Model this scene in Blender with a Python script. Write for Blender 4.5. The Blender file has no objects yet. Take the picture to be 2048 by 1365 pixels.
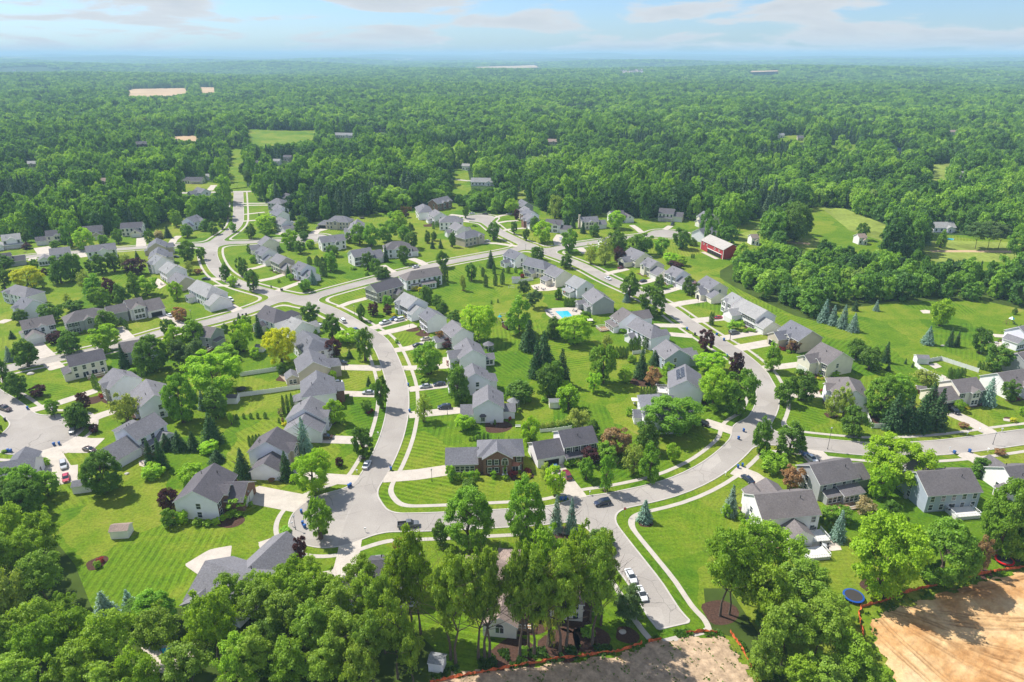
import bpy, math, random
import numpy as np
from mathutils import Vector
random.seed(7); rng = np.random.default_rng(11)
S = bpy.context.scene
COL = S.collection
# ------------------------------------------------------------------ camera
CAM_H, PITCH, FPX = 115.0, math.radians(22.75), 1365.0
cd = bpy.data.cameras.new('camera'); cam = bpy.data.objects.new('camera', cd); COL.objects.link(cam)
cam.location = (0, 0, CAM_H); cam.rotation_euler = (math.pi/2-PITCH, 0, 0)
cd.lens = 24.0; cd.sensor_width = 36.0*2048/2048; cd.clip_start = 1.0; cd.clip_end = 90000
cd.lens = 36.0*FPX/2048
S.camera = cam
# ------------------------------------------------------------------ light
SUN_DIR = Vector((-0.66, 0.38, 1.0)).normalized()
sl = bpy.data.lights.new('sun', 'SUN'); sl.energy = 5.0; sl.angle = math.radians(0.53); sl.color = (1.0, 0.955, 0.88)
so = bpy.data.objects.new('sun', sl); COL.objects.link(so)
so.rotation_euler = SUN_DIR.to_track_quat('Z', 'Y').to_euler(); so.location = (0, 0, 500)
W = bpy.data.worlds.new('World'); S.world = W; W.use_nodes = True
wt = W.node_tree; wn = wt.nodes; wn.clear()
def N(nt, t, **kw):
    n = nt.nodes.new(t)
    for k, v in kw.items():
        if k.startswith('i_'):
            key = k[2:]; key = int(key) if key.isdigit() else key.replace('_', ' ')
            n.inputs[key].default_value = v
        else: setattr(n, k, v)
    return n
sky = N(wt, 'ShaderNodeTexSky', sky_type='NISHITA', sun_disc=False)
sky.sun_elevation = math.asin(SUN_DIR.z); sky.sun_rotation = math.atan2(SUN_DIR.x, SUN_DIR.y)
sky.altitude = 300; sky.air_density = 1.0; sky.dust_density = 0.6; sky.ozone_density = 1.5
tc = N(wt, 'ShaderNodeTexCoord')
sep = N(wt, 'ShaderNodeSeparateXYZ'); wt.links.new(tc.outputs['Generated'], sep.inputs[0])
def M2(nt, op, a, b=None, c=None, clamp=False):
    n = nt.nodes.new('ShaderNodeMath'); n.operation = op; n.use_clamp = clamp
    for i, v in enumerate((a, b, c)):
        if v is None: continue
        if isinstance(v, (int, float)): n.inputs[i].default_value = v
        else: nt.links.new(v, n.inputs[i])
    return n.outputs[0]
# clouds: a layer at one height seen in perspective, denser billows low down
zc = M2(wt, 'MAXIMUM', sep.outputs[2], 0.0)
den = M2(wt, 'ADD', zc, 0.13)
cx_ = M2(wt, 'DIVIDE', sep.outputs[0], den); cy_ = M2(wt, 'DIVIDE', sep.outputs[1], den)
comb = N(wt, 'ShaderNodeCombineXYZ'); wt.links.new(cx_, comb.inputs[0]); wt.links.new(cy_, comb.inputs[1])
nz = N(wt, 'ShaderNodeTexNoise'); nz.inputs['Scale'].default_value = 0.80; nz.inputs['Detail'].default_value = 9; nz.inputs['Roughness'].default_value = 0.56
nz.inputs['Distortion'].default_value = 0.35
wt.links.new(comb.outputs[0], nz.inputs['Vector'])
cov = N(wt, 'ShaderNodeMapRange', i_From_Min=0.455, i_From_Max=0.535); wt.links.new(nz.outputs[0], cov.inputs[0])
cov.interpolation_type = 'SMOOTHSTEP'
cm = N(wt, 'ShaderNodeMapRange', i_From_Min=0.45, i_From_Max=0.78); wt.links.new(nz.outputs[0], cm.inputs[0])
cr = N(wt, 'ShaderNodeMix', data_type='RGBA'); cr.inputs[6].default_value = (4.15, 4.2, 4.3, 1); cr.inputs[7].default_value = (2.45, 2.7, 3.0, 1)
wt.links.new(cm.outputs[0], cr.inputs[0])
# low puffs near the horizon
mp = N(wt, 'ShaderNodeMapping'); mp.inputs['Scale'].default_value = (16, 16, 75); wt.links.new(tc.outputs['Generated'], mp.inputs[0])
nz2 = N(wt, 'ShaderNodeTexNoise', i_Scale=1.0, i_Detail=6.0, i_Roughness=0.55); wt.links.new(mp.outputs[0], nz2.inputs['Vector'])
hb = N(wt, 'ShaderNodeMapRange', i_From_Min=0.0, i_From_Max=0.03, i_To_Min=0.50, i_To_Max=0.72); wt.links.new(zc, hb.inputs[0])
pf = M2(wt, 'SUBTRACT', nz2.outputs[0], hb.outputs[0]); pf = M2(wt, 'MULTIPLY', pf, 11.0, clamp=True)
skb = N(wt, 'ShaderNodeMix', data_type='RGBA', blend_type='MULTIPLY'); skb.inputs[0].default_value = 1.0
wt.links.new(sky.outputs[0], skb.inputs[6]); skb.inputs[7].default_value = (0.47, 0.60, 0.82, 1)
mxa = N(wt, 'ShaderNodeMix', data_type='RGBA'); mxb = N(wt, 'ShaderNodeMix', data_type='RGBA')
cv = M2(wt, 'MULTIPLY', cov.outputs[0], 0.92)
wt.links.new(cv, mxa.inputs[0]); wt.links.new(skb.outputs[2], mxa.inputs[6]); wt.links.new(cr.outputs[2], mxa.inputs[7])
pf2 = M2(wt, 'MULTIPLY', pf, 0.75)
wt.links.new(pf2, mxb.inputs[0]); wt.links.new(mxa.outputs[2], mxb.inputs[6]); mxb.inputs[7].default_value = (4.3, 4.3, 4.3, 1)
bg = N(wt, 'ShaderNodeBackground'); bg.inputs['Strength'].default_value = 0.14
wo = N(wt, 'ShaderNodeOutputWorld')
wt.links.new(mxb.outputs[2], bg.inputs[0]); wt.links.new(bg.outputs[0], wo.inputs[0])
S.view_settings.view_transform = 'Standard'; S.view_settings.look = 'None'
S.view_settings.exposure = 0.50; S.view_settings.gamma = 1.0; S.view_settings.use_curve_mapping = False
S.cycles.use_denoising = True
S.cycles.max_bounces = 6; S.cycles.diffuse_bounces = 3; S.cycles.transmission_bounces = 3; S.cycles.transparent_max_bounces = 6
S.cycles.volume_bounces = 2; S.cycles.sample_clamp_indirect = 4.0
# ------------------------------------------------------------------ surveying: image point -> point on the ground (z = height)
CP, SP = math.cos(PITCH), math.sin(PITCH)
def gp(px, py, z=0.0):
    u = (px-1024.0)/FPX; v = (682.5-py)/FPX
    dy = CP+SP*v; dz = -SP+CP*v
    if dz > -1e-4: dz = -1e-4
    t = (z-CAM_H)/dz
    return (u*t, dy*t)
def proj(x, y, z=0.0):
    d = y*CP-(z-CAM_H)*SP; v = (y*SP+(z-CAM_H)*CP)/d
    return 1024+FPX*x/d, 682.5-FPX*v
def ppm(x, y, z=0.0): return FPX/(y*CP-(z-CAM_H)*SP)
REG = {1:(0,400,6.01),2:(300,330,6.01),3:(300,500,6.01),4:(600,380,6.01),5:(900,370,6.01),6:(1200,380,6.01),7:(0,580,6.01),8:(680,540,6.01),
9:(980,480,6.01),10:(1200,460,6.01),11:(1420,540,6.01),12:(1708,600,3.947),13:(440,600,3.947),14:(440,740,3.947),15:(140,680,3.947),16:(0,780,3.947),
17:(820,640,3.947),18:(1180,640,3.947),19:(1560,740,3.947),20:(1708,740,3.947),21:(320,900,3.947),22:(860,820,3.947),23:(1420,880,3.947),24:(1708,880,3.947),
25:(900,1050,3.947),26:(320,1060,3.947),'C':(1000,350,3.9),'D':(1500,350,3.737),'E':(0,650,3.9),'F':(500,650,3.9),'G':(1000,650,3.9),'H':(1500,650,3.737),
'I':(0,980,3.546),'J':(500,980,3.546),'K':(1000,980,3.546),'L':(1500,980,3.546),0:(0,0,1.0),27:(0,230,1.3135),28:(1024,230,1.3135)}
def rp(r, x, y): o = REG[r]; return o[0]+x/o[2], o[1]+y/o[2]
def rg(r, x, y, z=0.0): return gp(*rp(r, x, y), z)
# ------------------------------------------------------------------ objects
def tag(o, label=None, cat=None, group=None, kind=None):
    if label: o['label'] = label
    if cat: o['category'] = cat
    if group: o['group'] = group
    if kind: o['kind'] = kind
    return o
def me(name, v, f, mats=(), mi=None, smooth=False):
    m = bpy.data.meshes.new(name); m.from_pydata(v, [], f)
    for a in mats: m.materials.append(a)
    if mi is not None: m.polygons.foreach_set('material_index', mi)
    if smooth: m.polygons.foreach_set('use_smooth', [True]*len(m.polygons))
    m.update(); return m
def ob(name, mesh, parent=None, loc=(0,0,0), rz=0.0, sc=(1,1,1)):
    o = bpy.data.objects.new(name, mesh); COL.objects.link(o)
    if parent: o.parent = parent
    o.location = loc; o.rotation_euler = (0, 0, rz); o.scale = sc
    return o
def empty(name, loc, rz=0.0):
    o = bpy.data.objects.new(name, None); COL.objects.link(o); o.location = loc; o.rotation_euler = (0,0,rz)
    o.empty_display_size = 0.5; return o
class MB:
    """collects simple solids into one mesh"""
    def __init__(s): s.v = []; s.f = []; s.mi = []
    def add(s, v, f, m=0):
        b = len(s.v); s.v += [tuple(p) for p in v]; s.f += [tuple(b+i for i in q) for q in f]; s.mi += [m]*len(f) if isinstance(m, int) else m
    def box(s, x0, y0, z0, x1, y1, z1, m=0):
        s.add([(x0,y0,z0),(x1,y0,z0),(x1,y1,z0),(x0,y1,z0),(x0,y0,z1),(x1,y0,z1),(x1,y1,z1),(x0,y1,z1)],
              [(0,3,2,1),(4,5,6,7),(0,1,5,4),(1,2,6,5),(2,3,7,6),(3,0,4,7)], m)
    def frus(s, x0, y0, z0, x1, y1, z1, ix, iy, m=0):
        s.add([(x0,y0,z0),(x1,y0,z0),(x1,y1,z0),(x0,y1,z0),(x0+ix,y0+iy,z1),(x1-ix,y0+iy,z1),(x1-ix,y1-iy,z1),(x0+ix,y1-iy,z1)],
              [(0,3,2,1),(4,5,6,7),(0,1,5,4),(1,2,6,5),(2,3,7,6),(3,0,4,7)], m)
    def tube(s, p0, p1, r0, r1, n=8, m=0, cap=True):
        p0 = Vector(p0); p1 = Vector(p1); d = (p1-p0).normalized()
        a = d.orthogonal().normalized(); b = d.cross(a); v = []
        for p, r in ((p0, r0), (p1, r1)):
            for i in range(n):
                t = 2*math.pi*i/n; v.append(p+a*r*math.cos(t)+b*r*math.sin(t))
        f = [(i, (i+1)%n, n+(i+1)%n, n+i) for i in range(n)]
        if cap: f += [tuple(range(n))[::-1], tuple(range(n, 2*n))]
        s.add(v, f, m)
    def mesh(s, name, mats): return me(name, s.v, s.f, mats, s.mi)
# ------------------------------------------------------------------ materials
def mat(name, col, rough=0.85, spec=0.3):
    m = bpy.data.materials.new(name); m.use_nodes = True
    b = m.node_tree.nodes['Principled BSDF']; b.inputs['Base Color'].default_value = (*col, 1); b.inputs['Roughness'].default_value = rough
    b.inputs['Specular IOR Level'].default_value = spec
    return m
def L(nt, a, b): nt.links.new(a, b)
def noise(nt, vec, scale, detail=3.0, rough=0.55):
    n = N(nt, 'ShaderNodeTexNoise', i_Scale=scale, i_Detail=detail, i_Roughness=rough)
    if vec is not None: L(nt, vec, n.inputs['Vector'])
    return n.outputs[0]
def ramp(nt, fac, stops):
    r = N(nt, 'ShaderNodeValToRGB'); e = r.color_ramp.elements
    while len(e) > 1: e.remove(e[0])
    e[0].position = stops[0][0]; e[0].color = (*stops[0][1], 1)
    for p, c in stops[1:]:
        q = e.new(p); q.color = (*c, 1)
    L(nt, fac, r.inputs[0]); return r.outputs[0]
def mixc(nt, fac, a, b, mode='MIX'):
    n = N(nt, 'ShaderNodeMix', data_type='RGBA', blend_type=mode)
    for i, v in ((0, fac), (6, a), (7, b)):
        if isinstance(v, (int, float)): n.inputs[i].default_value = v
        elif isinstance(v, tuple): n.inputs[i].default_value = (*v, 1)
        else: L(nt, v, n.inputs[i])
    return n.outputs[2]
def wpos(nt): return N(nt, 'ShaderNodeNewGeometry').outputs['Position']
def maprange(nt, v, a, b, c=0.0, d=1.0):
    n = N(nt, 'ShaderNodeMapRange', i_From_Min=a, i_From_Max=b, i_To_Min=c, i_To_Max=d); L(nt, v, n.inputs[0]); return n.outputs[0]
def nmat(name, col, amp=0.15, scale=2.0, rough=0.9, spec=0.25, detail=4.0, col2=None, scale2=None, bump=0.0, obj=False):
    """a material whose colour mottles gently between two tones"""
    m = mat(name, col, rough, spec); nt = m.node_tree; b = nt.nodes['Principled BSDF']
    vec = N(nt, 'ShaderNodeTexCoord').outputs['Object'] if obj else wpos(nt)
    f = noise(nt, vec, scale, detail)
    c1 = tuple(c*(1-amp) for c in col); c2 = tuple(c*(1+amp) for c in (col2 or col))
    c = ramp(nt, f, [(0.3, c1), (0.7, c2)])
    if scale2:
        g = noise(nt, vec, scale2, 2.0); c = mixc(nt, 0.5, c, ramp(nt, g, [(0.3, (0.35,)*3), (0.7, (0.65,)*3)]), 'OVERLAY')
    L(nt, c, b.inputs['Base Color'])
    if bump:
        bm_ = N(nt, 'ShaderNodeBump', i_Strength=bump, i_Distance=0.05); L(nt, f, bm_.inputs['Height']); L(nt, bm_.outputs[0], b.inputs['Normal'])
    return m
MT = {}
MT['white'] = nmat('white_siding', (0.84,0.81,0.82), 0.05, 0.6, 0.7)
MT['bluewhite'] = nmat('shade_tinted_siding', (0.84,0.82,0.89), 0.04, 0.6, 0.7)  # white siding with bluish shade put into its colour; also the pale blue house
MT['cream'] = nmat('cream_siding', (0.74,0.69,0.58), 0.06, 0.6, 0.75)
MT['tan'] = nmat('tan_siding', (0.50,0.44,0.35), 0.06, 0.6, 0.75)
MT['grey'] = nmat('grey_siding', (0.36,0.37,0.37), 0.06, 0.6, 0.75)
MT['blue'] = nmat('blue_grey_siding', (0.38,0.43,0.50), 0.06, 0.6, 0.75)
MT['red'] = nmat('red_barn_boards', (0.42,0.045,0.05), 0.16, 1.5, 0.8)
MT['brown'] = nmat('brown_boards', (0.12,0.06,0.04), 0.15, 1.5, 0.8)
def brickmat():
    m = mat('red_brown_brick', (0.2,0.09,0.06)); nt = m.node_tree; b = nt.nodes['Principled BSDF']
    t = N(nt, 'ShaderNodeTexBrick', i_Scale=4.0, i_Mortar_Size=0.02); t.inputs['Color1'].default_value = (0.17,0.07,0.045,1); t.inputs['Color2'].default_value = (0.27,0.12,0.08,1); t.inputs['Mortar'].default_value = (0.3,0.26,0.22,1)
    co = N(nt, 'ShaderNodeTexCoord').outputs['Object']; sp = N(nt, 'ShaderNodeSeparateXYZ'); L(nt, co, sp.inputs[0])
    cb = N(nt, 'ShaderNodeCombineXYZ'); L(nt, M2(nt, 'ADD', sp.outputs[0], sp.outputs[1]), cb.inputs[0]); L(nt, sp.outputs[2], cb.inputs[1]); L(nt, cb.outputs[0], t.inputs['Vector'])
    L(nt, t.outputs[0], b.inputs['Base Color']); return m
MT['brick'] = brickmat()
MT['trim'] = mat('white_trim', (0.78,0.78,0.76), 0.6)
MT['shutter'] = mat('black_shutter', (0.02,0.022,0.025), 0.6)
MT['glass'] = mat('window_glass', (0.035,0.045,0.055), 0.08, 0.8)
MT['garage'] = mat('white_garage_door', (0.72,0.72,0.69), 0.6)
MT['dark'] = mat('dark_and_inner_shade', (0.018,0.018,0.02), 0.8)  # near-black for dark parts; also paints the shade inside garages and barn bay
MT['metal'] = mat('grey_metal', (0.35,0.36,0.37), 0.4)
MT['wood'] = nmat('brown_deck_wood', (0.30,0.19,0.11), 0.2, 1.2)
MT['whitedeck'] = nmat('pale_deck_boards', (0.62,0.60,0.56), 0.1, 1.2)
MT['solar'] = mat('solar_panel_glass', (0.01,0.014,0.03), 0.15, 0.8)
MT['copper'] = mat('red_copper_roof', (0.35,0.13,0.08), 0.5)
def roofmat(name, c):
    m = mat(name, c, 0.9, 0.2); nt = m.node_tree; b = nt.nodes['Principled BSDF']; w = wpos(nt)
    f = noise(nt, w, 2.6, 5.0, 0.75); g = noise(nt, w, 0.25, 2.0)
    rnd = N(nt, 'ShaderNodeObjectInfo').outputs['Random']
    cc = ramp(nt, f, [(0.3, tuple(x*0.66 for x in c)), (0.52, c), (0.75, tuple(min(1, x*1.42) for x in c))])
    cc = mixc(nt, 0.5, cc, ramp(nt, g, [(0.3, (0.42,)*3), (0.7, (0.58,)*3)]), 'OVERLAY')
    cc = mixc(nt, 0.7, cc, ramp(nt, rnd, [(0.0, (0.40,0.41,0.44)), (1.0, (0.60,0.57,0.55))]), 'OVERLAY')
    L(nt, cc, b.inputs['Base Color'])
    sp = N(nt, 'ShaderNodeSeparateXYZ'); L(nt, w, sp.inputs[0])
    wv = M2(nt, 'SINE', M2(nt, 'MULTIPLY', sp.outputs[2], 48.0))
    bm_ = N(nt, 'ShaderNodeBump', i_Strength=0.25, i_Distance=0.03); L(nt, M2(nt, 'ADD', wv, f), bm_.inputs['Height']); L(nt, bm_.outputs[0], b.inputs['Normal'])
    return m
MT['rg'] = roofmat('grey_shingles', (0.175,0.175,0.19)); MT['rd'] = roofmat('dark_shingles', (0.105,0.10,0.112))
MT['rl'] = roofmat('light_shingles', (0.27,0.275,0.275)); MT['rb'] = roofmat('brownish_shingles', (0.15,0.138,0.138))
MT['rt'] = roofmat('tan_shingles', (0.27,0.21,0.18)); MT['rbarn'] = roofmat('barn_shingles', (0.44,0.41,0.365))
def concrete(name, c, amp=0.1):
    m = mat(name, c, 0.9, 0.2); nt = m.node_tree; b = nt.nodes['Principled BSDF']; w = wpos(nt)
    f = noise(nt, w, 0.35, 5.0, 0.65); g = noise(nt, w, 5.0, 3.0, 0.7)
    cc = ramp(nt, f, [(0.3, tuple(x*(1-amp) for x in c)), (0.7, tuple(x*(1+amp) for x in c))])
    cc = mixc(nt, 0.35, cc, ramp(nt, g, [(0.3, (0.35,)*3), (0.7, (0.65,)*3)]), 'OVERLAY')
    L(nt, cc, b.inputs['Base Color']); return m
MT['walk'] = concrete('concrete_walk', (0.44,0.40,0.35)); MT['drive'] = concrete('concrete_drive', (0.47,0.42,0.36), 0.12)
MT['kerb'] = concrete('concrete_kerb', (0.45,0.42,0.38)); MT['patio'] = concrete('patio_paving', (0.52,0.45,0.38), 0.15)
MT['drive2'] = concrete('brown_drive', (0.34,0.27,0.21))
def roadmat():
    m = mat('worn_road', (0.36,0.34,0.32), 0.92, 0.2); nt = m.node_tree; b = nt.nodes['Principled BSDF']; w = wpos(nt)
    f = noise(nt, w, 0.06, 4.0, 0.6); g = noise(nt, w, 2.5, 5.0, 0.75)
    cc = ramp(nt, f, [(0.3, (0.29,0.262,0.235)), (0.7, (0.375,0.345,0.31))])
    cc = mixc(nt, 0.45, cc, ramp(nt, g, [(0.3, (0.38,)*3), (0.7, (0.62,)*3)]), 'OVERLAY')
    vp = N(nt, 'ShaderNodeTexVoronoi', i_Scale=0.07, distance='CHEBYCHEV'); L(nt, w, vp.inputs['Vector']); spc = N(nt, 'ShaderNodeSeparateColor'); L(nt, vp.outputs['Color'], spc.inputs[0])
    cc = mixc(nt, 0.5, cc, ramp(nt, spc.outputs[0], [(0.0, (0.42,)*3), (0.6, (0.5,)*3), (1.0, (0.60,)*3)]), 'OVERLAY')
    # tar-filled cracks
    dn = N(nt, 'ShaderNodeTexNoise', i_Scale=0.25, i_Detail=3.0); L(nt, w, dn.inputs['Vector'])
    ww = mixc(nt, 0.9, w, dn.outputs[1], 'LINEAR_LIGHT')
    v = N(nt, 'ShaderNodeTexVoronoi', feature='DISTANCE_TO_EDGE', i_Scale=0.085); L(nt, ww, v.inputs['Vector'])
    k = maprange(nt, v.outputs[0], 0.003, 0.008); thr = maprange(nt, noise(nt, w, 0.05, 2.0), 0.46, 0.5)
    k = M2(nt, 'MAXIMUM', k, thr)
    k = M2(nt, 'ADD', M2(nt, 'MULTIPLY', k, 0.3), 0.7)
    cc = mixc(nt, 1.0, cc, mixc(nt, k, (0,0,0), (1,1,1)), 'MULTIPLY')
    L(nt, cc, b.inputs['Base Color']); return m
MT['road'] = roadmat()
MT['asphalt'] = concrete('country_asphalt', (0.42,0.38,0.34))
def lawnmat():
    m = mat('mown_lawn', (0.1,0.2,0.02), 0.95, 0.1); nt = m.node_tree; b = nt.nodes['Principled BSDF']; w = wpos(nt)
    dn = N(nt, 'ShaderNodeTexNoise', i_Scale=0.035, i_Detail=4.0); L(nt, w, dn.inputs['Vector']); vw = N(nt, 'ShaderNodeVectorMath', operation='MULTIPLY_ADD'); L(nt, dn.outputs[1], vw.inputs[0]); vw.inputs[1].default_value = (26,26,0); L(nt, w, vw.inputs[2])
    vo = N(nt, 'ShaderNodeTexVoronoi', i_Scale=0.034); L(nt, vw.outputs[0], vo.inputs['Vector'])
    sp = N(nt, 'ShaderNodeSeparateColor'); L(nt, vo.outputs['Color'], sp.inputs[0])
    big = noise(nt, w, 0.022, 3.0)
    med = noise(nt, w, 0.16, 5.0, 0.62); fine = noise(nt, w, 1.4, 5.0, 0.75)
    f = M2(nt, 'ADD', M2(nt, 'MULTIPLY', sp.outputs[0], 0.20), M2(nt, 'MULTIPLY', big, 0.50)); f = M2(nt, 'ADD', f, M2(nt, 'MULTIPLY', med, 0.50))
    cc = ramp(nt, f, [(0.30, (0.038,0.100,0.004)), (0.44, (0.066,0.148,0.006)), (0.58, (0.112,0.190,0.009)), (0.74, (0.185,0.225,0.022)), (0.90, (0.27,0.25,0.065))])
    # mowing lines turn from lot to lot
    ang = M2(nt, 'MULTIPLY', sp.outputs[1], 6.283)
    s3 = N(nt, 'ShaderNodeSeparateXYZ'); L(nt, w, s3.inputs[0])
    wob = M2(nt, 'MULTIPLY', noise(nt, w, 0.03, 2.0), 4.0)
    u = M2(nt, 'ADD', M2(nt, 'MULTIPLY', s3.outputs[0], M2(nt, 'COSINE', ang)), M2(nt, 'MULTIPLY', s3.outputs[1], M2(nt, 'SINE', ang))); u = M2(nt, 'ADD', u, wob)
    st = M2(nt, 'SINE', M2(nt, 'MULTIPLY', u, 3.3)); st2 = M2(nt, 'SINE', M2(nt, 'MULTIPLY', u, 9.1))
    st = M2(nt, 'ADD', st, M2(nt, 'MULTIPLY', st2, 0.5))
    amp = M2(nt, 'MULTIPLY', M2(nt, 'POWER', sp.outputs[2], 1.5), maprange(nt, med, 0.35, 0.6, 0.20, 0.06))
    g = M2(nt, 'ADD', M2(nt, 'MULTIPLY', st, amp), 0.5); g = M2(nt, 'ADD', g, M2(nt, 'MULTIPLY', M2(nt, 'SUBTRACT', fine, 0.5), 1.1))
    gg = N(nt, 'ShaderNodeCombineXYZ'); [L(nt, g, gg.inputs[i]) for i in range(3)]
    cc = mixc(nt, 0.85, cc, gg.outputs[0], 'OVERLAY')
    dry = noise(nt, w, 0.5, 6.0, 0.75); dm = maprange(nt, dry, 0.60, 0.74)
    dm = M2(nt, 'MULTIPLY', dm, 0.45)
    cc = mixc(nt, dm, cc, (0.34,0.32,0.12))
    L(nt, cc, b.inputs['Base Color'])
    bu = N(nt, 'ShaderNodeBump', i_Strength=0.9, i_Distance=0.3); L(nt, fine, bu.inputs['Height']); L(nt, bu.outputs[0], b.inputs['Normal'])
    return m
MT['lawn'] = lawnmat()
MT['meadow'] = nmat('rough_meadow', (0.20,0.25,0.045), 0.3, 0.05, 0.95, 0.1, 6.0, scale2=0.4)
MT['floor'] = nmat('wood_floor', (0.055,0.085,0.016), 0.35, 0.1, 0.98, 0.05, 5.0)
MT['field'] = nmat('ploughed_field', (0.46,0.33,0.20), 0.15, 0.01, 0.95, 0.1, 4.0)
MT['mulch'] = nmat('dark_mulch', (0.075,0.042,0.03), 0.35, 2.5, 0.98, 0.1)
MT['straw'] = nmat('cleared_straw', (0.40,0.29,0.19), 0.35, 0.6, 0.98, 0.1, 7.0, scale2=2.5)
def soilmat():
    m = mat('graded_soil', (0.5,0.33,0.17), 0.95, 0.1); nt = m.node_tree; b = nt.nodes['Principled BSDF']; w = wpos(nt)
    f = noise(nt, w, 0.07, 6.0, 0.6)
    cc = ramp(nt, f, [(0.33, (0.33,0.16,0.055)), (0.44, (0.49,0.275,0.115)), (0.55, (0.60,0.40,0.20)), (0.7, (0.64,0.47,0.27))])
    at = N(nt, 'ShaderNodeAttribute', attribute_name='disturbed'); cc = mixc(nt, M2(nt, 'MULTIPLY', at.outputs['Fac'], 0.75), cc, (0.24,0.125,0.05))
    g = noise(nt, w, 1.1, 6.0, 0.7); cc = mixc(nt, 0.6, cc, ramp(nt, g, [(0.3, (0.33,)*3), (0.7, (0.66,)*3)]), 'OVERLAY')
    L(nt, cc, b.inputs['Base Color'])
    bu = N(nt, 'ShaderNodeBump', i_Strength=0.8, i_Distance=0.4); L(nt, g, bu.inputs['Height']); L(nt, bu.outputs[0], b.inputs['Normal']); return m
MT['soil'] = soilmat()
MT['water'] = mat('pool_water', (0.03,0.42,0.55), 0.05, 0.6)
MT['orange'] = nmat('orange_mesh', (0.62,0.13,0.04), 0.4, 2.5, 0.9)
MT['trunk'] = nmat('grey_bark', (0.13,0.10,0.075), 0.3, 3.0, 0.95, 0.1)
def leafmat(name, forest=False, needle=False):
    m = bpy.data.materials.new(name); m.use_nodes = True; nt = m.node_tree; nt.nodes.clear()
    oi = N(nt, 'ShaderNodeObjectInfo'); geo = N(nt, 'ShaderNodeNewGeometry')
    if forest:
        lp = oi.outputs['Location']; pn = noise(nt, lp, 0.009, 3.0, 0.6); rr_ = M2(nt, 'ADD', M2(nt, 'MULTIPLY', oi.outputs['Random'], 0.62), maprange(nt, pn, 0.33, 0.67, 0.0, 0.38))
        c = ramp(nt, rr_, [(0.08, (0.045,0.115,0.030)), (0.26, (0.085,0.195,0.036)), (0.42, (0.135,0.290,0.038)), (0.58, (0.195,0.380,0.040)), (0.74, (0.29,0.50,0.045)), (0.90, (0.37,0.56,0.08)), (1.0, (0.25,0.34,0.14))])
        if needle: c = ramp(nt, oi.outputs['Random'], [(0.0, (0.059,0.128,0.054)), (1.0, (0.116,0.195,0.096))])
    else: c = oi.outputs['Color']
    f = noise(nt, geo.outputs['Position'], 0.55, 3.0, 0.7)
    c = mixc(nt, 0.9, c, ramp(nt, f, [(0.28, (0.30,0.32,0.30)), (0.72, (0.70,0.68,0.60))]), 'OVERLAY')
    d = N(nt, 'ShaderNodeBsdfDiffuse'); L(nt, c, d.inputs[0])
    t = N(nt, 'ShaderNodeBsdfTranslucent'); tc_ = mixc(nt, 1.0, c, (1.15,1.1,0.4), 'MULTIPLY'); L(nt, tc_, t.inputs[0])
    gl = N(nt, 'ShaderNodeBsdfGlossy', i_Roughness=0.55); gl.inputs[0].default_value = (0.75,0.8,0.85,1)
    mx = N(nt, 'ShaderNodeMixShader'); mx.inputs[0].default_value = 0.2 if needle else 0.42; L(nt, d.outputs[0], mx.inputs[1]); L(nt, t.outputs[0], mx.inputs[2])
    mg = N(nt, 'ShaderNodeMixShader'); mg.inputs[0].default_value = 0.018; L(nt, mx.outputs[0], mg.inputs[1]); L(nt, gl.outputs[0], mg.inputs[2])
    o = N(nt, 'ShaderNodeOutputMaterial'); L(nt, mg.outputs[0], o.inputs[0]); return m
MT['leaf'] = leafmat('leaves'); MT['fleaf'] = leafmat('forest_leaves', True); MT['fneedle'] = leafmat('forest_needles', True, True); MT['needle'] = leafmat('needles', False, True)
# ------------------------------------------------------------------ plants: leaf clusters spread through the crown
def quads(C, Nn, size, aspect=1.0):
    """leaf cards: centres C, facing directions Nn, sizes"""
    n = len(C); R = rng.normal(size=(n,3)); U = np.cross(Nn, R); U /= np.linalg.norm(U,axis=1)[:,None]+1e-9
    V = np.cross(Nn, U); V /= np.linalg.norm(V,axis=1)[:,None]+1e-9
    s = size[:,None]; k = aspect
    P = np.stack([C-U*s*k, C-V*s*0.8, C+U*s*k, C+V*s*0.8], 1)
    P += rng.normal(size=P.shape)*s[:,:,None]*0.16
    return P.reshape(-1,3)
def qmesh(name, P, matl):
    n = len(P)//4; m = bpy.data.meshes.new(name); m.vertices.add(len(P)); m.vertices.foreach_set('co', P.astype(np.float32).ravel())
    m.loops.add(len(P)); m.loops.foreach_set('vertex_index', np.arange(len(P), dtype=np.int32))
    m.polygons.add(n); m.polygons.foreach_set('loop_start', np.arange(0, len(P), 4, dtype=np.int32)); m.polygons.foreach_set('loop_total', np.full(n, 4, dtype=np.int32))
    m.materials.append(matl); m.update(calc_edges=True); m.validate(); return m
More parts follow.
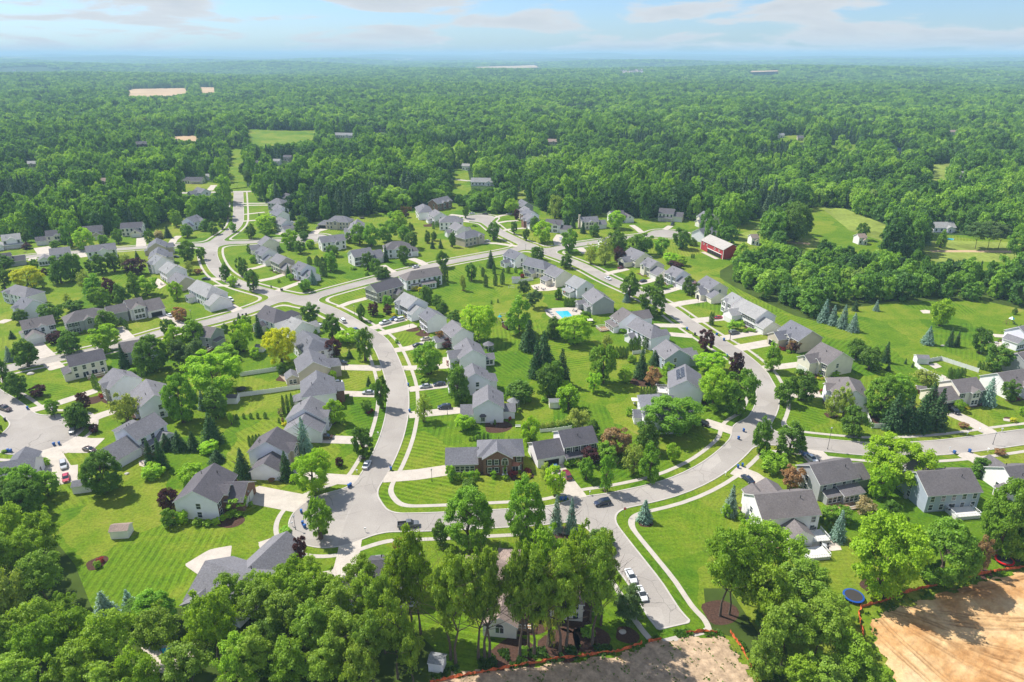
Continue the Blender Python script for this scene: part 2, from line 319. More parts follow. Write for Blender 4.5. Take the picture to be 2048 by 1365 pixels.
def crown_pts(nl, per, leaf, shape='round', seed=0):
    """unit crown: radius 1, height -1..1; leaf clumps on branches spread through an uneven volume"""
    r = np.random.default_rng(seed); C = []; k = 0; ph = r.random(6)*6.28
    while len(C) < nl:
        k += 1; d = r.normal(size=3); d /= np.linalg.norm(d)
        az = math.atan2(d[1], d[0]); lump = 1+.13*math.sin(2*az+ph[0])+.10*math.sin(3*az+ph[1]+2*d[2])+.08*math.sin(5*d[2]+ph[2])
        rad = (0.62+0.26*r.random()) if shape != 'loose' else 0.40+0.48*r.random()
        p = d*rad*lump
        if p[2] < -0.45 and r.random() < 0.35: continue
        if shape == 'egg': p = d*(0.70+.14*r.random()); p[:2] *= (1.0-0.22*max(0, p[2]))
        if shape == 'oval': p[:2] *= (1.0-0.22*max(0, p[2]))
        if shape == 'pyramid': p[:2] *= (1.1-0.50*(p[2]*0.5+0.5))
        if shape == 'loose' and math.sin(p[0]*5+ph[3])*math.sin(p[1]*5+ph[4])*math.sin(p[2]*5+ph[5]) > 0.30: continue
        if all(np.linalg.norm(p-q) > 0.95/nl**0.5 for q in C) or k > nl*30: C.append(p)
    lr = 1.15/nl**0.40; P = []
    for c in C:
        l = lr*(0.65+0.7*r.random()); n = int(per*(0.6+0.8*r.random())); d = r.normal(size=(n,3)); d[:,2] = np.where(d[:,2] < -0.4, -d[:,2], d[:,2]); d /= np.linalg.norm(d,axis=1)[:,None]
        out = c/np.linalg.norm(c); q = c+d*l*(0.45+0.62*r.random((n,1)))*np.array([1,1,0.85])
        nn = d*0.5+out*0.3+np.array([0,0,0.45])+r.normal(size=(n,3))*0.55; nn /= np.linalg.norm(nn,axis=1)[:,None]
        P.append(quads(q, nn, leaf*(0.55+0.9*r.random(n)), 1.1))
    P = np.concatenate(P); lo = np.percentile(P, 1.0, 0); hi = np.percentile(P, 99.0, 0)
    return (P-(lo+hi)/2)/((hi-lo)/2)
def conifer_pts(tiers, per, leaf, seed=0, droop=0.25, slim=1.0):
    r = np.random.default_rng(seed); P = []
    for i in range(tiers):
        t = (i+r.random()*0.5)/tiers; rad = (1-t)**0.85*(0.92+0.16*r.random())+0.03; z = -1+2*t
        nb = max(4, int(per*(1-t)+3))
        a0 = r.random()*6.28
        for j in range(nb):
            a = a0+6.283*j/nb+r.normal()*0.16; ln = rad*(0.82+0.34*r.random())
            k = max(3, int(7*ln)+2)
            for q in range(k):
                f = 0.25+0.75*(q+0.5)/k; p = np.array([math.cos(a)*ln*f, math.sin(a)*ln*f, z-droop*ln*f*f*0.55+0.03])
                m = 2
                C = p+r.normal(size=(m,3))*leaf*0.7; nn = np.tile(np.array([math.cos(a)*0.35, math.sin(a)*0.35, 1.0]), (m,1))+r.normal(size=(m,3))*0.45
                nn /= np.linalg.norm(nn,axis=1)[:,None]; P.append(quads(C, nn, leaf*(0.7+0.6*r.random(m)), 1.5))
    return np.concatenate(P)
def column_pts(n, leaf, seed=0):
    r = np.random.default_rng(seed); z = r.random(n)*2-1
    rad = np.clip(1.0-np.clip(z,0,1)**2.2*0.95, 0.03, 1)*(0.85+0.15*np.clip(z+1.6,0,1)); a = r.random(n)*6.283
    k = 0.8+0.22*r.random(n)+0.08*np.sin(a*5+z*7)
    C = np.stack([np.cos(a)*rad*k, np.sin(a)*rad*k, z], 1)
    nn = np.stack([np.cos(a), np.sin(a), 0.5+0*a], 1)+r.normal(size=(n,3))*0.4; nn /= np.linalg.norm(nn,axis=1)[:,None]
    return quads(C, nn, leaf*(0.6+0.8*r.random(n)), 1.0)
def trunk_mesh(seed, h=1.0, r=0.06, limbs=5, top=1.0):
    """unit trunk from z=0 up to z=1 with limbs that fork into the crown"""
    rr = random.Random(seed); b = MB(); p = Vector((0,0,0)); n = 5
    for i in range(n):
        q = Vector((rr.uniform(-.02,.02)*(i+1), rr.uniform(-.02,.02)*(i+1), (i+1)/n*top)); r0 = r*(1-0.16*i); r1 = r*(1-0.16*(i+1))
        b.tube(p, q, r0*(1.35 if i == 0 else 1), r1, 7)
        if i >= 1:
            for k in range(limbs//3+1):
                a = rr.random()*6.283; e = q+Vector((math.cos(a), math.sin(a), 0.8+rr.random()*0.5))*0.22
                b.tube(q, e, r1*0.55, r1*0.2, 5)
                e2 = e+Vector((math.cos(a+.6), math.sin(a+.6), 0.9))*0.13; b.tube(e, e2, r1*0.22, r1*0.1, 4)
        p = q
    return b.mesh('trunk', [MT['trunk']])
CR = {}
CR['round'] = [qmesh('crown', crown_pts(56, 105, 0.052, 'round', 10+i), MT['leaf']) for i in range(4)]
CR['oval'] = [qmesh('crown', crown_pts(56, 105, 0.05, 'oval', 20+i), MT['leaf']) for i in range(4)]
CR['pyr'] = [qmesh('crown', crown_pts(54, 100, 0.052, 'pyramid', 30+i), MT['leaf']) for i in range(3)]
CR['big'] = [qmesh('crown', crown_pts(120, 170, 0.028, 'round', 40+i), MT['leaf']) for i in range(4)]
CR['egg'] = [qmesh('crown', crown_pts(130, 170, 0.028, 'egg', 90+i), MT['leaf']) for i in range(3)]
CR['tall'] = [qmesh('crown', crown_pts(95, 120, 0.032, 'loose', 50+i), MT['leaf']) for i in range(5)]
CR['bush'] = [qmesh('crown', crown_pts(22, 60, 0.10, 'round', 60+i), MT['leaf']) for i in range(3)]
CR['loose'] = [qmesh('crown', crown_pts(44, 70, 0.048, 'loose', 65+i), MT['leaf']) for i in range(3)]
CR['fir'] = [qmesh('crown', conifer_pts(20, 17, 0.055, 70+i), MT['needle']) for i in range(3)]
CR['col'] = [qmesh('crown', column_pts(1500, 0.075, 80+i), MT['needle']) for i in range(2)]
TR = [trunk_mesh(i) for i in range(4)]; TRT = [trunk_mesh(10+i, r=0.0135, limbs=9) for i in range(4)]
# ------------------------------------------------------------------ ground and roads
def poly_mesh(name, pts, matl, z, kind='structure', cat=None, label=None):
    from mathutils.geometry import tessellate_polygon
    v = [(x, y, z) for x, y in pts]; f = [tuple(t) for t in tessellate_polygon([[Vector(p) for p in v]])]
    m = me(name, v, f, [matl])
    up = [p for p in m.polygons if p.normal.z < 0]
    for p in up: p.flip()
    o = ob(name, m); tag(o, label, cat, None, kind); return o
def gpoly(r, pts): return [rg(r, *p) for p in pts]
# one ground sheet out to the horizon, rising into low far hills
def terrain_z(x, y):
    d = np.hypot(x, y)
    r = np.clip((d-9000)/14000, 0, 1)
    h = 118*r*(0.75+0.35*np.sin(x/3100+1.3)*np.sin(y/2700)+0.22*np.sin(x/1100+y/1700)+0.12*np.sin(x/470+2))
    return h + 34*np.clip((d-2600)/3500,0,1)*(np.sin(x/1400+0.5)*np.sin(y/620+.4*np.sin(x/900))+.4*np.sin(x/390+y/520))
def ground():
    xs = np.concatenate([-np.geomspace(30000, 900, 46), np.linspace(-800, 800, 9), np.geomspace(900, 30000, 46)])
    ys = np.concatenate([[-30000,-8000,-2000,-300], np.linspace(0, 1500, 10), np.geomspace(1700, 30000, 110)])
    X, Y = np.meshgrid(xs, ys); Z = terrain_z(X, Y); v = np.stack([X, Y, Z], -1).reshape(-1,3)
    nx = len(xs); f = [(j*nx+i, j*nx+i+1, (j+1)*nx+i+1, (j+1)*nx+i) for j in range(len(ys)-1) for i in range(nx-1)]
    m = mat('distant_land', (0.05,0.1,0.02), 0.98, 0.05); nt = m.node_tree; b = nt.nodes['Principled BSDF']; w = wpos(nt)
    f1 = noise(nt, w, 0.02, 6.0, 0.75); f2 = noise(nt, w, 0.0011, 4.0, 0.6)
    c = ramp(nt, f1, [(0.35, (0.016,0.032,0.010)), (0.5, (0.036,0.068,0.018)), (0.68, (0.07,0.115,0.028))])
    mp_ = N(nt, 'ShaderNodeMapping'); mp_.inputs['Scale'].default_value = (1.0, 0.28, 1.0); L(nt, w, mp_.inputs[0])
    fld = maprange(nt, noise(nt, mp_.outputs[0], 0.0021, 3.0, 0.5), 0.655, 0.67)
    dist = N(nt, 'ShaderNodeVectorMath', operation='LENGTH'); L(nt, w, dist.inputs[0])
    far = maprange(nt, dist.outputs['Value'], 3500, 4500)
    c = mixc(nt, M2(nt, 'MULTIPLY', fld, far), c, ramp(nt, f2, [(0.4, (0.34,0.27,0.17)), (0.6, (0.16,0.22,0.06))]))
    L(nt, c, b.inputs['Base Color'])
    o = ob('ground', me('ground', [tuple(p) for p in v], f, [m], smooth=True)); tag(o, kind='structure')
ground()
HOOD = gpoly(0, [(-500,476),(60,474),(130,480),(215,470),(290,462),(335,442),(400,428),(440,405),(452,396),(340,394),(340,372),(420,362),(452,372),(452,340),(462,300),(486,300),(492,372),(512,384),(520,400),(585,418),(600,446),(640,446),(700,434),(780,424),(905,404),
   (960,430),(1010,428),(1040,400),(1145,446),(1210,425),(1300,442),(1420,440),(1440,470),(1500,440),(1560,432),(1640,412),(1700,425),(1780,455),(1860,470),(2500,480),(3200,1900),(1500,1900),(400,1900),(-900,1900)])
poly_mesh('lawn', HOOD, MT['lawn'], 0.02)
CLEAR = [(0,[(490,258),(560,262),(636,262),(640,282),(560,292),(500,296),(490,275)],'lawn'),(0,[(455,300),(490,296),(494,376),(450,380),(462,340)],'lawn'),
 (0,[(350,372),(440,368),(440,392),(345,394)],'lawn'),(0,[(895,338),(935,338),(945,392),(900,392)],'lawn'),(0,[(1024,372),(1050,372),(1060,395),(1030,402)],'meadow'),
 (0,[(244,190),(262,180),(370,178),(385,186),(335,196),(255,197)],'field'),(0,[(395,176),(432,177),(436,186),(400,190)],'field'),
 (0,[(1488,236),(1566,235),(1568,241),(1488,243)],'meadow'),(0,[(1560,272),(1615,270),(1618,286),(1560,288)],'lawn'),(0,[(1650,292),(1716,290),(1720,303),(1652,306)],'lawn'),
 (0,[(1858,330),(1912,325),(1900,372),(1858,372)],'meadow'),(0,[(1990,296),(2030,294),(2036,303),(1992,305)],'lawn'),
 (0,[(1640,414),(1690,418),(1785,455),(1770,484),(1700,462)],'meadow'),(0,[(1855,480),(2060,486),(2060,524),(1860,524),(1845,500)],'meadow'),
 (0,[(1560,474),(1640,478),(1630,500),(1560,492)],'meadow'),(0,[(340,274),(400,272),(402,284),(345,286)],'field'),(0,[(0,392),(24,392),(24,400),(0,402)],'field'),
 (0,[(905,318),(925,318),(925,325),(905,325)],'lawn'),(0,[(1455,476),(1500,462),(1530,440),(1520,478),(1480,492)],'meadow'),
 (0,[(950,136),(1075,132),(1080,137),(960,141)],'field'),(0,[(1240,148),(1290,147),(1290,151),(1240,152)],'field'),(0,[(90,118),(150,117),(150,119),(90,121)],'field'),
 (0,[(1500,152),(1560,150),(1560,153),(1500,155)],'field'),(0,[(1080,170),(1110,169),(1110,174),(1080,175)],'field'),(0,[(600,150),(690,149),(690,152),(600,153)],'meadow')]
CLEARW = []
for r, pts, k in CLEAR:
    w_ = gpoly(r, pts); CLEARW.append([rp(r,*p) for p in pts]); far = max(p[1] for p in w_)
    if far < 900: poly_mesh('meadow' if k != 'lawn' else 'lawn', w_, MT[k], 0.03)
    else:
        c = np.mean(w_, 0); zz = float(max(terrain_z(p[0], p[1]) for p in list(w_)+[c]))+0.6
        poly_mesh('field', w_, MT[k], zz)
# path strips of bare earth beyond the houses
def ribbon_pts(r, pts, hw):
    P = [Vector(rg(r, *p)) for p in pts]; Lp = []; Rp = []
    for i, p in enumerate(P):
        d = (P[min(i+1, len(P)-1)]-P[max(i-1, 0)]).normalized(); n = Vector((-d.y, d.x))*hw; Lp.append(tuple(p+n)); Rp.append(tuple(p-n))
    return Lp+Rp[::-1]
poly_mesh('path', ribbon_pts(0, [(1861,503),(1940,503),(2030,504),(2200,505)], 2.5), MT['field'], 0.05)
poly_mesh('path', ribbon_pts(0, [(1540,482),(1590,486),(1620,488)], 2.5), MT['field'], 0.05)
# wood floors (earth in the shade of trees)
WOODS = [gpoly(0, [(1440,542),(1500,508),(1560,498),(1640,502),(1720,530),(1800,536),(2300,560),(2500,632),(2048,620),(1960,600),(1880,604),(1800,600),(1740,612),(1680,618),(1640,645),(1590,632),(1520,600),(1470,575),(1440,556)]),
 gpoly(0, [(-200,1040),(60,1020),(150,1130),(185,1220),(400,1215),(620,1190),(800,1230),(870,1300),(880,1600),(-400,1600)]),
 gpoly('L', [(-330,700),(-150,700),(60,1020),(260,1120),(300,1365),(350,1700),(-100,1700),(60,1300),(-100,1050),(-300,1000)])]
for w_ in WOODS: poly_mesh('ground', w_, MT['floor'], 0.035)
# signed distance grid for every street
def spline(P, closed=False):
    P = [np.array(p, float) for p in P]
    if len(P) < 3: return np.array(P)
    Q = []; n = len(P)
    for i in range(n-1):
        p0, p1, p2, p3 = P[max(i-1,0)], P[i], P[i+1], P[min(i+2,n-1)]
        k = max(2, int(np.linalg.norm(p2-p1)/4))
        for j in range(k):
            t = j/k; Q.append(0.5*((2*p1)+(-p0+p2)*t+(2*p0-5*p1+4*p2-p3)*t*t+(-p0+3*p1-3*p2+p3)*t**3))
    Q.append(P[-1]); return np.array(Q)
ROADS = [
 ([(477,386),(477,430),(474,448),(462,462),(436,480),(425,492),(421,508),(426,526),(437,543),(453,556),(480,569),(521,581),(560,591),(600,601),(650,618),(693,640),(728,662),(750,676),(764,691),(775,712),(785,738),(793,765),(796,790),(794,829),(782,878),(760,928),(735,968),(702,1010),(676,1036)], 3.7),
 ([(676,1036),(740,1044),(838,1045),(1010,1037),(1085,1032),(1160,1020),(1215,1006),(1333,979),(1410,946),(1461,909),(1495,872),(1520,840),(1534,812),(1534,785),(1521,757),(1508,738),(1470,706),(1421,676),(1376,646),(1333,616),(1280,588),(1218,560),(1159,530),(1095,506),(1059,493),(1002,466),(980,450),(962,438)], 3.7),
 ([(1500,862),(1535,876),(1607,886),(1660,892),(1714,897),(1780,900),(1875,896),(1950,888),(2035,876),(2120,866),(2300,850)], 3.9),
 ([(1180,1022),(1192,1035),(1206,1055),(1234,1093),(1266,1135),(1297,1177),(1327,1226),(1351,1254)], 3.7),
 ([(608,602),(650,587),(716,569),(766,556),(808,545),(860,533),(908,523),(967,512),(1016,503),(1056,493)], 3.7),
 ([(560,597),(508,618),(450,636),(400,649),(350,660),(316,668),(266,683),(190,702),(116,717),(17,737),(-60,752),(-200,778)], 3.7),
 ([(-60,752),(-40,775),(-15,793),(15,812),(50,840),(82,866)], 3.7),
 ([(425,490),(366,491),(320,493),(250,498),(150,505),(58,514),(0,521),(-120,532)], 3.7),
 ([(436,487),(495,485),(560,481),(600,480),(625,478)], 3.7),
 ([(1095,503),(1130,494),(1190,485),(1240,478),(1290,472),(1333,468)], 3.7)]
BULBS = [((672,1036),12.0),((82,868),12.5),((958,437),12.0),((1333,468),11.0),((622,477),11.0)]
GX0, GX1, GY0, GY1, GS = -380.0, 420.0, 90.0, 660.0, 1.0
gx = np.arange(GX0, GX1+GS, GS); gy = np.arange(GY0, GY1+GS, GS); GXX, GYY = np.meshgrid(gx, gy)
def seg_dist(P, X, Y):
    D = np.full(X.shape, 1e9)
    for (x0,y0),(x1,y1) in zip(P[:-1], P[1:]):
        dx, dy = x1-x0, y1-y0; l2 = dx*dx+dy*dy
        if l2 < 1e-9: continue
        pad = 26; c = (X[0] >= min(x0,x1)-pad)&(X[0] <= max(x0,x1)+pad); r = (Y[:,0] >= min(y0,y1)-pad)&(Y[:,0] <= max(y0,y1)+pad)
        if not c.any() or not r.any(): continue
        ci = np.where(c)[0]; ri = np.where(r)[0]; sl_ = np.s_[ri[0]:ri[-1]+1, ci[0]:ci[-1]+1]
        xx = X[sl_]; yy = Y[sl_]; t = np.clip(((xx-x0)*dx+(yy-y0)*dy)/l2, 0, 1)
        d = np.hypot(xx-x0-t*dx, yy-y0-t*dy); D[sl_] = np.minimum(D[sl_], d)
    return D
def smin(a, b, k):
    h = np.clip(k-np.abs(a-b), 0, k)/k; return np.minimum(a, b)-h*h*k*0.25
ROADW = [spline([gp(*p) for p in pts]) for pts, hw in ROADS]
RD = None
for P, (pts, hw) in zip(ROADW, ROADS):
    d = seg_dist(P, GXX, GYY)-hw
    RD = d if RD is None else smin(RD, d, 7.0)
for c, r in BULBS:
    x, y = gp(*c); RD = smin(RD, np.hypot(GXX-x, GYY-y)-r, 6.0)
# the near road stops square at its lower end
ex, ey = gp(1345,1252); fx, fy = gp(1297,1177); ed = np.array([ex-fx, ey-fy]); ed /= np.linalg.norm(ed)
endclip = (GXX-ex)*ed[0]+(GYY-ey)*ed[1]
near_end = np.hypot(GXX-ex, GYY-ey) < 14
RDc = np.where(near_end, np.maximum(RD, endclip), RD)
# driveways: (region, house end, road end, width)
DRV = [(8,[(330,340),(120,395),(-20,450)],3.8),(8,[(790,590),(600,640),(380,705)],5.0),(8,[(905,665),(700,720),(430,780)],5.2),(8,[(1090,855),(850,940),(630,975)],4.6),(8,[(1275,1050),(1300,1180)],3.6),(8,[(1290,1160),(1000,1175),(730,1185)],4.4),
 ('F',[(1540,470),(1240,505)],4.4),('F',[(1650,665),(1240,705)],4.8),('F',[(1570,1130),(1300,1170),(1040,1190)],5.6),('F',[(670,330),(1030,340)],5.2),('F',[(640,535),(1000,545)],4.4),('F',[(500,890),(920,905)],4.8),('F',[(330,1140),(450,1190),(850,1215)],5.0),
 (21,[(700,345),(850,375),(1190,440)],8.0),(26,[(790,150),(980,85),(1230,5)],5.4),(26,[(250,320),(420,215),(560,190)],6.5),('J',[(720,330),(700,450),(660,620)],5.6),('J',[(640,560),(650,760)],13.0),
 ('G',[(420,1085),(500,1210),(620,1365)],5.4),('G',[(1590,755),(1760,810),(1920,865)],5.0),(11,[(1140,1130),(850,1165),(600,1190)],4.6),(11,[(745,870),(500,915),(330,945)],6.2),(11,[(640,745),(400,780),(150,825)],5.0),(10,[(1600,1050),(1380,1070),(1130,1095)],6.0),
 (10,[(1250,845),(1000,880),(810,920)],5.6),(10,[(970,690),(840,730),(730,760)],4.8),(10,[(660,595),(560,625),(440,650)],4.8),(10,[(330,470),(160,510),(10,550)],4.4),(10,[(640,1150),(1010,1155)],4.6),(10,[(830,1255),(1110,1280)],4.6),
 (18,[(810,300),(900,300),(1040,310)],6.0),(19,[(345,195),(200,195),(20,200)],5.0),(23,[(480,400),(330,290),(190,235)],6.0),(23,[(900,200),(820,120),(740,50)],8.0),(24,[(1120,250),(960,150),(840,105)],5.6),(20,[(760,340),(900,400),(1090,505)],5.6),
 (20,[(1330,200),(1500,240),(1700,330)],5.0),(16,[(770,440),(640,440),(500,420)],9.0),(16,[(500,740),(460,640),(400,540),(320,470)],7.0),(16,[(520,740),(525,610)],6.0),(16,[(910,165),(760,215),(640,290)],4.6),(16,[(760,5),(600,60),(400,125),(215,170)],4.4),
 (7,[(420,650),(490,730),(580,810)],6.0),(7,[(1420,450),(1500,540),(1600,640)],5.0),(7,[(1950,310),(2080,380),(2200,450)],5.0),(7,[(690,950),(640,900),(570,850)],5.6),(7,[(0,375),(100,385)],5.0),
 (3,[(870,625),(980,690),(1100,760)],5.6),(3,[(700,352),(880,352)],5.0),(3,[(760,432),(950,432)],3.0),(3,[(1620,295),(1470,345),(1310,375)],4.2),(3,[(1830,385),(1680,440),(1520,500)],4.2),(3,[(1390,185),(1270,220),(1130,245)],3.8),
 (2,[(350,855),(290,900),(250,960)],4.8),(2,[(1450,462),(1280,464),(1090,466)],3.6),(2,[(1650,485),(1300,486),(1090,490)],3.6),(2,[(1380,570),(1090,602)],3.4),(2,[(1300,665),(1090,682)],3.4),(2,[(770,170),(775,240),(715,310)],6.0),(2,[(1540,840),(1600,820),(1650,860)],7.0),
 (1,[(1700,455),(1695,590)],6.0),(1,[(500,570),(560,650)],9.0),(1,[(420,660),(380,730)],4.0),(1,[(1010,690),(960,620)],4.0),(4,[(1330,825),(1430,860),(1570,940)],5.0),(4,[(985,910),(1060,960),(1160,1010)],4.6),(4,[(300,470),(190,500),(110,600)],6.0),(4,[(640,560),(560,600)],5.0),
 (5,[(380,700),(560,705),(840,745)],4.0),(5,[(820,430),(680,440),(540,465)],3.6),(5,[(930,520),(760,530),(640,550)],3.6),(5,[(770,345),(620,370),(520,400)],3.6),(5,[(1330,600),(1290,660),(1310,730)],6.0),(5,[(1560,760),(1640,830)],5.0),(5,[(1940,590),(1960,620)],5.0),(5,[(0,360),(180,380)],5.0),(5,[(110,440),(230,440)],5.0),
 (6,[(380,425),(450,470),(500,515)],4.4),(6,[(850,435),(780,480)],4.4),(6,[(1090,520),(960,520)],4.4),(3,[(2000,920),(2080,880)],5.0)]
DD = np.full(GXX.shape, 1e9)
for r, pts, w in DRV:
    q = np.array([rg(r, *p) for p in pts]); d = seg_dist(q, GXX, GYY)-w/2
    t0 = (q[1]-q[0])/np.linalg.norm(q[1]-q[0]); t1 = (q[-1]-q[-2])/np.linalg.norm(q[-1]-q[-2])
    d = np.maximum(d, np.where(np.hypot(GXX-q[0][0], GYY-q[0][1]) < w, -((GXX-q[0][0])*t0[0]+(GYY-q[0][1])*t0[1]), d))
    d = np.maximum(d, np.where(np.hypot(GXX-q[-1][0], GYY-q[-1][1]) < w, (GXX-q[-1][0])*t1[0]+(GYY-q[-1][1])*t1[1], d)); DD = np.minimum(DD, d)
DD2 = np.full(GXX.shape, 1e9)
# clip helper: keep the part of each grid cell where every field is >= 0
def band_mesh(name, fields, matl, z, skirt=0.0):
    A = [np.minimum.reduce([f[:-1,:-1], f[1:,:-1], f[:-1,1:], f[1:,1:]]) for f in fields]; B = [np.maximum.reduce([f[:-1,:-1], f[1:,:-1], f[:-1,1:], f[1:,1:]]) for f in fields]
    full = np.logical_and.reduce([a >= 0 for a in A]); part = np.logical_and.reduce([b > 0 for b in B]) & ~full
    v = []; idx = {}; fc = []
    def vid(x, y):
        k = (round(x*200), round(y*200)); i = idx.get(k)
        if i is None: i = len(v); idx[k] = i; v.append((x, y, z))
        return i
    # merge runs of full cells
    for j in range(full.shape[0]):
        row = full[j]; 
        if not row.any(): continue
        for i in np.where(row)[0]:
            fc.append((vid(gx[i],gy[j]), vid(gx[i+1],gy[j]), vid(gx[i+1],gy[j+1]), vid(gx[i],gy[j+1])))
    jj, ii = np.where(part)
    for j, i in zip(jj, ii):
        c = [(gx[i],gy[j],*[f[j,i] for f in fields]), (gx[i+1],gy[j],*[f[j,i+1] for f in fields]), (gx[i+1],gy[j+1],*[f[j+1,i+1] for f in fields]), (gx[i],gy[j+1],*[f[j+1,i] for f in fields])]
        for tri in ((c[0],c[1],c[2]), (c[0],c[2],c[3])):
            P = list(tri)
            for k in range(2, 2+len(fields)):
                Q = []
                for a, b in zip(P, P[1:]+P[:1]):
                    if a[k] >= 0: Q.append(a)
                    if (a[k] >= 0) != (b[k] >= 0):
                        t = a[k]/(a[k]-b[k]); Q.append(tuple(p+(q-p)*t for p, q in zip(a, b)))
                P = Q
                if len(P) < 3: break
            if len(P) >= 3:
                ids = []
                for p in P:
                    q = vid(p[0], p[1])
                    if not ids or ids[-1] != q: ids.append(q)
                if len(ids) > 1 and ids[0] == ids[-1]: ids.pop()
                if len(set(ids)) == len(ids) and len(ids) >= 3: fc.append(tuple(ids))
    if skirt:
        from collections import Counter
        ec = Counter()
        for f in fc:
            for a, b in zip(f, f[1:]+f[:1]): ec[(min(a,b), max(a,b))] += 1
        n0 = len(v); base = {}
        for f in list(fc):
            for a, b in zip(f, f[1:]+f[:1]):
                if ec[(min(a,b), max(a,b))] == 1:
                    for q in (a, b):
                        if q not in base: base[q] = len(v); v.append((v[q][0], v[q][1], z-skirt))
                    fc.append((b, a, base[a], base[b]))
    o = ob(name, me(name, v, fc, [matl])); return o
tag(band_mesh('road', [-RDc], MT['road'], 0.045), kind='structure')
KW = 0.38
tag(band_mesh('kerb', [RDc, KW-RDc, DD], MT['kerb'], 0.145, 0.14), kind='structure')
tag(band_mesh('sidewalk', [RDc-2.75, 4.05-RDc, DD], MT['walk'], 0.07, 0.06), kind='structure')
tag(band_mesh('driveway', [-DD, RDc-0.0], MT['drive'], 0.075, 0.06), kind='structure')
tag(poly_mesh('country_road', ribbon_pts(0, [(200,391),(340,387),(475,384),(512,383),(640,380)], 3.4), MT['asphalt'], 0.06), kind='structure')
tag(poly_mesh('country_road', ribbon_pts(0, [(880,356),(935,362),(1050,360)], 3.0), MT['asphalt'], 0.06), kind='structure')
# graded soil and cleared ground: shaped sheets
def in_poly(px, py, poly):
    x, y = np.asarray(px, float), np.asarray(py, float); c = np.zeros(x.shape, bool); n = len(poly)
    for i in range(n):
        x0, y0 = poly[i]; x1, y1 = poly[(i+1)%n]
        if y0 == y1: continue
        c ^= ((y0 > y) != (y1 > y)) & (x < (x1-x0)*(y-y0)/(y1-y0)+x0)
    return c
def sheet(name, poly, matl, zf, step=0.5):
    P = np.array(poly); x = np.arange(P[:,0].min(), P[:,0].max(), step); y = np.arange(P[:,1].min(), P[:,1].max(), step); X, Y = np.meshgrid(x, y)
    ed = np.full(X.shape, 1e9)
    for (x0,y0),(x1,y1) in zip(poly, poly[1:]+poly[:1]):
        dx, dy = x1-x0, y1-y0; t = np.clip(((X-x0)*dx+(Y-y0)*dy)/(dx*dx+dy*dy+1e-9), 0, 1); ed = np.minimum(ed, np.hypot(X-x0-t*dx, Y-y0-t*dy))
    ins = in_poly(X, Y, poly); wob = 0.7*np.sin(X*0.9+np.sin(Y*1.3))+0.5*np.sin(Y*2.1+X*0.4)
    keep = ins & (ed+wob > 0.5); Z = 0.06+np.clip(ed/3, 0, 1)*np.maximum(zf(X, Y)+(0.45 if 'soil' in name else 0.2), 0.02)
    idx = -np.ones(X.shape, int); idx[keep] = np.arange(keep.sum()); v = np.stack([X[keep], Y[keep], Z[keep]], -1)
    q = keep[:-1,:-1]&keep[1:,:-1]&keep[:-1,1:]&keep[1:,1:]; J, I = np.where(q)
    f = np.stack([idx[J,I], idx[J,I+1], idx[J+1,I+1], idx[J+1,I]], -1)
    o = ob(name, me(name, [tuple(p) for p in v], [tuple(int(k) for k in p) for p in f], [matl], smooth=True)); tag(o, kind='structure')
    if 'soil' in name: at = o.data.attributes.new('disturbed', 'FLOAT', 'POINT'); at.data.foreach_set('value', soil_mark(X[keep], Y[keep]).astype(np.float32))
    return o
SOIL = gpoly(0, [(1748,1228),(1790,1212),(1838,1200),(1920,1170),(2048,1140),(2160,1115),(2500,1090),(2500,1700),(1840,1700),(1790,1400),(1772,1340),(1748,1290),(1738,1250)])
sx0, sy0 = gp(1850,1240); sx1, sy1 = gp(2048,1365)
RUTS = ((-60,0.0),(-60,3.0),(-46,0.6),(-46,4.0),(-80,-2.0),(-80,-5.5),(-25,2.0),(-25,5.0),(-10,8.0))
def soil_mark(X, Y):
    g = 0
    for ang, off in RUTS:
        a = math.radians(ang); u = (X-sx0+8)*math.cos(a)+(Y-sy0-1)*math.sin(a); w = -(X-sx0+8)*math.sin(a)+(Y-sy0-1)*math.cos(a)-off-0.008*u*u
        g = np.maximum(g, (np.exp(-((w-.45)/0.3)**2)+np.exp(-((w+.45)/0.3)**2))*(u > 0)*(u < 60)*(.6+.4*np.sin(u*.5+ang)))
    r = np.abs(Y-(sy0-3)+0.25*(X-sx0))-4; g = np.maximum(g, .8*np.exp(-(r/1.1)**2)*(X > sx0)*(.6+.4*np.sin(X*1.3)))
    return np.clip(g, 0, 1)
def soil_z(X, Y):
    z = 0.30*np.sin(X*0.22+1)*np.sin(Y*0.3)+0.10*np.sin(X*0.9+Y*0.5)+0.06*np.sin(X*2.3-Y*1.1)*np.sin(Y*1.9)
    # wheel ruts fanning out from the edge of the works
    for ang, off in RUTS:
        a = math.radians(ang); cx0, cy0 = sx0-8, sy0+1
        u = (X-cx0)*math.cos(a)+(Y-cy0)*math.sin(a); w = -(X-cx0)*math.sin(a)+(Y-cy0)*math.cos(a)-off-0.008*u*u
        z -= 0.30*(np.exp(-((w-.45)/0.22)**2)+np.exp(-((w+.45)/0.22)**2))*(u > 0)*(u < 60)
    r = np.hypot(X-(sx1+4), Y-(sy1+3)); z += 0.9*np.exp(-(r/4.0)**2)*(0.8+0.4*np.sin(X*1.7)*np.sin(Y*2.1))
    r = Y-(sy0-3)+0.25*(X-sx0); z += 0.35*np.exp(-((np.abs(r)-4)/1.6)**2)*(X > sx0)
    return z
sheet('bare_soil', SOIL, MT['soil'], soil_z, 0.22)
STRAW = gpoly(0, [(860,1352),(940,1334),(1140,1320),(1243,1304),(1300,1284),(1330,1272),(1375,1270),(1434,1268),(1462,1276),(1500,1330),(1540,1400),(1600,1700),(760,1700)])
rs = np.random.default_rng(5)
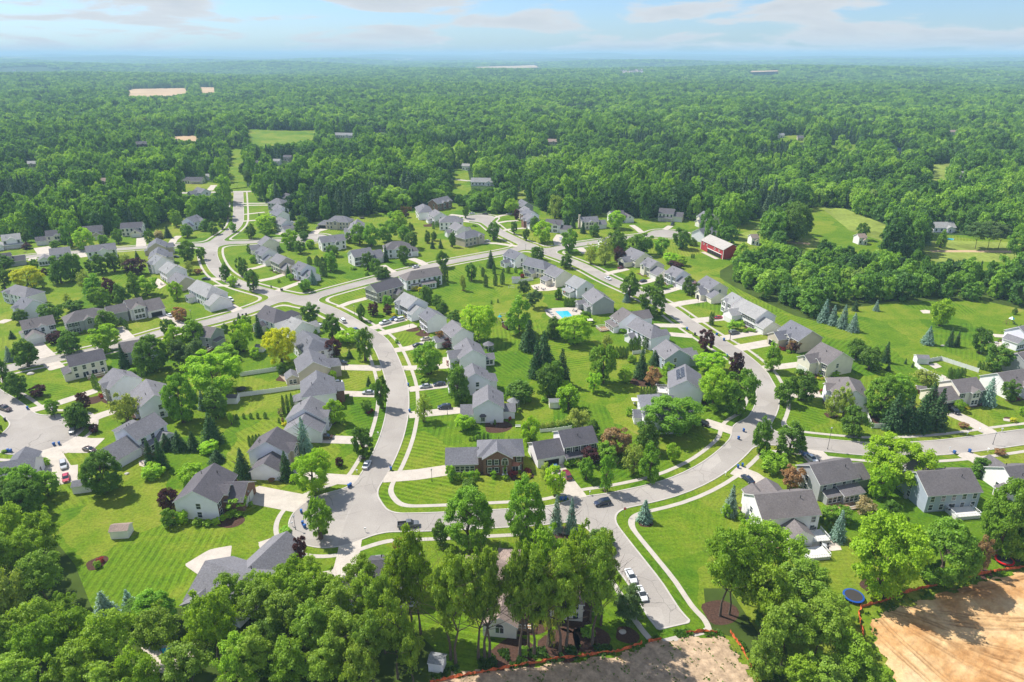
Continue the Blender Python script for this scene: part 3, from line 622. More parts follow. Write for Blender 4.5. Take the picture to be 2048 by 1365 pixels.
sheet('cleared_ground', STRAW, MT['straw'], lambda X, Y: 0.10*np.sin(X*1.1+np.sin(Y))*np.sin(Y*1.4)+0.05*np.sin(X*4.3+Y*3.1)+0.03*np.sin(X*7-Y*5), 0.4)
# ------------------------------------------------------------------ houses
PIT = 0.62
class Parts: pass
def gable_block(wl, rf, cx, cy, w, d, e, axis, hips=(0,0), o=0.38, rx=(0.0,0.0), pit=PIT, base=0.0, m=0, mf=None, z0=0.0):
    """walls into wl, roof into rf. axis 'x': ridge along x. hips: start/end hipped. rx: roof run on past each end (m). mf: wall material per side n,f,a,b"""
    if axis == 'y': T = lambda x, y, z: (cx-y, cy+x, z); w, d = d, w
    else: T = lambda x, y, z: (cx+x, cy+y, z)
    hw, hd = w/2, d/2; zr = e+hd*pit
    mm = dict(n=m, f=m, a=m, b=m)
    if mf: mm.update(mf)
    if axis == 'y': mm = dict(n=mm['b'], f=mm['a'], a=mm['n'], b=mm['f'])   # x->y turn
    ex0, ex1 = -hw, hw
    c = [T(ex0,-hd,z0),T(ex1,-hd,z0),T(ex1,hd,z0),T(ex0,hd,z0),T(ex0,-hd,e),T(ex1,-hd,e),T(ex1,hd,e),T(ex0,hd,e)]
    if wl is not None:
        wl.add(c, [(0,1,5,4)], mm['n']); wl.add(c, [(2,3,7,6)], mm['f'])
        if hips[0]: wl.add(c, [(3,0,4,7)], mm['a'])
        else: wl.add([c[3],c[0],c[4],T(ex0,0,zr-0.02),c[7]], [(0,1,2,3,4)], mm['a'])
        if hips[1]: wl.add(c, [(1,2,6,5)], mm['b'])
        else: wl.add([c[1],c[2],c[6],T(ex1,0,zr-0.02),c[5]], [(0,1,2,3,4)], mm['b'])
    t = 0.14; ze = e-o*pit
    xa = -hw-(o if not rx[0] else rx[0]); xb = hw+(o if not rx[1] else rx[1])
    ra = -hw+hd if hips[0] else xa; rb = hw-hd if hips[1] else xb
    if ra > rb: ra = rb = (ra+rb)/2
    top = [T(xa,-hd-o,ze+t),T(xb,-hd-o,ze+t),T(xb,hd+o,ze+t),T(xa,hd+o,ze+t),T(ra,0,zr+t),T(rb,0,zr+t)]
    bot = [(p[0],p[1],p[2]-0.22) for p in top]
    F = [(0,1,5,4),(2,3,4,5)]; per = [(0,1),(2,3)]
    if hips[0]: F.append((3,0,4)); per.append((3,0))
    else: per += [(4,0),(3,4)]
    if hips[1]: F.append((1,2,5)); per.append((1,2))
    else: per += [(1,5),(5,2)]
    rf.add(top, F, 0)
    rf.add(top+bot, [tuple(i+6 for i in f)[::-1] for f in F], 1)
    rf.add(top+bot, [(a, a+6, b+6, b) for a, b in per], 1)
    return zr
def shed_block(wl, rf, x0, y0, x1, y1, zlo, zhi, side='n', m=0, walls=True, t=0.14):
    """lean-to: high edge against the house on the side opposite to `side`"""
    o = 0.3
    if side in 'nf':
        s = -1 if side == 'n' else 1; yl = y0 if side == 'n' else y1; yh = y1 if side == 'n' else y0
        P = [(x0-o, yl+s*o, zlo), (x1+o, yl+s*o, zlo), (x1+o, yh, zhi), (x0-o, yh, zhi)]
    else:
        s = -1 if side == 'a' else 1; xl = x0 if side == 'a' else x1; xh = x1 if side == 'a' else x0
        P = [(xl+s*o, y0-o, zlo), (xl+s*o, y1+o, zlo), (xh, y1+o, zhi), (xh, y0-o, zhi)]
    top = [(a,b,c+t) for a,b,c in P]; bot = [(a,b,c-0.06) for a,b,c in P]
    rf.add(top+bot, [(0,1,2,3)], 0); rf.add(top+bot, [(7,6,5,4),(0,4,5,1),(1,5,6,2),(2,6,7,3),(3,7,4,0)], 1)
    if walls:
        wl.add([(x0,y0,0),(x1,y0,0),(x1,y1,0),(x0,y1,0)]+[(x0,y0,zlo-.05),(x1,y0,zlo-.05),(x1,y1,zlo-.05),(x0,y1,zlo-.05)], [(0,1,5,4),(1,2,6,5),(2,3,7,6),(3,0,4,7)], m)
def window_meshes():
    f = MB(); w, h = 0.58, 0.84
    f.box(-w-.1,-.07,-h-.1, -w,.0,h+.1); f.box(w,-.07,-h-.1, w+.1,0,h+.1); f.box(-w,-.07,h, w,0,h+.12); f.box(-w-.12,-.10,-h-.12, w+.12,0,-h); f.box(-w,-.055,-.04, w,0,.04)
    p = MB(); p.box(-w,-.03,-h, w,-.005,h)
    s = MB(); s.box(-.2,-.05,-h-.05, .2,0,h+.05)
    for k in range(5): s.box(-.16,-.065,-h+.06+k*.31, .16,-.05,-h+.2+k*.31)
    far = MB(); far.box(-w-.12,-.05,-h-.12, w+.12,0,h+.12, 0); far.box(-w,-.07,-h, w,-.045,h, 1)
    return f.mesh('window_frame', [MT['trim']]), p.mesh('window_pane', [MT['glass']]), s.mesh('shutter', [MT['shutter']]), far.mesh('window', [MT['trim'], MT['glass']])
WF, WP, WS, WFAR = window_meshes()
def garage_mesh(w, openg=False):
    b = MB()
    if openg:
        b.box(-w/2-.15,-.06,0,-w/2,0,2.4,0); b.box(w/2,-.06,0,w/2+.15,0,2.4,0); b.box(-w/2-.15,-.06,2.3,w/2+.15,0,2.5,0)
        b.box(-w/2,-.02,0,w/2,-.005,2.3,1)  # flat dark sheet: shade of the garage interior painted in
    else:
        for k in range(4): b.box(-w/2,-.06,k*.56+.02,w/2,0,k*.56+.54,0)
        b.box(-w/2-.12,-.08,0,-w/2,0,2.4,0); b.box(w/2,-.08,0,w/2+.12,0,2.4,0); b.box(-w/2-.12,-.08,2.26,w/2+.12,0,2.42,0)
    return b.mesh('garage_door', [MT['garage'], MT['dark']])
GM = {(w, o): garage_mesh(w, o) for w in (4.8, 2.6) for o in (0, 1)}
def door_mesh():
    b = MB(); b.box(-.65,-.05,0,.65,0,2.35,0); b.box(-.45,-.08,.05,.45,-.05,2.1,1); b.box(-.9,-.8,0,.9,0,.14,0); b.box(-.5,-.065,2.12,.5,-.05,2.3,2); return b.mesh('front_door', [MT['trim'], MT['shutter'], MT['glass']])
DM = door_mesh()
def patio_door_mesh():
    b = MB(); b.box(-1.0,-.05,0,1.0,0,2.2,0); b.box(-.9,-.07,.08,-.05,-.045,2.1,1); b.box(.05,-.07,.08,.9,-.045,2.1,1); return b.mesh('patio_door', [MT['trim'], MT['glass']])
PDM = patio_door_mesh()
def vent_mesh():
    b = MB(); b.tube((0,0,-.6),(0,0,.55),.09,.09,8); b.tube((0,0,.5),(0,0,.62),.16,.12,8); return b.mesh('vent_pipe', [MT['dark']])
VM = vent_mesh()
def arch_mesh():
    b = MB(); n = 12; r = 1.0
    b.box(-r,-.07,0,r,0,1.6,0); b.box(-r+.15,-.09,.1,-.06,-.065,1.5,1); b.box(.06,-.09,.1,r-.15,-.065,1.5,1)
    P = [(r*math.cos(math.pi*i/n),-.07,1.6+r*math.sin(math.pi*i/n)) for i in range(n+1)]; b.add(P, [tuple(range(n+1))], 0)
    P = [((r-.16)*math.cos(math.pi*i/n),-.085,1.64+(r-.16)*math.sin(math.pi*i/n)) for i in range(n+1)]; b.add(P, [tuple(range(n+1))], 1)
    return b.mesh('arched_window', [MT['trim'], MT['glass']])
AM = arch_mesh()
def rail_mesh(Lx, h=1.0):
    b = MB(); b.box(-Lx/2,-.05,h-.08,Lx/2,.05,h); b.box(-Lx/2,-.03,.1,Lx/2,.03,.16); n = max(2, int(Lx/0.45))
    for i in range(n+1): x = -Lx/2+Lx*i/n; b.box(x-.035,-.03,0,x+.035,.03,h-.06)
    return b.mesh('railing', [MT['trim']])
HOUSES = []
rh = random.Random(3)
HROT = {'n': 0.0, 'b': math.pi/2, 'f': math.pi, 'a': -math.pi/2}
def house(r, ax, ay, bx, by, D, e, wall, roof, hips, front, wings, label, facade=None, opts=()):
    """ridge ends read from the photograph; D = depth; e = eave height; wings: (anchor, offset, along, out, eave, ridge, extras)"""
    zr = e+D/2*PIT
    A = Vector(rg(r, ax, ay, zr)); B = Vector(rg(r, bx, by, zr)); v = B-A; Lr = v.length; ang = math.atan2(v.y, v.x)
    h0, h1 = ('A' in hips), ('B' in hips)
    # trim the overhang at gable ends; hipped ends reach on by half the depth
    o = 0.38; a0 = -Lr/2 + (o if not h0 else -D/2); b0 = Lr/2 - (o if not h1 else -D/2)
    mid = (A+B)/2; ux = Vector((math.cos(ang), math.sin(ang))); shift = (a0+b0)/2; Lm = b0-a0
    c = mid+ux*shift
    root = empty('house', (c.x, c.y, 0), ang); near = ppm(c.x, c.y) > 3.3
    wl, rf, fd = MB(), MB(), MB()
    mats = [MT[wall], MT[facade] if facade else MT[wall]]
    mf = {front: 1} if facade else None
    z_r = gable_block(wl, rf, 0, 0, Lm, D, e, 'x', (h0, h1), mf=mf)
    occ = {'n': [], 'f': [], 'a': [], 'b': []}; slots = []; halfL, halfD = Lm/2, D/2
    def put(kind, mesh, side, pos, z, at=None, out=0.0):
        """fix a piece on a wall; pos along the wall seen from outside. at = (cx, cy, hx, hy) box of the wing"""
        cx, cy, hx, hy = at or (0, 0, halfL, halfD)
        if side == 'n': p = (cx+pos, cy-hy-out)
        elif side == 'f': p = (cx-pos, cy+hy+out)
        elif side == 'a': p = (cx-hx-out, cy-pos)
        else: p = (cx+hx+out, cy+pos)
        q = ob(kind, mesh, root, (p[0], p[1], z), HROT[side]); return q
    def win(side, pos, z, at=None, sh=False, sc=1.0):
        if near:
            w = put('window', WF, side, pos, z, at); ob('pane', WP, w)
            w.scale = (sc, 1, sc)
        else: w = put('window', WFAR, side, pos, z, at); w.scale = (sc, 1, sc)
        if sh and near:
            for s in (-1, 1): put('shutter', WS, side, pos+s*(0.72*sc+.2), z, at)
    for wg in wings:
        anc, off, wx, wy, we, axr = wg[:6]; ex = wg[6] if len(wg) > 6 else ''
        if anc in 'AB':   # off = shift along y (m); wx = along x, wy = depth
            s = -1 if anc == 'A' else 1; cx = s*(halfL+wx/2); cy = off
            occ['a' if s < 0 else 'b'].append((cy-wy/2, cy+wy/2, we))
        else:             # off = fraction along the length; wx = along x, wy = projection
            s = -1 if anc == 'N' else 1; cx = off*(halfL-wx/2); cy = s*(halfD+wy/2)
            occ['n' if s < 0 else 'f'].append((cx-wx/2, cx+wx/2, we))
        box = (cx, cy, wx/2, wy/2)
        hp = 'h' in ex
        if axr == 's':
            sd = {'A':'a','B':'b','N':'n','F':'f'}[anc]
            shed_block(wl, rf, cx-wx/2, cy-wy/2, cx+wx/2, cy+wy/2, we, we+(wy if anc in 'NF' else wx)*0.28, sd, walls='p' not in ex)
            if 'p' in ex:
                k = max(2, int((wx if anc in 'NF' else wy)/2.6))
                for i in range(k+1):
                    if anc in 'NF': px_, py_ = cx-wx/2+wx*i/k, cy+s*(wy/2-.1)
                    else: px_, py_ = cx+s*(wx/2-.1), cy-wy/2+wy*i/k
                    b = MB(); b.box(-.1,-.1,0,.1,.1,we); ob('porch_post', b.mesh('porch_post', [MT['trim']]), root, (px_, py_, 0))
                b = MB(); b.box(cx-wx/2, cy-wy/2, 0, cx+wx/2, cy+wy/2, .3); ob('porch_floor', b.mesh('porch_floor', [MT['patio']]), root)
        else:
            run = 0.0; half = (wx if axr == 'y' else wy)/2; zrw = we+half*PIT
            inward = {'N': 1, 'F': 0, 'A': 1, 'B': 0}[anc]
            if (anc in 'NF' and axr == 'y'): run = max(0.0, (zrw-e)/PIT)+0.15 if zrw > e else 0.1
            rx = [0.0, 0.0]
            # ends: for axis y local start = -y (n side), end = +y
            if anc == 'N' and axr == 'y': rx[1] = run
            if anc == 'F' and axr == 'y': rx[0] = run
            if anc == 'A' and axr == 'x': rx[1] = 0.05
            if anc == 'B' and axr == 'x': rx[0] = 0.05
            hh = [0, 0]
            if hp:
                hh = [1, 1]
                if anc in 'NA': hh[1] = 0
                else: hh[0] = 0
            mfw = None
            if 'k' in ex: mfw = {'n': 1, 'f': 1, 'a': 1, 'b': 1}
            elif facade and anc in 'NF' and {'N':'n','F':'f'}[anc] == front: mfw = {'n': 1, 'f': 1, 'a': 1, 'b': 1}
            elif facade and anc in 'AB' and 'K' in ex: mfw = {front: 1}
            gable_block(wl, rf, cx, cy, wx, wy, we, axr, tuple(hh), rx=tuple(rx), mf=mfw)
        for sd in 'nfab':
            if 'g'+sd in ex or 'G'+sd in ex:
                wd = wx if sd in 'nf' else wy
                g = GM[(4.8 if wd > 5.6 else 2.6, 1 if 'G'+sd in ex else 0)]; put('garage_door', g, sd, 0, 0.02, box)
                if 'u' in ex: win(sd, 0, we-0.1+0.6, box, sc=0.75)
            elif 'w'+sd in ex:
                wd = wx if sd in 'nf' else wy; k = max(1, int(wd/1.6)); lo = min(1.55, we-1.1)
                for i in range(k): win(sd, (i-(k-1)/2)*1.45, lo, box)
                if we > 4.5:
                    for i in range(k): win(sd, (i-(k-1)/2)*1.45, 4.25, box)
            elif 'r'+sd in ex: put('arched_window', AM, sd, 0, 1.2 if we < 4.5 else 3.4, box)
            elif 'd'+sd in ex: put('front_door', DM, sd, 0, 0, box)
    # regular windows
    rows = [1.5, 4.2] if e > 4.5 else [1.5]
    back = {'n': 'f', 'f': 'n', 'a': 'b', 'b': 'a'}[front]
    for side in 'nfab':
        Ls = Lm if side in 'nf' else D
        if 'blank_'+side in opts: continue
        if side in 'ab' and front != side:
            if rh.random() < 0.55: k = 0
            else: k = 1
            posl = [rh.uniform(-1.5, 1.5)] if k else []
        else:
            k = max(2, int(Ls/(2.3 if side == front else 2.9))); posl = [(i-(k-1)/2)*Ls/k for i in range(k)]
        did = False
        for zi in rows:
            for p in posl:
                x = p if side in 'nb' else -p
                if any(l-.75 < x < h_+.75 and we+.2 > zi-0.9 for l, h_, we in occ[side]): continue
                if side == front and zi < 2 and not did and abs(p) < Ls/2/k+.3 and side in 'nf' and not any('d'+s in (wg[6] if len(wg) > 6 else '') for wg in wings for s in 'nf'):
                    put('front_door', DM, side, p, 0); did = True; continue
                if side == back and zi < 2 and abs(p) < Ls/2/k+.3 and side in 'nf': put('patio_door', PDM, side, p, 0.1); continue
                win(side, p, zi, sh=(side == front and 'noshut' not in opts))
    for q in range(2):
        x = rh.uniform(-.3, .3)*Lm; y = rh.choice((-1,1))*rh.uniform(.15,.3)*D; ob('vent_pipe', VM, root, (x, y, z_r-abs(y)*PIT+.3))
    wo_ = ob('wall', wl.mesh('wall', mats), root); ob('roof', rf.mesh('roof', [MT[roof], MT['trim']]), root)
    tag(root, label, 'house')
    HOUSES.append(dict(root=root, c=(c.x, c.y), ang=ang, L=Lm, D=D, label=label, front=front, near=near, zr=z_r, occ=occ))
    return root, Lm, D, z_r
HD = [
(1,5,425,240,400,9,5.6,'white','rl','','n',[('N',0,11.5,2.2,2.6,'s','p'),('N',0,5,.5,5.6,'y'),('A',-3,6,8,3,'y','gn')],'white house with a full front porch at the left edge by the woods'),
(1,535,375,790,350,9,5.6,'cream','rd','','n',[('N',.1,3.6,.7,5.6,'y','wn'),('A',-1,6.2,6.5,3.1,'x','gn')],'cream house with a low two-car garage below the left woods'),
(1,985,322,1228,303,9,5.2,'tan','rd','','n',[('N',.9,5.6,4,3.2,'y','gn')],'tan house half hidden by two lime trees under the left woods'),
(1,1447,280,1717,265,9,5.6,'white','rd','','n',[('N',.95,6.8,5,3.0,'y','gnuk')],'white house with a peach gabled garage at the wood edge','cream'),
(1,583,590,838,562,9,5.2,'white','rg','','f',[('N',-.3,7,2.6,2.5,'s','p'),('A',-3.5,6.5,8,3,'y','wn')],'white house with a low gabled wing behind the dark round trees'),
(1,1013,560,1385,515,9,5.6,'white','rg','','f',[('N',.2,4.4,.7,5.6,'y'),('N',-.7,6,1.0,2.7,'s')],'long white house seen from behind, near the large purple smoke bush'),
(1,-60,655,130,632,9,4.6,'grey','rd','','f',[('B',-1,6.5,7,3.0,'x')],'grey house with two dark roofs cut by the left edge'),
(7,185,-62,330,-30,9.5,5.4,'white','rg','AB','a',[('N',-.6,3.6,.8,5.4,'y','wn')],'hip-roofed house with a brick front among the far left garden trees','brick'),
(7,262,85,400,128,11,5.2,'bluewhite','rg','','n',[('A',0,5.5,6,3.0,'x','wn'),('N',-.3,3.5,.8,5.2,'y')],'pale gabled house with a low lean wing, below the brick-fronted one'),
(7,230,375,635,300,9,5.6,'white','rb','','n',[('N',.25,3.0,.6,5.6,'y','wn'),('N',-.95,6.6,5.5,3.0,'y','gn'),('A',0,1.4,3,3,'s')],'white house with a gabled front garage and a purple tree at its door'),
(7,905,257,1110,217,10,5.6,'grey','rb','AB','n',[('N',.05,4,.9,5.6,'y','rndn'),('B',.8,8,8,5.2,'x')],'grey house with a brownish hip roof and arched entry window'),
(7,1490,130,1700,87,10,5.6,'white','rb','','n',[('N',.35,5.2,1.0,5.6,'y','wn'),('B',-1.2,7.6,12,3.4,'x','Gn')],'white house with a twin front gable and an open dark garage'),
(7,785,802,1232,705,9,5.6,'cream','rd','','f',[('A',-1.2,2.6,7,2.9,'s'),('F',0,5,4,4.6,'y','h')],'cream house seen from behind, with a deck facing the near cul-de-sac'),
(7,1425,638,1860,570,9,5.6,'blue','rb','','f',[],'blue-grey house behind the large round maple, second along the lower cross street'),
(7,1355,940,1490,1032,11,5.6,'bluewhite','rg','','n',[('N',.2,3.4,.8,5.6,'y','wn')],'pale house with a stone front and clipped box hedges','tan'),
(15,600,310,668,440,11,5.6,'bluewhite','rg','','n',[('N',.2,3.6,1,5.6,'y')],'white house with a long gabled end beside the stone-fronted house'),
(15,418,703,668,573,9.5,5.6,'bluewhite','rg','','f',[('A',-.6,8,9.5,3.2,'x','ga'),('N',.95,5,3.2,2.8,'y','wn'),('N',-.5,8,2.0,2.7,'s','wn'),('F',.1,7,4,4.8,'y','h')],'large white house with a round brick patio beside the cul-de-sac'),
(16,-90,585,285,532,10,3.4,'white','rg','','f',[('F',.2,7,4,3.4,'y')],'low white house with a grey roof cut by the left edge'),
(2,340,147,640,148,8,3.2,'white','rd','','n',[('N',.9,9.5,2.2,2.4,'s','p')],'long low cottage with dormers and a porch by the far crossroad'),
(2,405,50,540,46,9,4.8,'brown','rd','','n',[],'brown barn-like building behind the long low cottage'),
(2,640,110,738,110,7,3.0,'white','rl','','n',[('N',0,4,.3,3.0,'y','gn')],'white detached garage behind the long low cottage'),
(2,565,268,668,292,9,5.4,'bluewhite','rg','','f',[('N',-.4,6.5,6,4.6,'y')],'white gabled house half in trees, first past the far crossroad'),
(2,440,638,565,598,10,5.6,'bluewhite','rg','','f',[('N',.9,4.6,1.6,5.2,'y'),('A',-1,5,7,3.2,'x','ga'),('B',1.5,4.5,6,3,'x')],'white house at the top corner of the far junction by three street maples'),
(2,1630,337,1712,362,9,5.4,'cream','rd','','n',[],'tan gabled house farthest up, tucked into the wood edge'),
(2,1515,402,1548,404,10,5.4,'grey','rg','AB','a',[],'grey hip-roofed house at the top of the far street'),
(2,1525,466,1592,500,9,5.4,'bluewhite','rg','','n',[('N',0,5.5,3.5,3,'y')],'grey-roofed house second down the far street on its right side'),
(2,1518,518,1598,560,9,5.4,'bluewhite','rg','','n',[('N',.2,5.5,3.5,3,'y')],'pale house with a garage gable, third down the far street'),
(2,1545,624,1645,662,9,5.4,'white','rg','','n',[('B',-1,5,8,3,'y','gn')],'white house with a gabled garage beside the small round pavilion tent'),
(2,1385,852,1440,888,11,5.6,'cream','rg','','n',[('N',-.5,7,6,3,'y')],'cream house with a dark-roofed garage wing above the hedge row'),
(2,1345,972,1432,1016,10,5.6,'white','rg','','n',[('N',-.5,3,.8,5.6,'y','wn'),('B',-1.0,4.5,7.5,3.1,'x')],'white house at the head of the row of three on the inner bend'),
(3,1528,42,1640,92,9.5,5.6,'tan','rg','','n',[('B',-.6,5.5,7.5,3.1,'x')],'tan house in the middle of the row of three on the inner bend','cream'),
(3,1785,135,1895,178,9.5,5.6,'bluewhite','rg','','n',[('N',0,3,.7,5.6,'y','wn'),('B',-.4,6.5,8,3.1,'x')],'white house with blue spruce in front, corner of the middle junction'),
(1,1885,458,1868,520,10,5.4,'tan','rg','','f',[('N',0,5,2.4,2.8,'s'),('F',0,6,4,4.4,'y','gf')],'taupe gabled house first of the row of five behind the bend'),
(2,100,985,75,1060,9.5,5.4,'cream','rg','','f',[('F',.2,6,3,4.6,'y','gf')],'cream house second of the row of five behind the bend'),
(3,60,57,150,88,11,5.4,'white','rl','','f',[('N',.1,4,.8,5.4,'y','wn'),('A',0,3,7,2.8,'s')],'white house with a small rear gable, third of the row of five'),
(3,210,140,310,196,10.5,5.6,'bluewhite','rl','','f',[('A',1,3.5,8,2.8,'s','wa')],'white house with a pale grey roof, fourth of the row of five'),
(3,312,270,430,330,10.5,3.9,'tan','rg','','f',[],'low tan house with a patio, last of the row of five'),
(3,565,360,735,440,10.5,5.6,'white','rl','B','f',[('B',-1.6,6.5,11,3.3,'x','gn'),('N',-.6,3.6,3.5,3.0,'y','wn')],'white corner house with a pale hip roof at the middle junction'),
(3,1385,665,1520,715,11.5,5.6,'white','rd','B','f',[('N',-.3,4.5,4,3.2,'y','wn'),('F',.6,6,4,5.2,'y','h')],'white corner house with a dark hip roof below the middle junction'),
(3,1700,805,1835,868,11,4.4,'bluewhite','rl','','f',[('F',.5,5.5,3,3.4,'y')],'low pale-roofed house behind the yellow tree'),
(13,655,240,735,308,11,5.2,'bluewhite','rg','B','f',[('F',.0,6,2.5,4.8,'y','h')],'grey hip-roofed house directly beside the yellow tree'),
(13,700,388,737,492,11.5,5.6,'tan','rg','','f',[('F',0,6.5,4.5,4.8,'y','hgf'),('N',.5,5,4.5,3.0,'x','wbwn')],'taupe house with a sun room between two white fences'),
(13,760,557,766,622,11.5,5.6,'white','rg','B','f',[('F',.1,6,3.0,5.0,'y','h'),('N',.4,5,3,2.7,'s')],'white hip-roofed house at the end of the lower white fence','brick'),
(14,718,208,655,312,12,5.4,'bluewhite','rg','','f',[('B',0.6,6,12,4.0,'x','gf'),('F',.2,4,1,5.4,'y','wf')],'white house with a long split gable beside the big blue spruce'),
(14,452,450,360,572,12,5.4,'bluewhite','rd','','f',[('B',1.5,6.5,9,3.0,'x'),('F',.1,4,1,5.4,'y','wf')],'white two-gabled house between two dark spruces near the bulb','tan'),
(21,430,105,255,330,11.5,5.6,'bluewhite','rd','','f',[('F',-.9,9,5.0,3.6,'y','gf'),('F',.1,4.2,1.0,5.6,'y','wf')],'large brick-fronted house with a white gabled end and wide drive','brick'),
(22,497,236,612,233,9,5.6,'brick','rg','AB','n',[('N',-.42,8.4,1.4,5.6,'y',''),('A',-.3,9.5,9,3.3,'x','wn')],'brick house with black shutters and a tall arched window'),
(22,1010,168,1282,125,9.5,5.6,'white','rd','','n',[('N',.1,10.5,2.0,2.7,'s','p'),('A',-.6,8.6,9.5,3.4,'x','Gn')],'white house with black shutters and an open double garage'),
(17,615,513,618,634,10,5.8,'bluewhite','rg','','n',[('N',.6,6.5,4.2,3.0,'y'),('F',.1,5,4,3.0,'y','wn')],'white gabled house with a bay window above a mulch bed'),
(17,490,342,515,425,11,5.4,'bluewhite','rg','','n',[('F',.3,6,2.6,4.8,'y','h'),('N',-.2,6,4,3.6,'y')],'pale gabled house fourth up the inner row of the centre street'),
(17,445,142,497,240,10.5,5.6,'white','rg','','n',[('N',.15,6.5,3.5,5.0,'y',''),('F',.3,4.5,4.0,3.0,'y','wb')],'white house with a large dark cross gable, near the round arbour'),
(8,1345,602,1475,708,10,5.6,'white','rg','','n',[('N',-.3,5.5,5.5,3.0,'y','gn')],'white house with a low dark garage roof behind two bronze shrubs'),
(8,1060,450,1165,530,9.5,5.6,'bluewhite','rg','','n',[],'white house with a wide flared drive and island beds'),
(8,770,268,935,350,11,5.6,'bluewhite','rl','','n',[('N',-.7,3.4,.9,5.6,'y','wn'),('B',-1.5,4.0,9,3.6,'x')],'pale-roofed white house with a pickup parked in its drive'),
(8,360,180,690,88,10,5.6,'tan','rd','','a',[('N',.7,5,3.6,3.0,'y','rn'),('F',-.3,6,4,4.6,'y','h')],'tan house with an end garage above the white pickup','cream'),
(4,1335,978,1662,925,10,5.6,'bluewhite','rb','A','f',[('N',.25,7.5,3.2,2.8,'s','wn'),('N',-.7,4,1.0,2.7,'s')],'white house with a sun room and a yellow shrub row behind it'),
(4,600,730,845,690,10,5.6,'white','rg','','n',[('N',.1,3.6,.8,5.6,'y'),('B',-.6,6.5,11,3.2,'x','gn')],'white house with a long sloping garage roof on the cross street'),
(4,1110,622,1215,615,11,5.6,'bluewhite','rb','AB','n',[('N',.0,4.6,1,5.6,'y','wndn'),('B',-1.2,4,8,3.4,'x','hgn')],'white hip-roofed house with a spruce before its entry'),
(4,225,565,525,530,9.5,5.6,'white','rg','','f',[('N',.35,4,1.5,4.6,'y','rn')],'white house seen from behind with a hedge along its end wall'),
(4,420,312,530,316,10,5.6,'tan','rg','AB','n',[('N',-.2,3.6,.8,5.6,'y','rn'),('A',-.4,7,7,3.1,'x','hGn')],'beige hip-roofed house with a dark garage at the small cul-de-sac'),
(4,690,352,655,430,9.5,5.0,'bluewhite','rg','','n',[('N',.5,6,3,3,'y')],'pale house half hidden by trees beside the beige hip-roofed house'),
(4,1478,168,1500,200,11,5.6,'bluewhite','rg','AB','n',[],'white hip-roofed house at the far cul-de-sac by a dark hedge'),
(4,1590,116,1772,73,10,5.6,'brick','rg','','n',[('N',-.2,4,.9,5.6,'y','wn'),('N',.7,3.6,.9,5.6,'y','wn')],'brick house at the wood edge beyond the far cul-de-sac'),
(4,1620,233,1690,272,10,5.6,'white','rg','','f',[('N',-.5,5,3,2.7,'s')],'white house with a planted terrace below the far hip-roofed one'),
(4,1765,314,1862,312,11,5.6,'white','rg','AB','f',[],'white hip-roofed house with a rear patio, third from the far cul-de-sac'),
(4,1860,385,1962,432,9.5,5.6,'white','rg','','f',[('N',-.6,4.5,4,3.0,'y'),('F',-.2,6,3.5,3.4,'y')],'white house with a small rear wing and two tall shrubs'),
(5,185,562,285,540,10,5.6,'tan','rg','AB','b',[('N',.7,4,.8,5.4,'y','rn')],'beige hip-roofed house on the corner of the cross street','brick'),
(5,855,172,935,216,9.5,5.4,'grey','rg','','n',[('N',0,5,2,4.8,'y')],'topmost grey house of the tight row by the willow'),
(5,893,252,962,292,9.5,5.4,'tan','rg','','n',[('N',0,4,1.5,5.0,'y')],'second house of the tight row by the willow'),
(5,915,287,1005,325,9.5,5.4,'bluewhite','rg','','n',[('N',.2,4,1.5,5.0,'y')],'third house of the tight row by the willow','brick'),
(5,930,342,1000,374,10,5.6,'bluewhite','rg','','n',[('N',.1,4,1.2,5.2,'y'),('B',-1,4,7,3,'x')],'nearest house of the tight row by the willow, brick in front','brick'),
(5,1155,410,1355,425,9,5.4,'white','rd','','n',[('N',.55,3.6,.8,5.4,'y','wn'),('B',-2.2,7,7,3.0,'x','gb')],'white house with a dark-roofed garage and a curved drive'),
(5,1560,390,1772,378,9,5.4,'cream','rg','','n',[('N',.1,3.4,.8,5.4,'y','wn'),('B',-1,6,7.5,3.2,'x','gn')],'cream house with an end chimney near the small east cul-de-sac'),
(6,115,257,282,247,9,5.4,'white','rd','','n',[('B',-1.5,6.5,9,3.6,'y','gnu')],'white house with a tall garage gable under the far woods'),
(6,715,218,905,232,9.5,5.6,'cream','rd','','n',[('N',0,9.5,2.3,2.6,'s','p'),('B',-.5,6.5,8,4.0,'x','gn')],'cream house with a full porch below the dark far woods'),
(6,1245,255,1382,305,11,5.6,'cream','rg','','n',[('N',-.7,3.2,.7,5.6,'y'),('N',.3,5.5,4.5,3.2,'y','gn')],'cream house with two front gables at the end of the east cul-de-sac'),
(6,1180,472,1340,434,10,5.4,'bluewhite','rg','','f',[],'pale grey house right behind the red barn'),
(5,1810,642,1960,630,9,4.2,'white','rg','','f',[],'white house hidden behind willowy trees at the small side road'),
(10,367,208,540,278,12,4.6,'cream','rg','','n',[('N',.15,7,5.5,3.2,'y','Gn'),('N',-.8,3,.8,4.6,'y')],'cream house with a dark open garage gable, top of the outer row'),
(10,575,330,695,380,10,5.6,'cream','rg','','n',[('N',-.3,3.2,.8,5.6,'y','rndn'),('B',-.6,7.5,9,3.2,'x','gn')],'cream house with an arched entry and paved forecourt'),
(10,870,432,1010,490,10,5.6,'bluewhite','rg','','n',[('N',0,3.2,.7,5.6,'y','wn'),('B',-.8,5.5,7.5,3.1,'x','gn')],'white house with black shutters behind the flag pole tree'),
(10,1280,550,1440,638,10.5,5.6,'cream','rg','','n',[('N',.0,4.2,3.0,4.6,'y',''),('B',-3.0,5.5,8,3.0,'x'),('N',.95,5,4.5,3.2,'y','Gn')],'cream house with the flag pole in its front garden'),
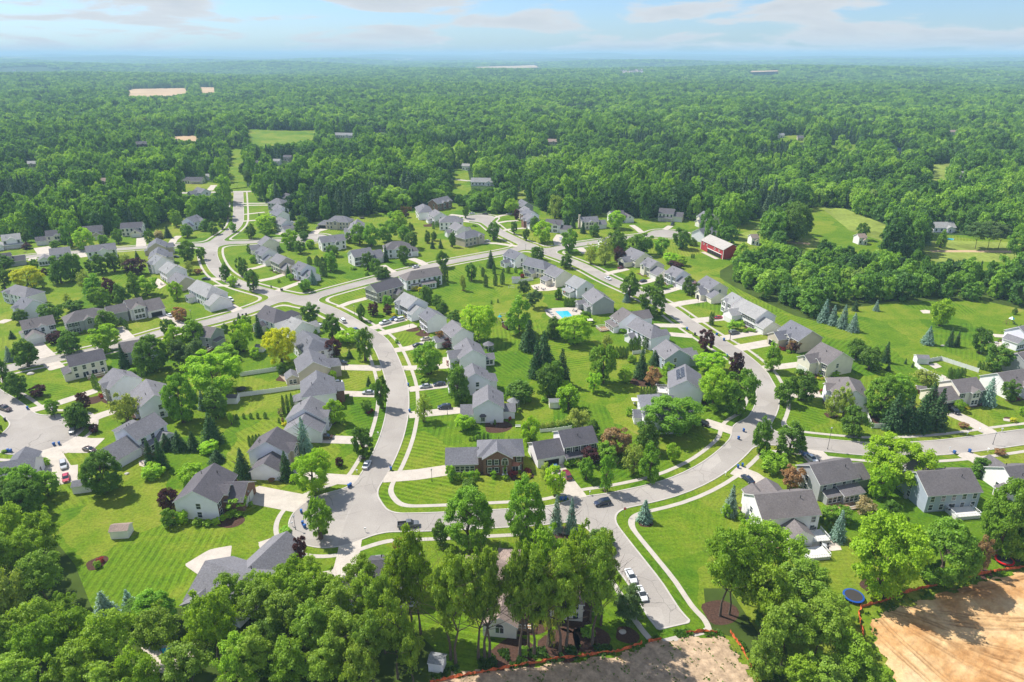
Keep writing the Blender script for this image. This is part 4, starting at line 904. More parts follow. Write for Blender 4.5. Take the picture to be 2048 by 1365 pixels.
(11,265,267,378,330,10,5.6,'white','rl','','n',[('N',-.6,3.6,.8,5.6,'y','wn')],'white house joined against the longer white one by two parked cars'),
(11,395,345,690,490,11,5.6,'white','rl','','n',[('N',-.95,6.5,5,4.2,'y','gn'),('B',-1,6,9,3.1,'x','gn')],'very long white house with a row of black-shuttered windows'),
(11,970,602,1235,738,12,5.6,'tan','rg','','n',[('N',-.98,7,5.0,4.4,'y','Gn'),('N',.1,3.2,.8,5.4,'y','wn')],'taupe house with a colourful shrub bed and a two-car garage'),
(11,1335,868,1603,998,13,5.6,'cream','rb','','n',[('N',-.98,6.5,4.5,5.2,'y','gnu'),('N',.2,3.0,.8,5.4,'y','wn')],'cream house with stone-ringed flower beds on the outer bend'),
(19,540,58,600,166,11.5,5.4,'bluewhite','rb','A','n',[('N',-.2,5,1.5,5.0,'y')],'white house behind two birches at the outer bend'),
(20,765,82,968,57,9,5.6,'cream','rb','','n',[('N',.3,3.4,1.0,5.6,'y','wndn'),('A',-.6,8,9,3.6,'x','Gn')],'cream house with a white gabled entry and a black car before it'),
(20,1130,28,1400,-15,12,4.2,'white','rb','','n',[('N',.0,3,1.2,4.6,'y','wn'),('N',.7,3,1.2,4.6,'y','wn')],'white house with pointed dormers, near the right edge'),
(12,1290,425,1440,390,11,5.4,'grey','rb','','f',[],'grey gabled house cut by the right edge behind the dormered one'),
(12,1300,215,1430,185,10,5.6,'bluewhite','rg','','f',[('A',-1,5,6,3.6,'y','wn')],'pale blue house at the right edge with a furnished terrace'),
(23,785,202,1102,145,10,5.6,'grey','rb','','f',[('N',.85,6.6,3.4,2.9,'s','wn'),('N',-.75,5.0,2.4,2.6,'s','wn'),('B',.5,5.5,8,3.4,'x')],'taupe house with a glazed rear sun room and a hot tub deck'),
(23,345,437,808,398,11,5.8,'white','rb','','f',[('N',.1,6.2,5,3.2,'y','rn'),('F',-.7,5,3.5,4.6,'y'),('F',.1,7,4,5.0,'y')],'big cream house with a gabled garden room and white terraces'),
(24,490,257,920,224,11.5,5.6,'blue','rb','','f',[('F',-.3,6,3,5.4,'y')],'blue-grey house with a small white railed deck behind it'),
(24,1180,217,1420,190,11,4.4,'white','rb','','f',[('F',-.5,6,3,4.2,'y'),('A',-3,3,3,2.6,'s','p')],'white gabled house near the right edge behind a huge maple'),
(25,300,300,850,345,12,5.2,'cream','rt','AB','f',[('N',-.35,7.2,6.5,3.4,'y','rn'),('F',-.3,7,4,4.8,'y','h')],'cream house with a tan roof behind the tall foreground trees'),
(26,357,247,790,382,15,3.0,'white','rg','','f',[('F',.45,9,9.5,3.0,'y','wf'),('N',-.9,6,1.5,3.0,'y')],'low white house with a huge grey roof behind the foreground trees'),
('J',830,505,1200,480,12,5.0,'bluewhite','rd','','f',[('A',-2,6,8,3,'x','ga')],'white house almost hidden behind the bright green foreground canopy'),
(9,230,108,382,160,9.5,5.6,'bluewhite','rg','','f',[('N',-.2,4.2,4,3.0,'y','wn')],'white house with a small gabled rear room, first of the inner outer-street row'),
(9,455,207,640,250,10,5.6,'cream','rg','B','f',[('N',-.2,5,3.5,2.8,'y','wn')],'cream house with a rear sun room beside the white shed'),
(9,740,302,895,370,10.5,5.6,'cream','rg','','f',[('N',-.5,6,3.2,3.0,'s','wn')],'cream house with a curved terrace full of garden tables'),
(9,1010,425,1160,495,10.5,5.6,'bluewhite','rl','','f',[('N',-.3,7,3.0,3.0,'s','wn')],'white house with a pale roof and red parasol terrace'),
(9,1240,572,1372,682,11,5.6,'grey','rg','','f',[('N',-.8,4,4.0,3.0,'y','wn'),('N',.2,6,1.6,2.8,'s')],'grey-green house beside the swimming pool'),
(9,1590,810,1705,885,12,4.8,'bluewhite','rb','','f',[('F',-.2,8,5.0,5.0,'y'),('N',-.2,8,2.5,2.7,'s','wn')],'white house with a brown roof and octagonal wooden deck'),
(10,440,1050,640,1150,10,5.6,'bluewhite','rg','B','f',[('N',-.6,4.5,3.0,2.8,'y'),('F',.4,6,3,3.4,'y')],'white hip-roofed house with tall clipped evergreens behind it'),
(18,600,155,705,238,11,5.2,'blue','rg','','f',[('F',-.6,5,4,4.0,'y'),('F',.5,6,4.5,3.4,'y','gf')],'pale blue house behind three dark firs'),
(18,752,350,765,482,11.5,5.6,'bluewhite','rg','','f',[('F',.1,5,1.5,5.2,'y')],'white house with solar panels on its roof'),
(18,546,585,566,640,12,5.4,'bluewhite','rg','AB','f',[('N',0,5,2.5,2.8,'y','wn'),('F',.2,6,5,3.6,'y','kgf')],'white house almost hidden by the big lime tree in front','brick'),
(3,520,905,800,935,9,5.4,'grey','rb','','f',[('B',-1,2,5,3,'s')],'grey house wrapped in trees on the lower cross street'),
]
for h in HD:
    facade = h[13] if len(h) > 13 else None
    house(*h[:13], facade)
SMALL = [(690,275,40,'white','rl','long white farmhouse on the far clearing'),(760,263,26,'tan','rd','small dark-roofed house at the right of the far clearing'),(720,248,34,'brown','rd','low brown house in trees above the far clearing'),
 (514,333,18,'grey','rd','grey house in the trees right of the far grass strip'),(577,322,16,'tan','rd','small house half sunk in trees above the long wood'),(555,330,14,'white','rl','small pale house beside the two dark roofs in the woods'),
 (283,293,30,'brown','rd','brown barn among the left woods by a bare field'),(65,333,22,'tan','rl','tan roof peeping from the far left woods'),(205,369,28,'tan','rt','low tan-roofed house deep in the left woods'),
 (933,340,16,'bluewhite','rl','pale house on the small clearing above the centre street'),(968,370,50,'white','rl','white farmhouse across from the far centre cul-de-sac'),(1103,288,26,'tan','rt','brown-roofed house alone in the middle woods'),
 (1797,308,20,'grey','solar','house with a solar roof in the right woods'),(1925,356,14,'white','rl','small white house in the right-hand clearing'),(1880,462,44,'bluewhite','rl','pale low house with a pool in its yard at the far right'),
 (1560,276,14,'white','rl','tiny white house by the right-hand far lawn'),(1604,282,20,'tan','rd','tan house near the far right lawn'),(1718,487,16,'white','rt','small white outbuilding by the meadow path'),(1905,270,18,'white','rt','pale shed-like house by the distant gravel road'),(1505,488,14,'white','rt','small pale outbuilding behind the red barn woods')]
MT_r = {'solar': 'solar'}
for px, py, w, wl_, rf_, lb in SMALL:
    x, y = gp(px, py); s = ppm(x, y); Lw = w/s; D = min(10, max(6, Lw*0.6)); root = empty('house', (x, y, 0), rh.uniform(-.25, .25))
    a, b = MB(), MB(); gable_block(a, b, 0, 0, Lw, D, 3.4 if w > 20 else 4.6, 'x', (0,0)); gable_block(a, b, Lw*.2, -D/2-.8, D*.45, 1.6, 3.2, 'y', (0,0), rx=(0, 2.0))
    ob('wall', a.mesh('wall', [MT[wl_]]), root); ob('roof', b.mesh('roof', [MT[rf_], MT['trim']]), root)
    k = max(2, int(Lw/3.2))
    for i in range(k):
        xx = (i-(k-1)/2)*Lw/k
        if abs(xx-Lw*.2) > D*.3: ob('window', WFAR, root, (xx, -D/2, 1.7), 0)
    ob('front_door', DM, root, (Lw*.2, -D/2-1.6, 0)); tag(root, lb, 'house')
# ---- red barn
def barn():
    e, D = 6.0, 12.0; zr = e+D/2*0.5
    A = Vector(rg(6, 1322, 537, zr)); B = Vector(rg(6, 1602, 657, zr)); v = B-A; c = (A+B)/2; ang = math.atan2(v.y, v.x); Lm = v.length-.8
    root = empty('barn', (c.x, c.y, 0), ang); w, r = MB(), MB(); gable_block(w, r, 0, 0, Lm, D, e, 'x', pit=0.5)
    ob('wall', w.mesh('wall', [MT['red']]), root); ob('roof', r.mesh('roof', [MT['rbarn'], MT['trim']]), root)
    g = MB(); g.box(-Lm*.18, -D/2-.06, 0.0, Lm*.42, -D/2-.01, 2.5); ob('bay_shade_panel', g.mesh('bay_shade_panel', [MT['dark']]), root)  # dark panel on the wall, painting in the shade of the bay
    for k in range(7):
        x = -Lm*.18+k*Lm*.1; b = MB(); b.box(x-.14, -D/2-.14, 0, x+.14, -D/2-.06, 2.5); ob('post', b.mesh('post', [MT['brown']]), root)
    b = MB(); b.box(-Lm*.2, -D/2-.2, 2.5, Lm*.44, -D/2-.02, 2.9); ob('beam', b.mesh('beam', [MT['trim']]), root)
    for x in (-.38, -.22, .12, .32):
        b = MB(); b.box(-.7, -.08, 0, .7, 0, 1.1); b.box(-.5, -.1, .15, .5, -.075, .95, 1); ob('window', b.mesh('window', [MT['trim'], MT['glass']]), root, (x*Lm, -D/2, 3.7))
    b = MB(); b.box(-Lm*.22, -D/2-4, 0, Lm*.44, -D/2-1.2, .12); ob('apron', b.mesh('apron', [MT['drive']]), root)
    for s in (-1, 1):
        b = MB(); b.box(s*Lm/2-.16, -D/2-.05, 0, s*Lm/2+.16, -D/2+.16, e); ob('corner_board', b.mesh('corner_board', [MT['trim']]), root)
    tag(root, 'red wooden barn with a pale grey roof and an open timber bay', 'barn')
barn()
# ------------------------------------------------------------------ labels by neighbourhood
STOP = set('a an the of with and by at in on to behind beside near under below above from right before its for between'.split())
def short(lb, n=9):
    w = lb.split()
    if w[0] in ('the',): w = w[1:]
    w = w[:n]
    while w[-1].strip(',') in STOP: w = w[:-1]
    w[-1] = w[-1].strip(','); return ' '.join(w)
HPX = [(proj(*h['c'], 3.0), h) for h in HOUSES]
LABELLED = []
def relabel(root, what, x, y, cat, group=None, n=9):
    px, py = proj(x, y, 0.0); best = min(HPX, key=lambda t: math.hypot(t[1]['c'][0]-x, t[1]['c'][1]-y))
    hx, hy = proj(*best[1]['c'], 0.0); dx, dy = px-hx, py-hy
    rel = ('left of' if dx < 0 else 'right of') if abs(dx) > abs(dy)*1.1 else ('behind' if dy < 0 else 'in front of')
    lb = f"{what} {rel} the {short(best[1]['label'], 15-len(what.split())-len(rel.split())-3)}"
    tag(root, None, cat, group); LABELLED.append([root, lb, math.hypot(x, y)])
ORD = ['nearest','second nearest','third nearest','fourth nearest','fifth nearest','sixth nearest','seventh nearest','eighth nearest','ninth nearest','tenth nearest','eleventh nearest','twelfth nearest']
def finish_labels():
    D = {}
    for t in LABELLED: D.setdefault(t[1], []).append(t)
    for lb, ts in D.items():
        if len(ts) == 1: ts[0][0]['label'] = lb; continue
        ts.sort(key=lambda t: t[2])
        for i, t in enumerate(ts):
            if len(ts) == 2: pre = ('nearer', 'farther')[i]
            else: pre = ORD[i] if i < len(ORD) else 'farthest'
            t[0]['label'] = f'{pre} {lb}'
# ------------------------------------------------------------------ single trees and shrubs
KC0 = {'d':(0.040,0.095,0.014),'m':(0.062,0.145,0.016),'l':(0.125,0.255,0.014),'o':(0.105,0.165,0.040),'p':(0.060,0.022,0.026),'n':(0.17,0.105,0.050),'y':(0.56,0.62,0.008),
 's':(0.030,0.066,0.020),'b':(0.115,0.175,0.150),'a':(0.034,0.085,0.016),'c':(0.026,0.062,0.018),'r':(0.080,0.175,0.016),'w':(0.42,0.38,0.20),'k':(0.22,0.035,0.035),'g':(0.42,0.40,0.02),'t':(0.095,0.19,0.016),'T':(0.075,0.145,0.020),'P':(0.035,0.075,0.03)}
KC = {k: (v if k in 'yw' else tuple(min(.6, c*(1.75 if k in 'pk' else 2.2) if k in 'sbpnk' else c*(2.9 if k not in 'lgtT' else 2.9 if k == 'T' else 2.3)*(1.26,1.0,.75)[i]) for i, c in enumerate(v))) for k, v in KC0.items()}
KN = {'d':('maple_tree','dark green maple','tree'),'m':('maple_tree','green maple','tree'),'l':('locust_tree','bright lime tree','tree'),'o':('willow_tree','loose olive green tree','tree'),'p':('plum_tree','purple leaved tree','tree'),
 'n':('bronze_tree','bronze leaved tree','tree'),'y':('golden_locust','large golden yellow tree','tree'),'s':('spruce_tree','dark green spruce','tree'),'b':('blue_spruce','silvery blue spruce','tree'),'a':('arborvitae','slim dark arborvitae','tree'),
 'c':('columnar_hornbeam','egg-shaped dark tree','tree'),'r':('shrub','round green shrub','shrub'),'w':('shrub','cream flowering shrub','shrub'),'k':('shrub','red shrub','shrub'),'g':('shrub','yellow shrub','shrub'),
 't':('woodland_tree','tall lime woodland tree','tree'),'T':('woodland_tree','tall mid green woodland tree','tree'),'P':('pine_tree','dusky pine','tree')}
rt = random.Random(21)
def vis(bits): return bits
def plant(x, y, Wm, Hm, k):
    key = {'r':'bush','w':'bush','k':'bush','g':'bush','s':'fir','b':'fir','a':'col','c':'col','t':'tall','T':'tall','y':'big','P':'tall','o':'loose'}.get(k)
    near = ppm(x, y)
    if key is None: key = rt.choice(['round','oval','pyr'] if k in 'dm' else ['round','oval'])
    if key in ('round','oval','pyr') and Wm*near > 55: key = 'egg' if (k in 'md' and Hm > Wm*.95) else 'big'
    if key == 'loose' and Wm*near > 60: key = 'tall'
    name, what, cat = KN[k]; ang = rt.random()*6.283; root = empty(name, (x, y, 0), ang)
    if key == 'col': cb, ct = 0.03*Hm, Hm
    elif key == 'fir': cb, ct = 0.05*Hm, Hm
    elif key == 'bush': cb, ct = 0.0, Hm
    elif k in 'tTP' : cb, ct = (0.42 if Hm > 13 else .2)*Hm, Hm
    else: cb, ct = (0.10*Hm if Hm > 4 else 0.2), Hm
    c = ob('crown', rt.choice(CR[key]), root, (0,0,(cb+ct)/2), 0, (Wm/2, Wm/2*rt.uniform(.93,1.07), (ct-cb)/2))
    j = rt.uniform(.84, 1.16); h = rt.uniform(-.07, .07); col = KC[k]
    c.color = (col[0]*j*(1+h), col[1]*j, col[2]*j, 1)
    if key not in ('bush',):
        tr = rt.choice(TRT if key == 'tall' else TR); ob('trunk', tr, root, (0,0,0), 0, ((ct*0.8,)*3 if key == 'tall' else (min(ct*.75, 9),)*2+(ct*0.72,)))
    size = '' if k in 'tTybc' else ('tall ' if Hm > 11 else 'small ' if Hm < 4.5 and cat == 'tree' else '')
    relabel(root, size+what, x, y, cat, {'a':'clipped arborvitae of the gardens','s':'spruces of the gardens','b':'blue spruces of the gardens','r':'garden shrubs'}.get(k))
    return root
def T(r, rows):
    for row in rows:
        k, bx, by, w, h = row
        X, Y = rp(r, bx, by); s = REG[r][2]; gx_, gy_ = gp(X, Y); m = ppm(gx_, gy_)
        dep = math.atan2(CAM_H, gy_); Wm = w/s/m; raw = h/s/m
        Wm *= 0.92 if k not in 'tT' else 0.80; cd_, sd_ = math.cos(dep), math.sin(dep)
        # find the height whose outline, seen from the camera's height, spans what the photograph shows
        cbf = 0.40 if k in 'tTP' else 0.03 if k in 'absc' else 0.0 if k in 'rwkg' else 0.10; lo, hi = 0.4, 27.0
        for _ in range(24):
            Hm = (lo+hi)/2; zc_ = Hm*(1+cbf)/2; hz_ = Hm*(1-cbf)/2; semi = math.hypot(hz_*cd_, Wm/2*sd_)
            if k in 'absc': top_ = Hm*cd_; bot_ = Wm/2*sd_*.8
            else: top_ = zc_*cd_+semi*.96; bot_ = max(0.0, semi*.96-zc_*cd_) if k not in 'tT' else 0.0
            if top_+bot_ > raw: hi = Hm
            else: lo = Hm
        Hm = max(Hm, Wm*(0.5 if k in 'rwkg' else 0.62)); gy_ += bot_/sd_
        plant(gx_, gy_, Wm, Hm, k)
T(1, [('m',865,560,200,300),('d',800,530,120,130),('l',1020,590,220,230),('m',1245,525,110,100),('d',1425,520,130,160),('d',1800,500,110,140),('w',1905,465,110,80),('s',1640,722,70,110),('o',1520,850,190,190),('p',1640,900,250,190),('d',1380,862,150,220),('d',1230,880,190,220),('d',1085,860,100,130),
 ('d',740,1000,220,300),('d',900,960,220,300),('y',360,1085,320,270),('o',520,1060,100,120),('d',60,870,230,200),('d',70,1080,190,240),('d',430,850,90,130),('m',675,580,120,90),('p',330,590,110,70),('d',310,510,110,150),('p',545,900,80,80),('o',1040,1060,200,200),('m',1140,1170,220,260),('m',1220,1290,230,230),('p',1330,1200,170,240),('d',1480,1235,190,220),('d',1640,1170,170,280),('l',1775,1150,280,220),('o',810,1240,80,110),('d',900,1330,220,110),('a',340,1100,40,90),('a',380,1105,40,90),('a',420,1105,40,90)])
T(7, [('d',265,400,170,160),('d',640,385,260,220),('s',130,598,90,110),('b',90,875,140,200),('d',345,925,260,310),('d',50,1125,160,280),('d',225,1300,240,290),('p',470,1280,170,130),('d',850,768,260,250),('l',1290,740,330,300),('d',1310,480,250,240),('p',670,640,160,130),('a',1510,480,60,125),('a',1460,430,55,100),('s',1470,970,150,320),('d',1850,975,380,400),('a',1690,1050,100,180),('a',1140,1200,85,190),('a',1555,1225,40,80),('a',1990,1180,40,90),('a',1950,1175,40,90),('r',1590,1010,100,70),('s',1530,990,60,70)])
T(15,[('P',870,225,150,220),('P',1010,235,170,230),('l',1150,430,400,310),('m',900,650,250,350),('b',1040,565,80,160),('d',1160,615,200,230),('l',1240,150,190,115),('o',460,650,230,240),('s',1100,850,200,270),('s',740,890,140,150),('s',840,895,150,170),('s',960,893,130,170),('l',1100,892,150,90),('p',120,550,90,130),('d',70,688,140,175),('p',195,730,70,60),('l',1275,668,40,90),('a',1255,628,25,40),('a',1312,628,25,40)])
T(14,[('a',70,390,26,50),('a',130,390,26,42),('a',187,390,26,46),('a',242,390,30,50),('a',297,388,26,50),('a',355,388,32,54),('a',505,352,30,150),('a',540,355,30,160),('a',575,350,32,165),('w',482,360,50,55),('l',910,420,160,180),('m',1160,335,90,95),('k',1182,342,60,30),('d',1280,300,120,230),('d',1135,702,160,235),('b',655,685,150,305),('s',513,892,150,240),('a',235,612,30,92),('a',265,604,30,88),('a',290,588,25,80),('a',312,570,25,65),('p',945,762,60,70),('a',465,422,24,42),('n',498,420,24,42),('g',505,440,40,26),('r',850,450,50,50)])
T(16,[('m',420,198,100,115),('d',632,305,170,185),('d',840,808,300,300),('l',1210,690,180,110),('s',1260,650,130,260),('s',1180,640,120,250),('m',60,860,250,230),('m',230,880,260,260),('m',390,830,180,170),('r',510,215,60,30),('r',35,500,50,30),('r',370,600,60,60),('d',0,350,60,80)])
T(21,[('s',640,255,170,255),('l',1215,345,300,310),('m',1270,700,200,290),('p',1120,872,100,170),('p',80,485,150,170),('m',90,595,130,130),('l',180,575,90,90),('r',600,495,170,130),('r',290,600,80,60),('r',370,605,70,50),('r',440,590,60,50),('r',495,560,50,45),('r',540,545,60,50),('r',610,530,70,40),('s',430,120,150,120),('l',250,265,190,150),('r',980,672,90,50),('r',715,440,40,30),('n',880,255,50,30),('k',10,680,1,1)][:-1])
T(13,[('d',720,192,140,155),('d',890,305,140,180),('s',300,305,90,185),('l',190,405,160,230),('y',490,500,260,265),('d',492,580,80,80),('p',905,460,120,150),('l',1010,340,180,110),('d',1150,482,140,245),('s',1020,470,60,80),('l',895,652,60,90),('s',1172,688,55,85),('r',1205,700,60,28),('l',280,460,80,80),('m',60,485,170,120),('s',115,430,100,190),('m',210,230,90,100),('s',150,215,70,110),('d',40,240,50,50),('r',400,290,70,60),('r',750,275,40,40),('r',1000,770,45,22)])
T(8, [('d',260,610,110,185),('p',405,550,120,150),('p',578,530,110,110),('m',572,432,120,120),('d',505,100,180,140),('d',1040,400,150,200),('d',1170,480,130,170),('d',1240,550,140,170),('d',1370,632,170,140),('l',1670,860,390,400),('m',1060,1250,340,360),('l',1410,1190,160,110),('n',1200,905,110,160),('p',1310,930,170,110),('r',685,882,45,50),('a',1150,205,28,110),('a',1180,205,28,110),('g',640,560,70,40),('r',690,535,45,60),('k',1305,1160,50,70),('a',1822,415,26,50),('a',1898,400,26,50),('g',905,245,110,50),('g',965,262,60,50)])
T(17,[('o',110,800,130,200),('d',385,642,190,260),('l',430,868,130,115),('r',485,840,70,60),('d',865,642,220,165),('s',940,265,180,265),('d',1090,610,180,240),('s',1000,480,160,310),('s',1060,350,170,260),('s',1200,545,180,310),('d',1130,560,160,220),('l',1225,575,90,95),('l',1250,705,180,180),('o',1310,845,130,140),('r',115,500,70,35),('a',670,832,22,45),('r',830,740,32,34),('r',865,725,32,30),('r',750,635,40,40),('d',1130,130,110,130),('k',790,800,26,34),('r',440,738,30,34),('r',465,735,30,34),('r',1060,650,50,40)])
T(18,[('m',100,500,210,290),('l',30,570,110,145),('l',275,492,115,105),('r',332,340,70,60),('s',410,482,150,245),('s',515,370,110,130),('n',500,515,130,135),('l',610,492,95,145),('a',320,250,40,100),('a',350,252,44,120),('a',385,246,44,120),('a',435,236,40,100),('a',180,302,36,95),('a',208,304,36,95),('a',236,302,36,95),('a',262,300,36,90),('a',290,298,36,88),('a',15,330,50,100),('a',45,300,40,90),('a',398,662,28,135),('a',420,658,28,135),('a',446,648,28,130),('a',470,640,28,120),('a',495,620,28,100),('a',518,600,28,80),
 ('m',640,895,420,290),('d',440,896,140,100),('p',910,252,125,165),('l',950,410,240,150),('p',1145,465,120,195),('l',965,700,270,300),('m',1165,745,230,330),('r',312,760,60,70),('r',810,862,120,120),('n',690,335,90,70),('s',690,345,60,60),('o',125,245,110,125),('r',925,720,60,30),('r',790,690,50,30)])
T(22,[('l',790,300,150,225),('o',1180,135,200,140),('d',1285,205,100,130),('a',316,250,25,34),('a',345,248,25,38),('a',370,246,25,40),('a',395,244,26,52),('a',425,240,28,55),('a',455,235,25,50),('d',315,665,140,115),('l',985,680,150,220),('o',910,560,90,140),('m',1232,548,125,160),('p',1265,425,130,125),('r',228,560,52,62),('r',275,558,54,68),('r',320,550,54,66),('r',368,545,56,66),('r',165,560,80,105),('k',655,530,80,45),('k',772,500,60,35),('g',705,543,50,32),('r',745,540,48,42),('g',782,535,40,34),('l',595,552,50,38),('r',500,540,50,60),('r',595,505,34,70),('r',1085,450,60,50),('r',1135,440,60,55),('o',1170,440,60,50),
 ('o',850,150,50,45),('o',890,145,50,45),('o',930,138,50,45),('o',970,130,50,45),('o',1010,124,50,45),('o',1050,118,50,45),('o',1090,108,50,45),('l',780,240,70,90)])
T(23,[('b',172,625,150,255),('r',250,640,70,65),('r',345,735,80,70)])
T('K',[('m',180,372,290,400),('b',400,315,110,265),('b',508,325,110,250),('b',1032,250,130,170),('d',720,440,210,130),('P',900,935,230,230),('r',625,1050,100,80),('r',170,1175,60,60)])
T('G',[('m',1165,1215,170,270),('m',825,1300,120,265),('l',690,1340,0,0)][:2]+[('m',835,1065,160,150),('l',1345,1068,100,135),('o',1040,1160,170,210),('n',900,1010,230,200),('d',1150,985,170,240),('o',990,1060,80,110)])
T('J',[('m',1555,412,345,390),('d',1352,395,110,165),('n',1060,445,90,95),('g',1790,940,80,70),('r',1700,700,60,60)])
T('H',[('m',160,345,120,185),('d',245,590,140,170),('d',385,560,180,205),('d',785,262,140,150),('d',885,335,150,165),('s',1022,292,80,165),('b',1345,160,110,150),('s',1500,170,62,145),('s',1552,168,52,120),('d',1710,212,130,180),('d',1830,348,180,195),('m',970,690,260,300),('m',1080,640,230,250),('s',1095,815,200,290),('s',1195,820,180,290),('s',1300,820,200,290),('s',1420,805,190,320),('s',1370,650,150,220),('d',770,832,190,215),('o',615,690,130,210),('o',700,695,120,240),('b',1800,620,140,220),('d',1925,570,120,145),('o',1310,440,190,110),('l',1562,645,75,80),
 ('d',75,965,135,250),('d',290,965,205,225),('r',130,1060,120,110),('r',220,1090,130,120),('r',150,1110,140,110),('n',305,1225,150,160),('l',1080,1190,470,330),('d',1710,1130,115,130),('a',1490,405,34,88),('a',1515,408,34,80),('a',1545,402,34,80),('a',1575,398,34,76),('a',1602,385,30,60),('a',1712,332,28,64),('a',1738,338,28,62),('a',1765,346,28,60),('a',1795,356,30,60),('a',1825,360,34,55),('s',1165,297,25,48),('s',1217,322,25,46),('s',1142,442,25,54),('r',180,165,45,48),('r',265,150,60,50),('n',330,195,80,90),('g',230,165,40,30),('r',470,345,80,55),('r',545,375,60,45),('g',512,412,26,20),('g',540,412,26,20),('g',570,412,26,20),('r',640,395,80,30),('g',1970,728,50,34),('g',1628,632,40,24),('n',1605,780,70,30),('n',1885,985,80,30),('r',2030,680,50,60),('l',940,1300,150,240),('l',1010,1290,110,190),('s',1040,350,50,60),('r',950,330,90,40),('s',1265,330,25,30),('k',2020,530,60,30)])
T('L',[('b',640,385,130,225),('l',900,750,440,520),('m',1330,650,420,400),('m',1750,470,300,470),('m',1900,500,300,420),('n',1612,585,120,220),('w',825,175,130,110),('m',560,215,120,100),('m',650,225,130,110),('a',510,240,26,55),('a',540,262,26,58),('a',568,292,26,62),('d',1000,185,110,110),('r',20,320,70,60),('r',90,360,150,90),('r',-160,190,80,90),
 ('t',150,640,380,360),('t',-30,660,250,420),('T',330,900,400,380),('t',60,1060,360,480),('T',460,1180,380,380),('T',220,1240,380,420),('t',700,1330,360,300),('T',560,1030,260,260),('T',90,1340,300,280),('t',860,1440,300,200),('T',520,1440,360,260),('t',330,1440,300,260),('d',130,1010,200,160)])
T('K',[('t',1560,895,330,560),('t',1625,885,330,470),('t',1720,800,300,440),('l',1560,900,1,1)][:3])
T('K',[('T',140,1180,300,820),('t',200,1140,260,790),('T',243,1170,260,700),('o',350,1100,200,480),('T',425,1150,260,750),('T',468,1115,240,690),('T',655,1100,290,640),('t',640,950,220,540),('T',715,960,240,560),('t',330,900,300,560),('t',560,900,280,560)])
T('J',[('T',1460,1235,300,800),('T',1425,1200,280,740),('T',1620,1200,280,760),('T',1665,1190,240,690),('T',1700,1190,210,650),('t',1150,1010,290,620),('t',1210,1020,240,560),
 ('t',120,860,250,270),('t',320,780,240,290),('t',230,920,300,320),('t',470,850,250,320),('t',420,1010,300,380),('t',600,930,240,320),('T',640,1120,300,400),('t',800,830,260,330),('T',860,1020,300,400),('T',960,1160,260,470),('t',1080,980,300,460),('T',100,1060,300,360),('T',300,1160,320,400),('d',150,1310,300,330),('T',480,1290,320,420),('T',700,1340,320,430),('T',880,1400,300,440),('T',60,1460,320,400),('t',320,1490,320,380),('T',1050,1340,240,500),('T',1160,1400,220,380),('T',560,1470,320,360),('T',800,1520,320,380)])
T('I',[('d',190,190,260,250),('d',60,200,240,240),('t',100,430,290,290),('t',330,480,280,300),('T',350,830,320,360),('T',80,700,260,340),('t',220,640,280,330),('o',70,980,300,380),('T',330,1110,330,330),('t',560,1160,340,300),('b',720,965,200,220),('b',905,915,150,190),('m',1110,1010,300,270),('d',990,980,220,180),('t',850,1270,340,380),('T',1180,1250,300,360),('t',1560,1260,380,480),('t',1490,1030,300,230),('t',1700,960,280,330),('t',310,1320,340,350),('T',90,1270,300,350),('t',600,1420,380,320),('t',1020,1450,340,320),('T',1380,1470,360,360),('T',180,1560,360,360),('T',800,1560,340,320),('t',1750,1470,330,380),('r',690,555,50,45),('k',710,520,50,40),('T',-80,560,240,320),('T',-60,900,280,360),('t',460,950,200,200)])
T(9, [('P',410,665,150,175),('P',530,820,200,215),('m',350,1130,310,430),('d',820,712,100,125),('s',880,632,40,90),('a',905,805,45,115),('a',940,808,45,115),('a',975,806,45,112),('a',1010,804,45,110),('d',1150,985,140,120),('l',1010,1250,400,330),('d',770,1185,190,230),('r',370,420,60,50),('k',390,455,50,40),('r',1590,1120,110,50),('s',1640,880,1,1)][:-1])
T(10,[('d',350,840,235,300),('d',620,1045,285,350),('b',322,880,110,130),('d',705,700,125,150),('d',1075,775,180,210),('m',400,310,220,230),('m',520,300,220,250),('m',730,290,180,190),('d',970,230,190,230),('d',1115,190,110,90),('d',225,335,200,280),('p',235,392,120,160),('l',850,400,200,120),('p',870,440,100,70),('p',940,465,110,70),('a',1328,1152,44,170),('a',1356,1148,40,160),('r',1612,1212,180,115),('l',985,430,120,110),('r',1680,1140,110,50),('r',1800,1220,70,40),('r',1740,1230,70,40),('r',1850,1230,50,40),('a',1104,345,24,60),('a',1128,345,24,60),('r',850,690,60,25)])
T(11,[('b',1390,650,170,290),('b',1490,682,150,260),('b',1615,722,170,300),('b',1740,762,160,240),('s',1755,505,90,140),('b',2010,505,90,140),('r',765,915,76,74),('r',905,905,90,76),('g',850,925,50,35),('p',1020,985,120,130),('n',960,980,90,80),('k',830,955,60,40),('k',880,970,50,40),('r',1090,1100,90,60),('r',940,1000,50,36)])
T(12,[('l',672,205,150,200),('d',1265,115,40,50)])
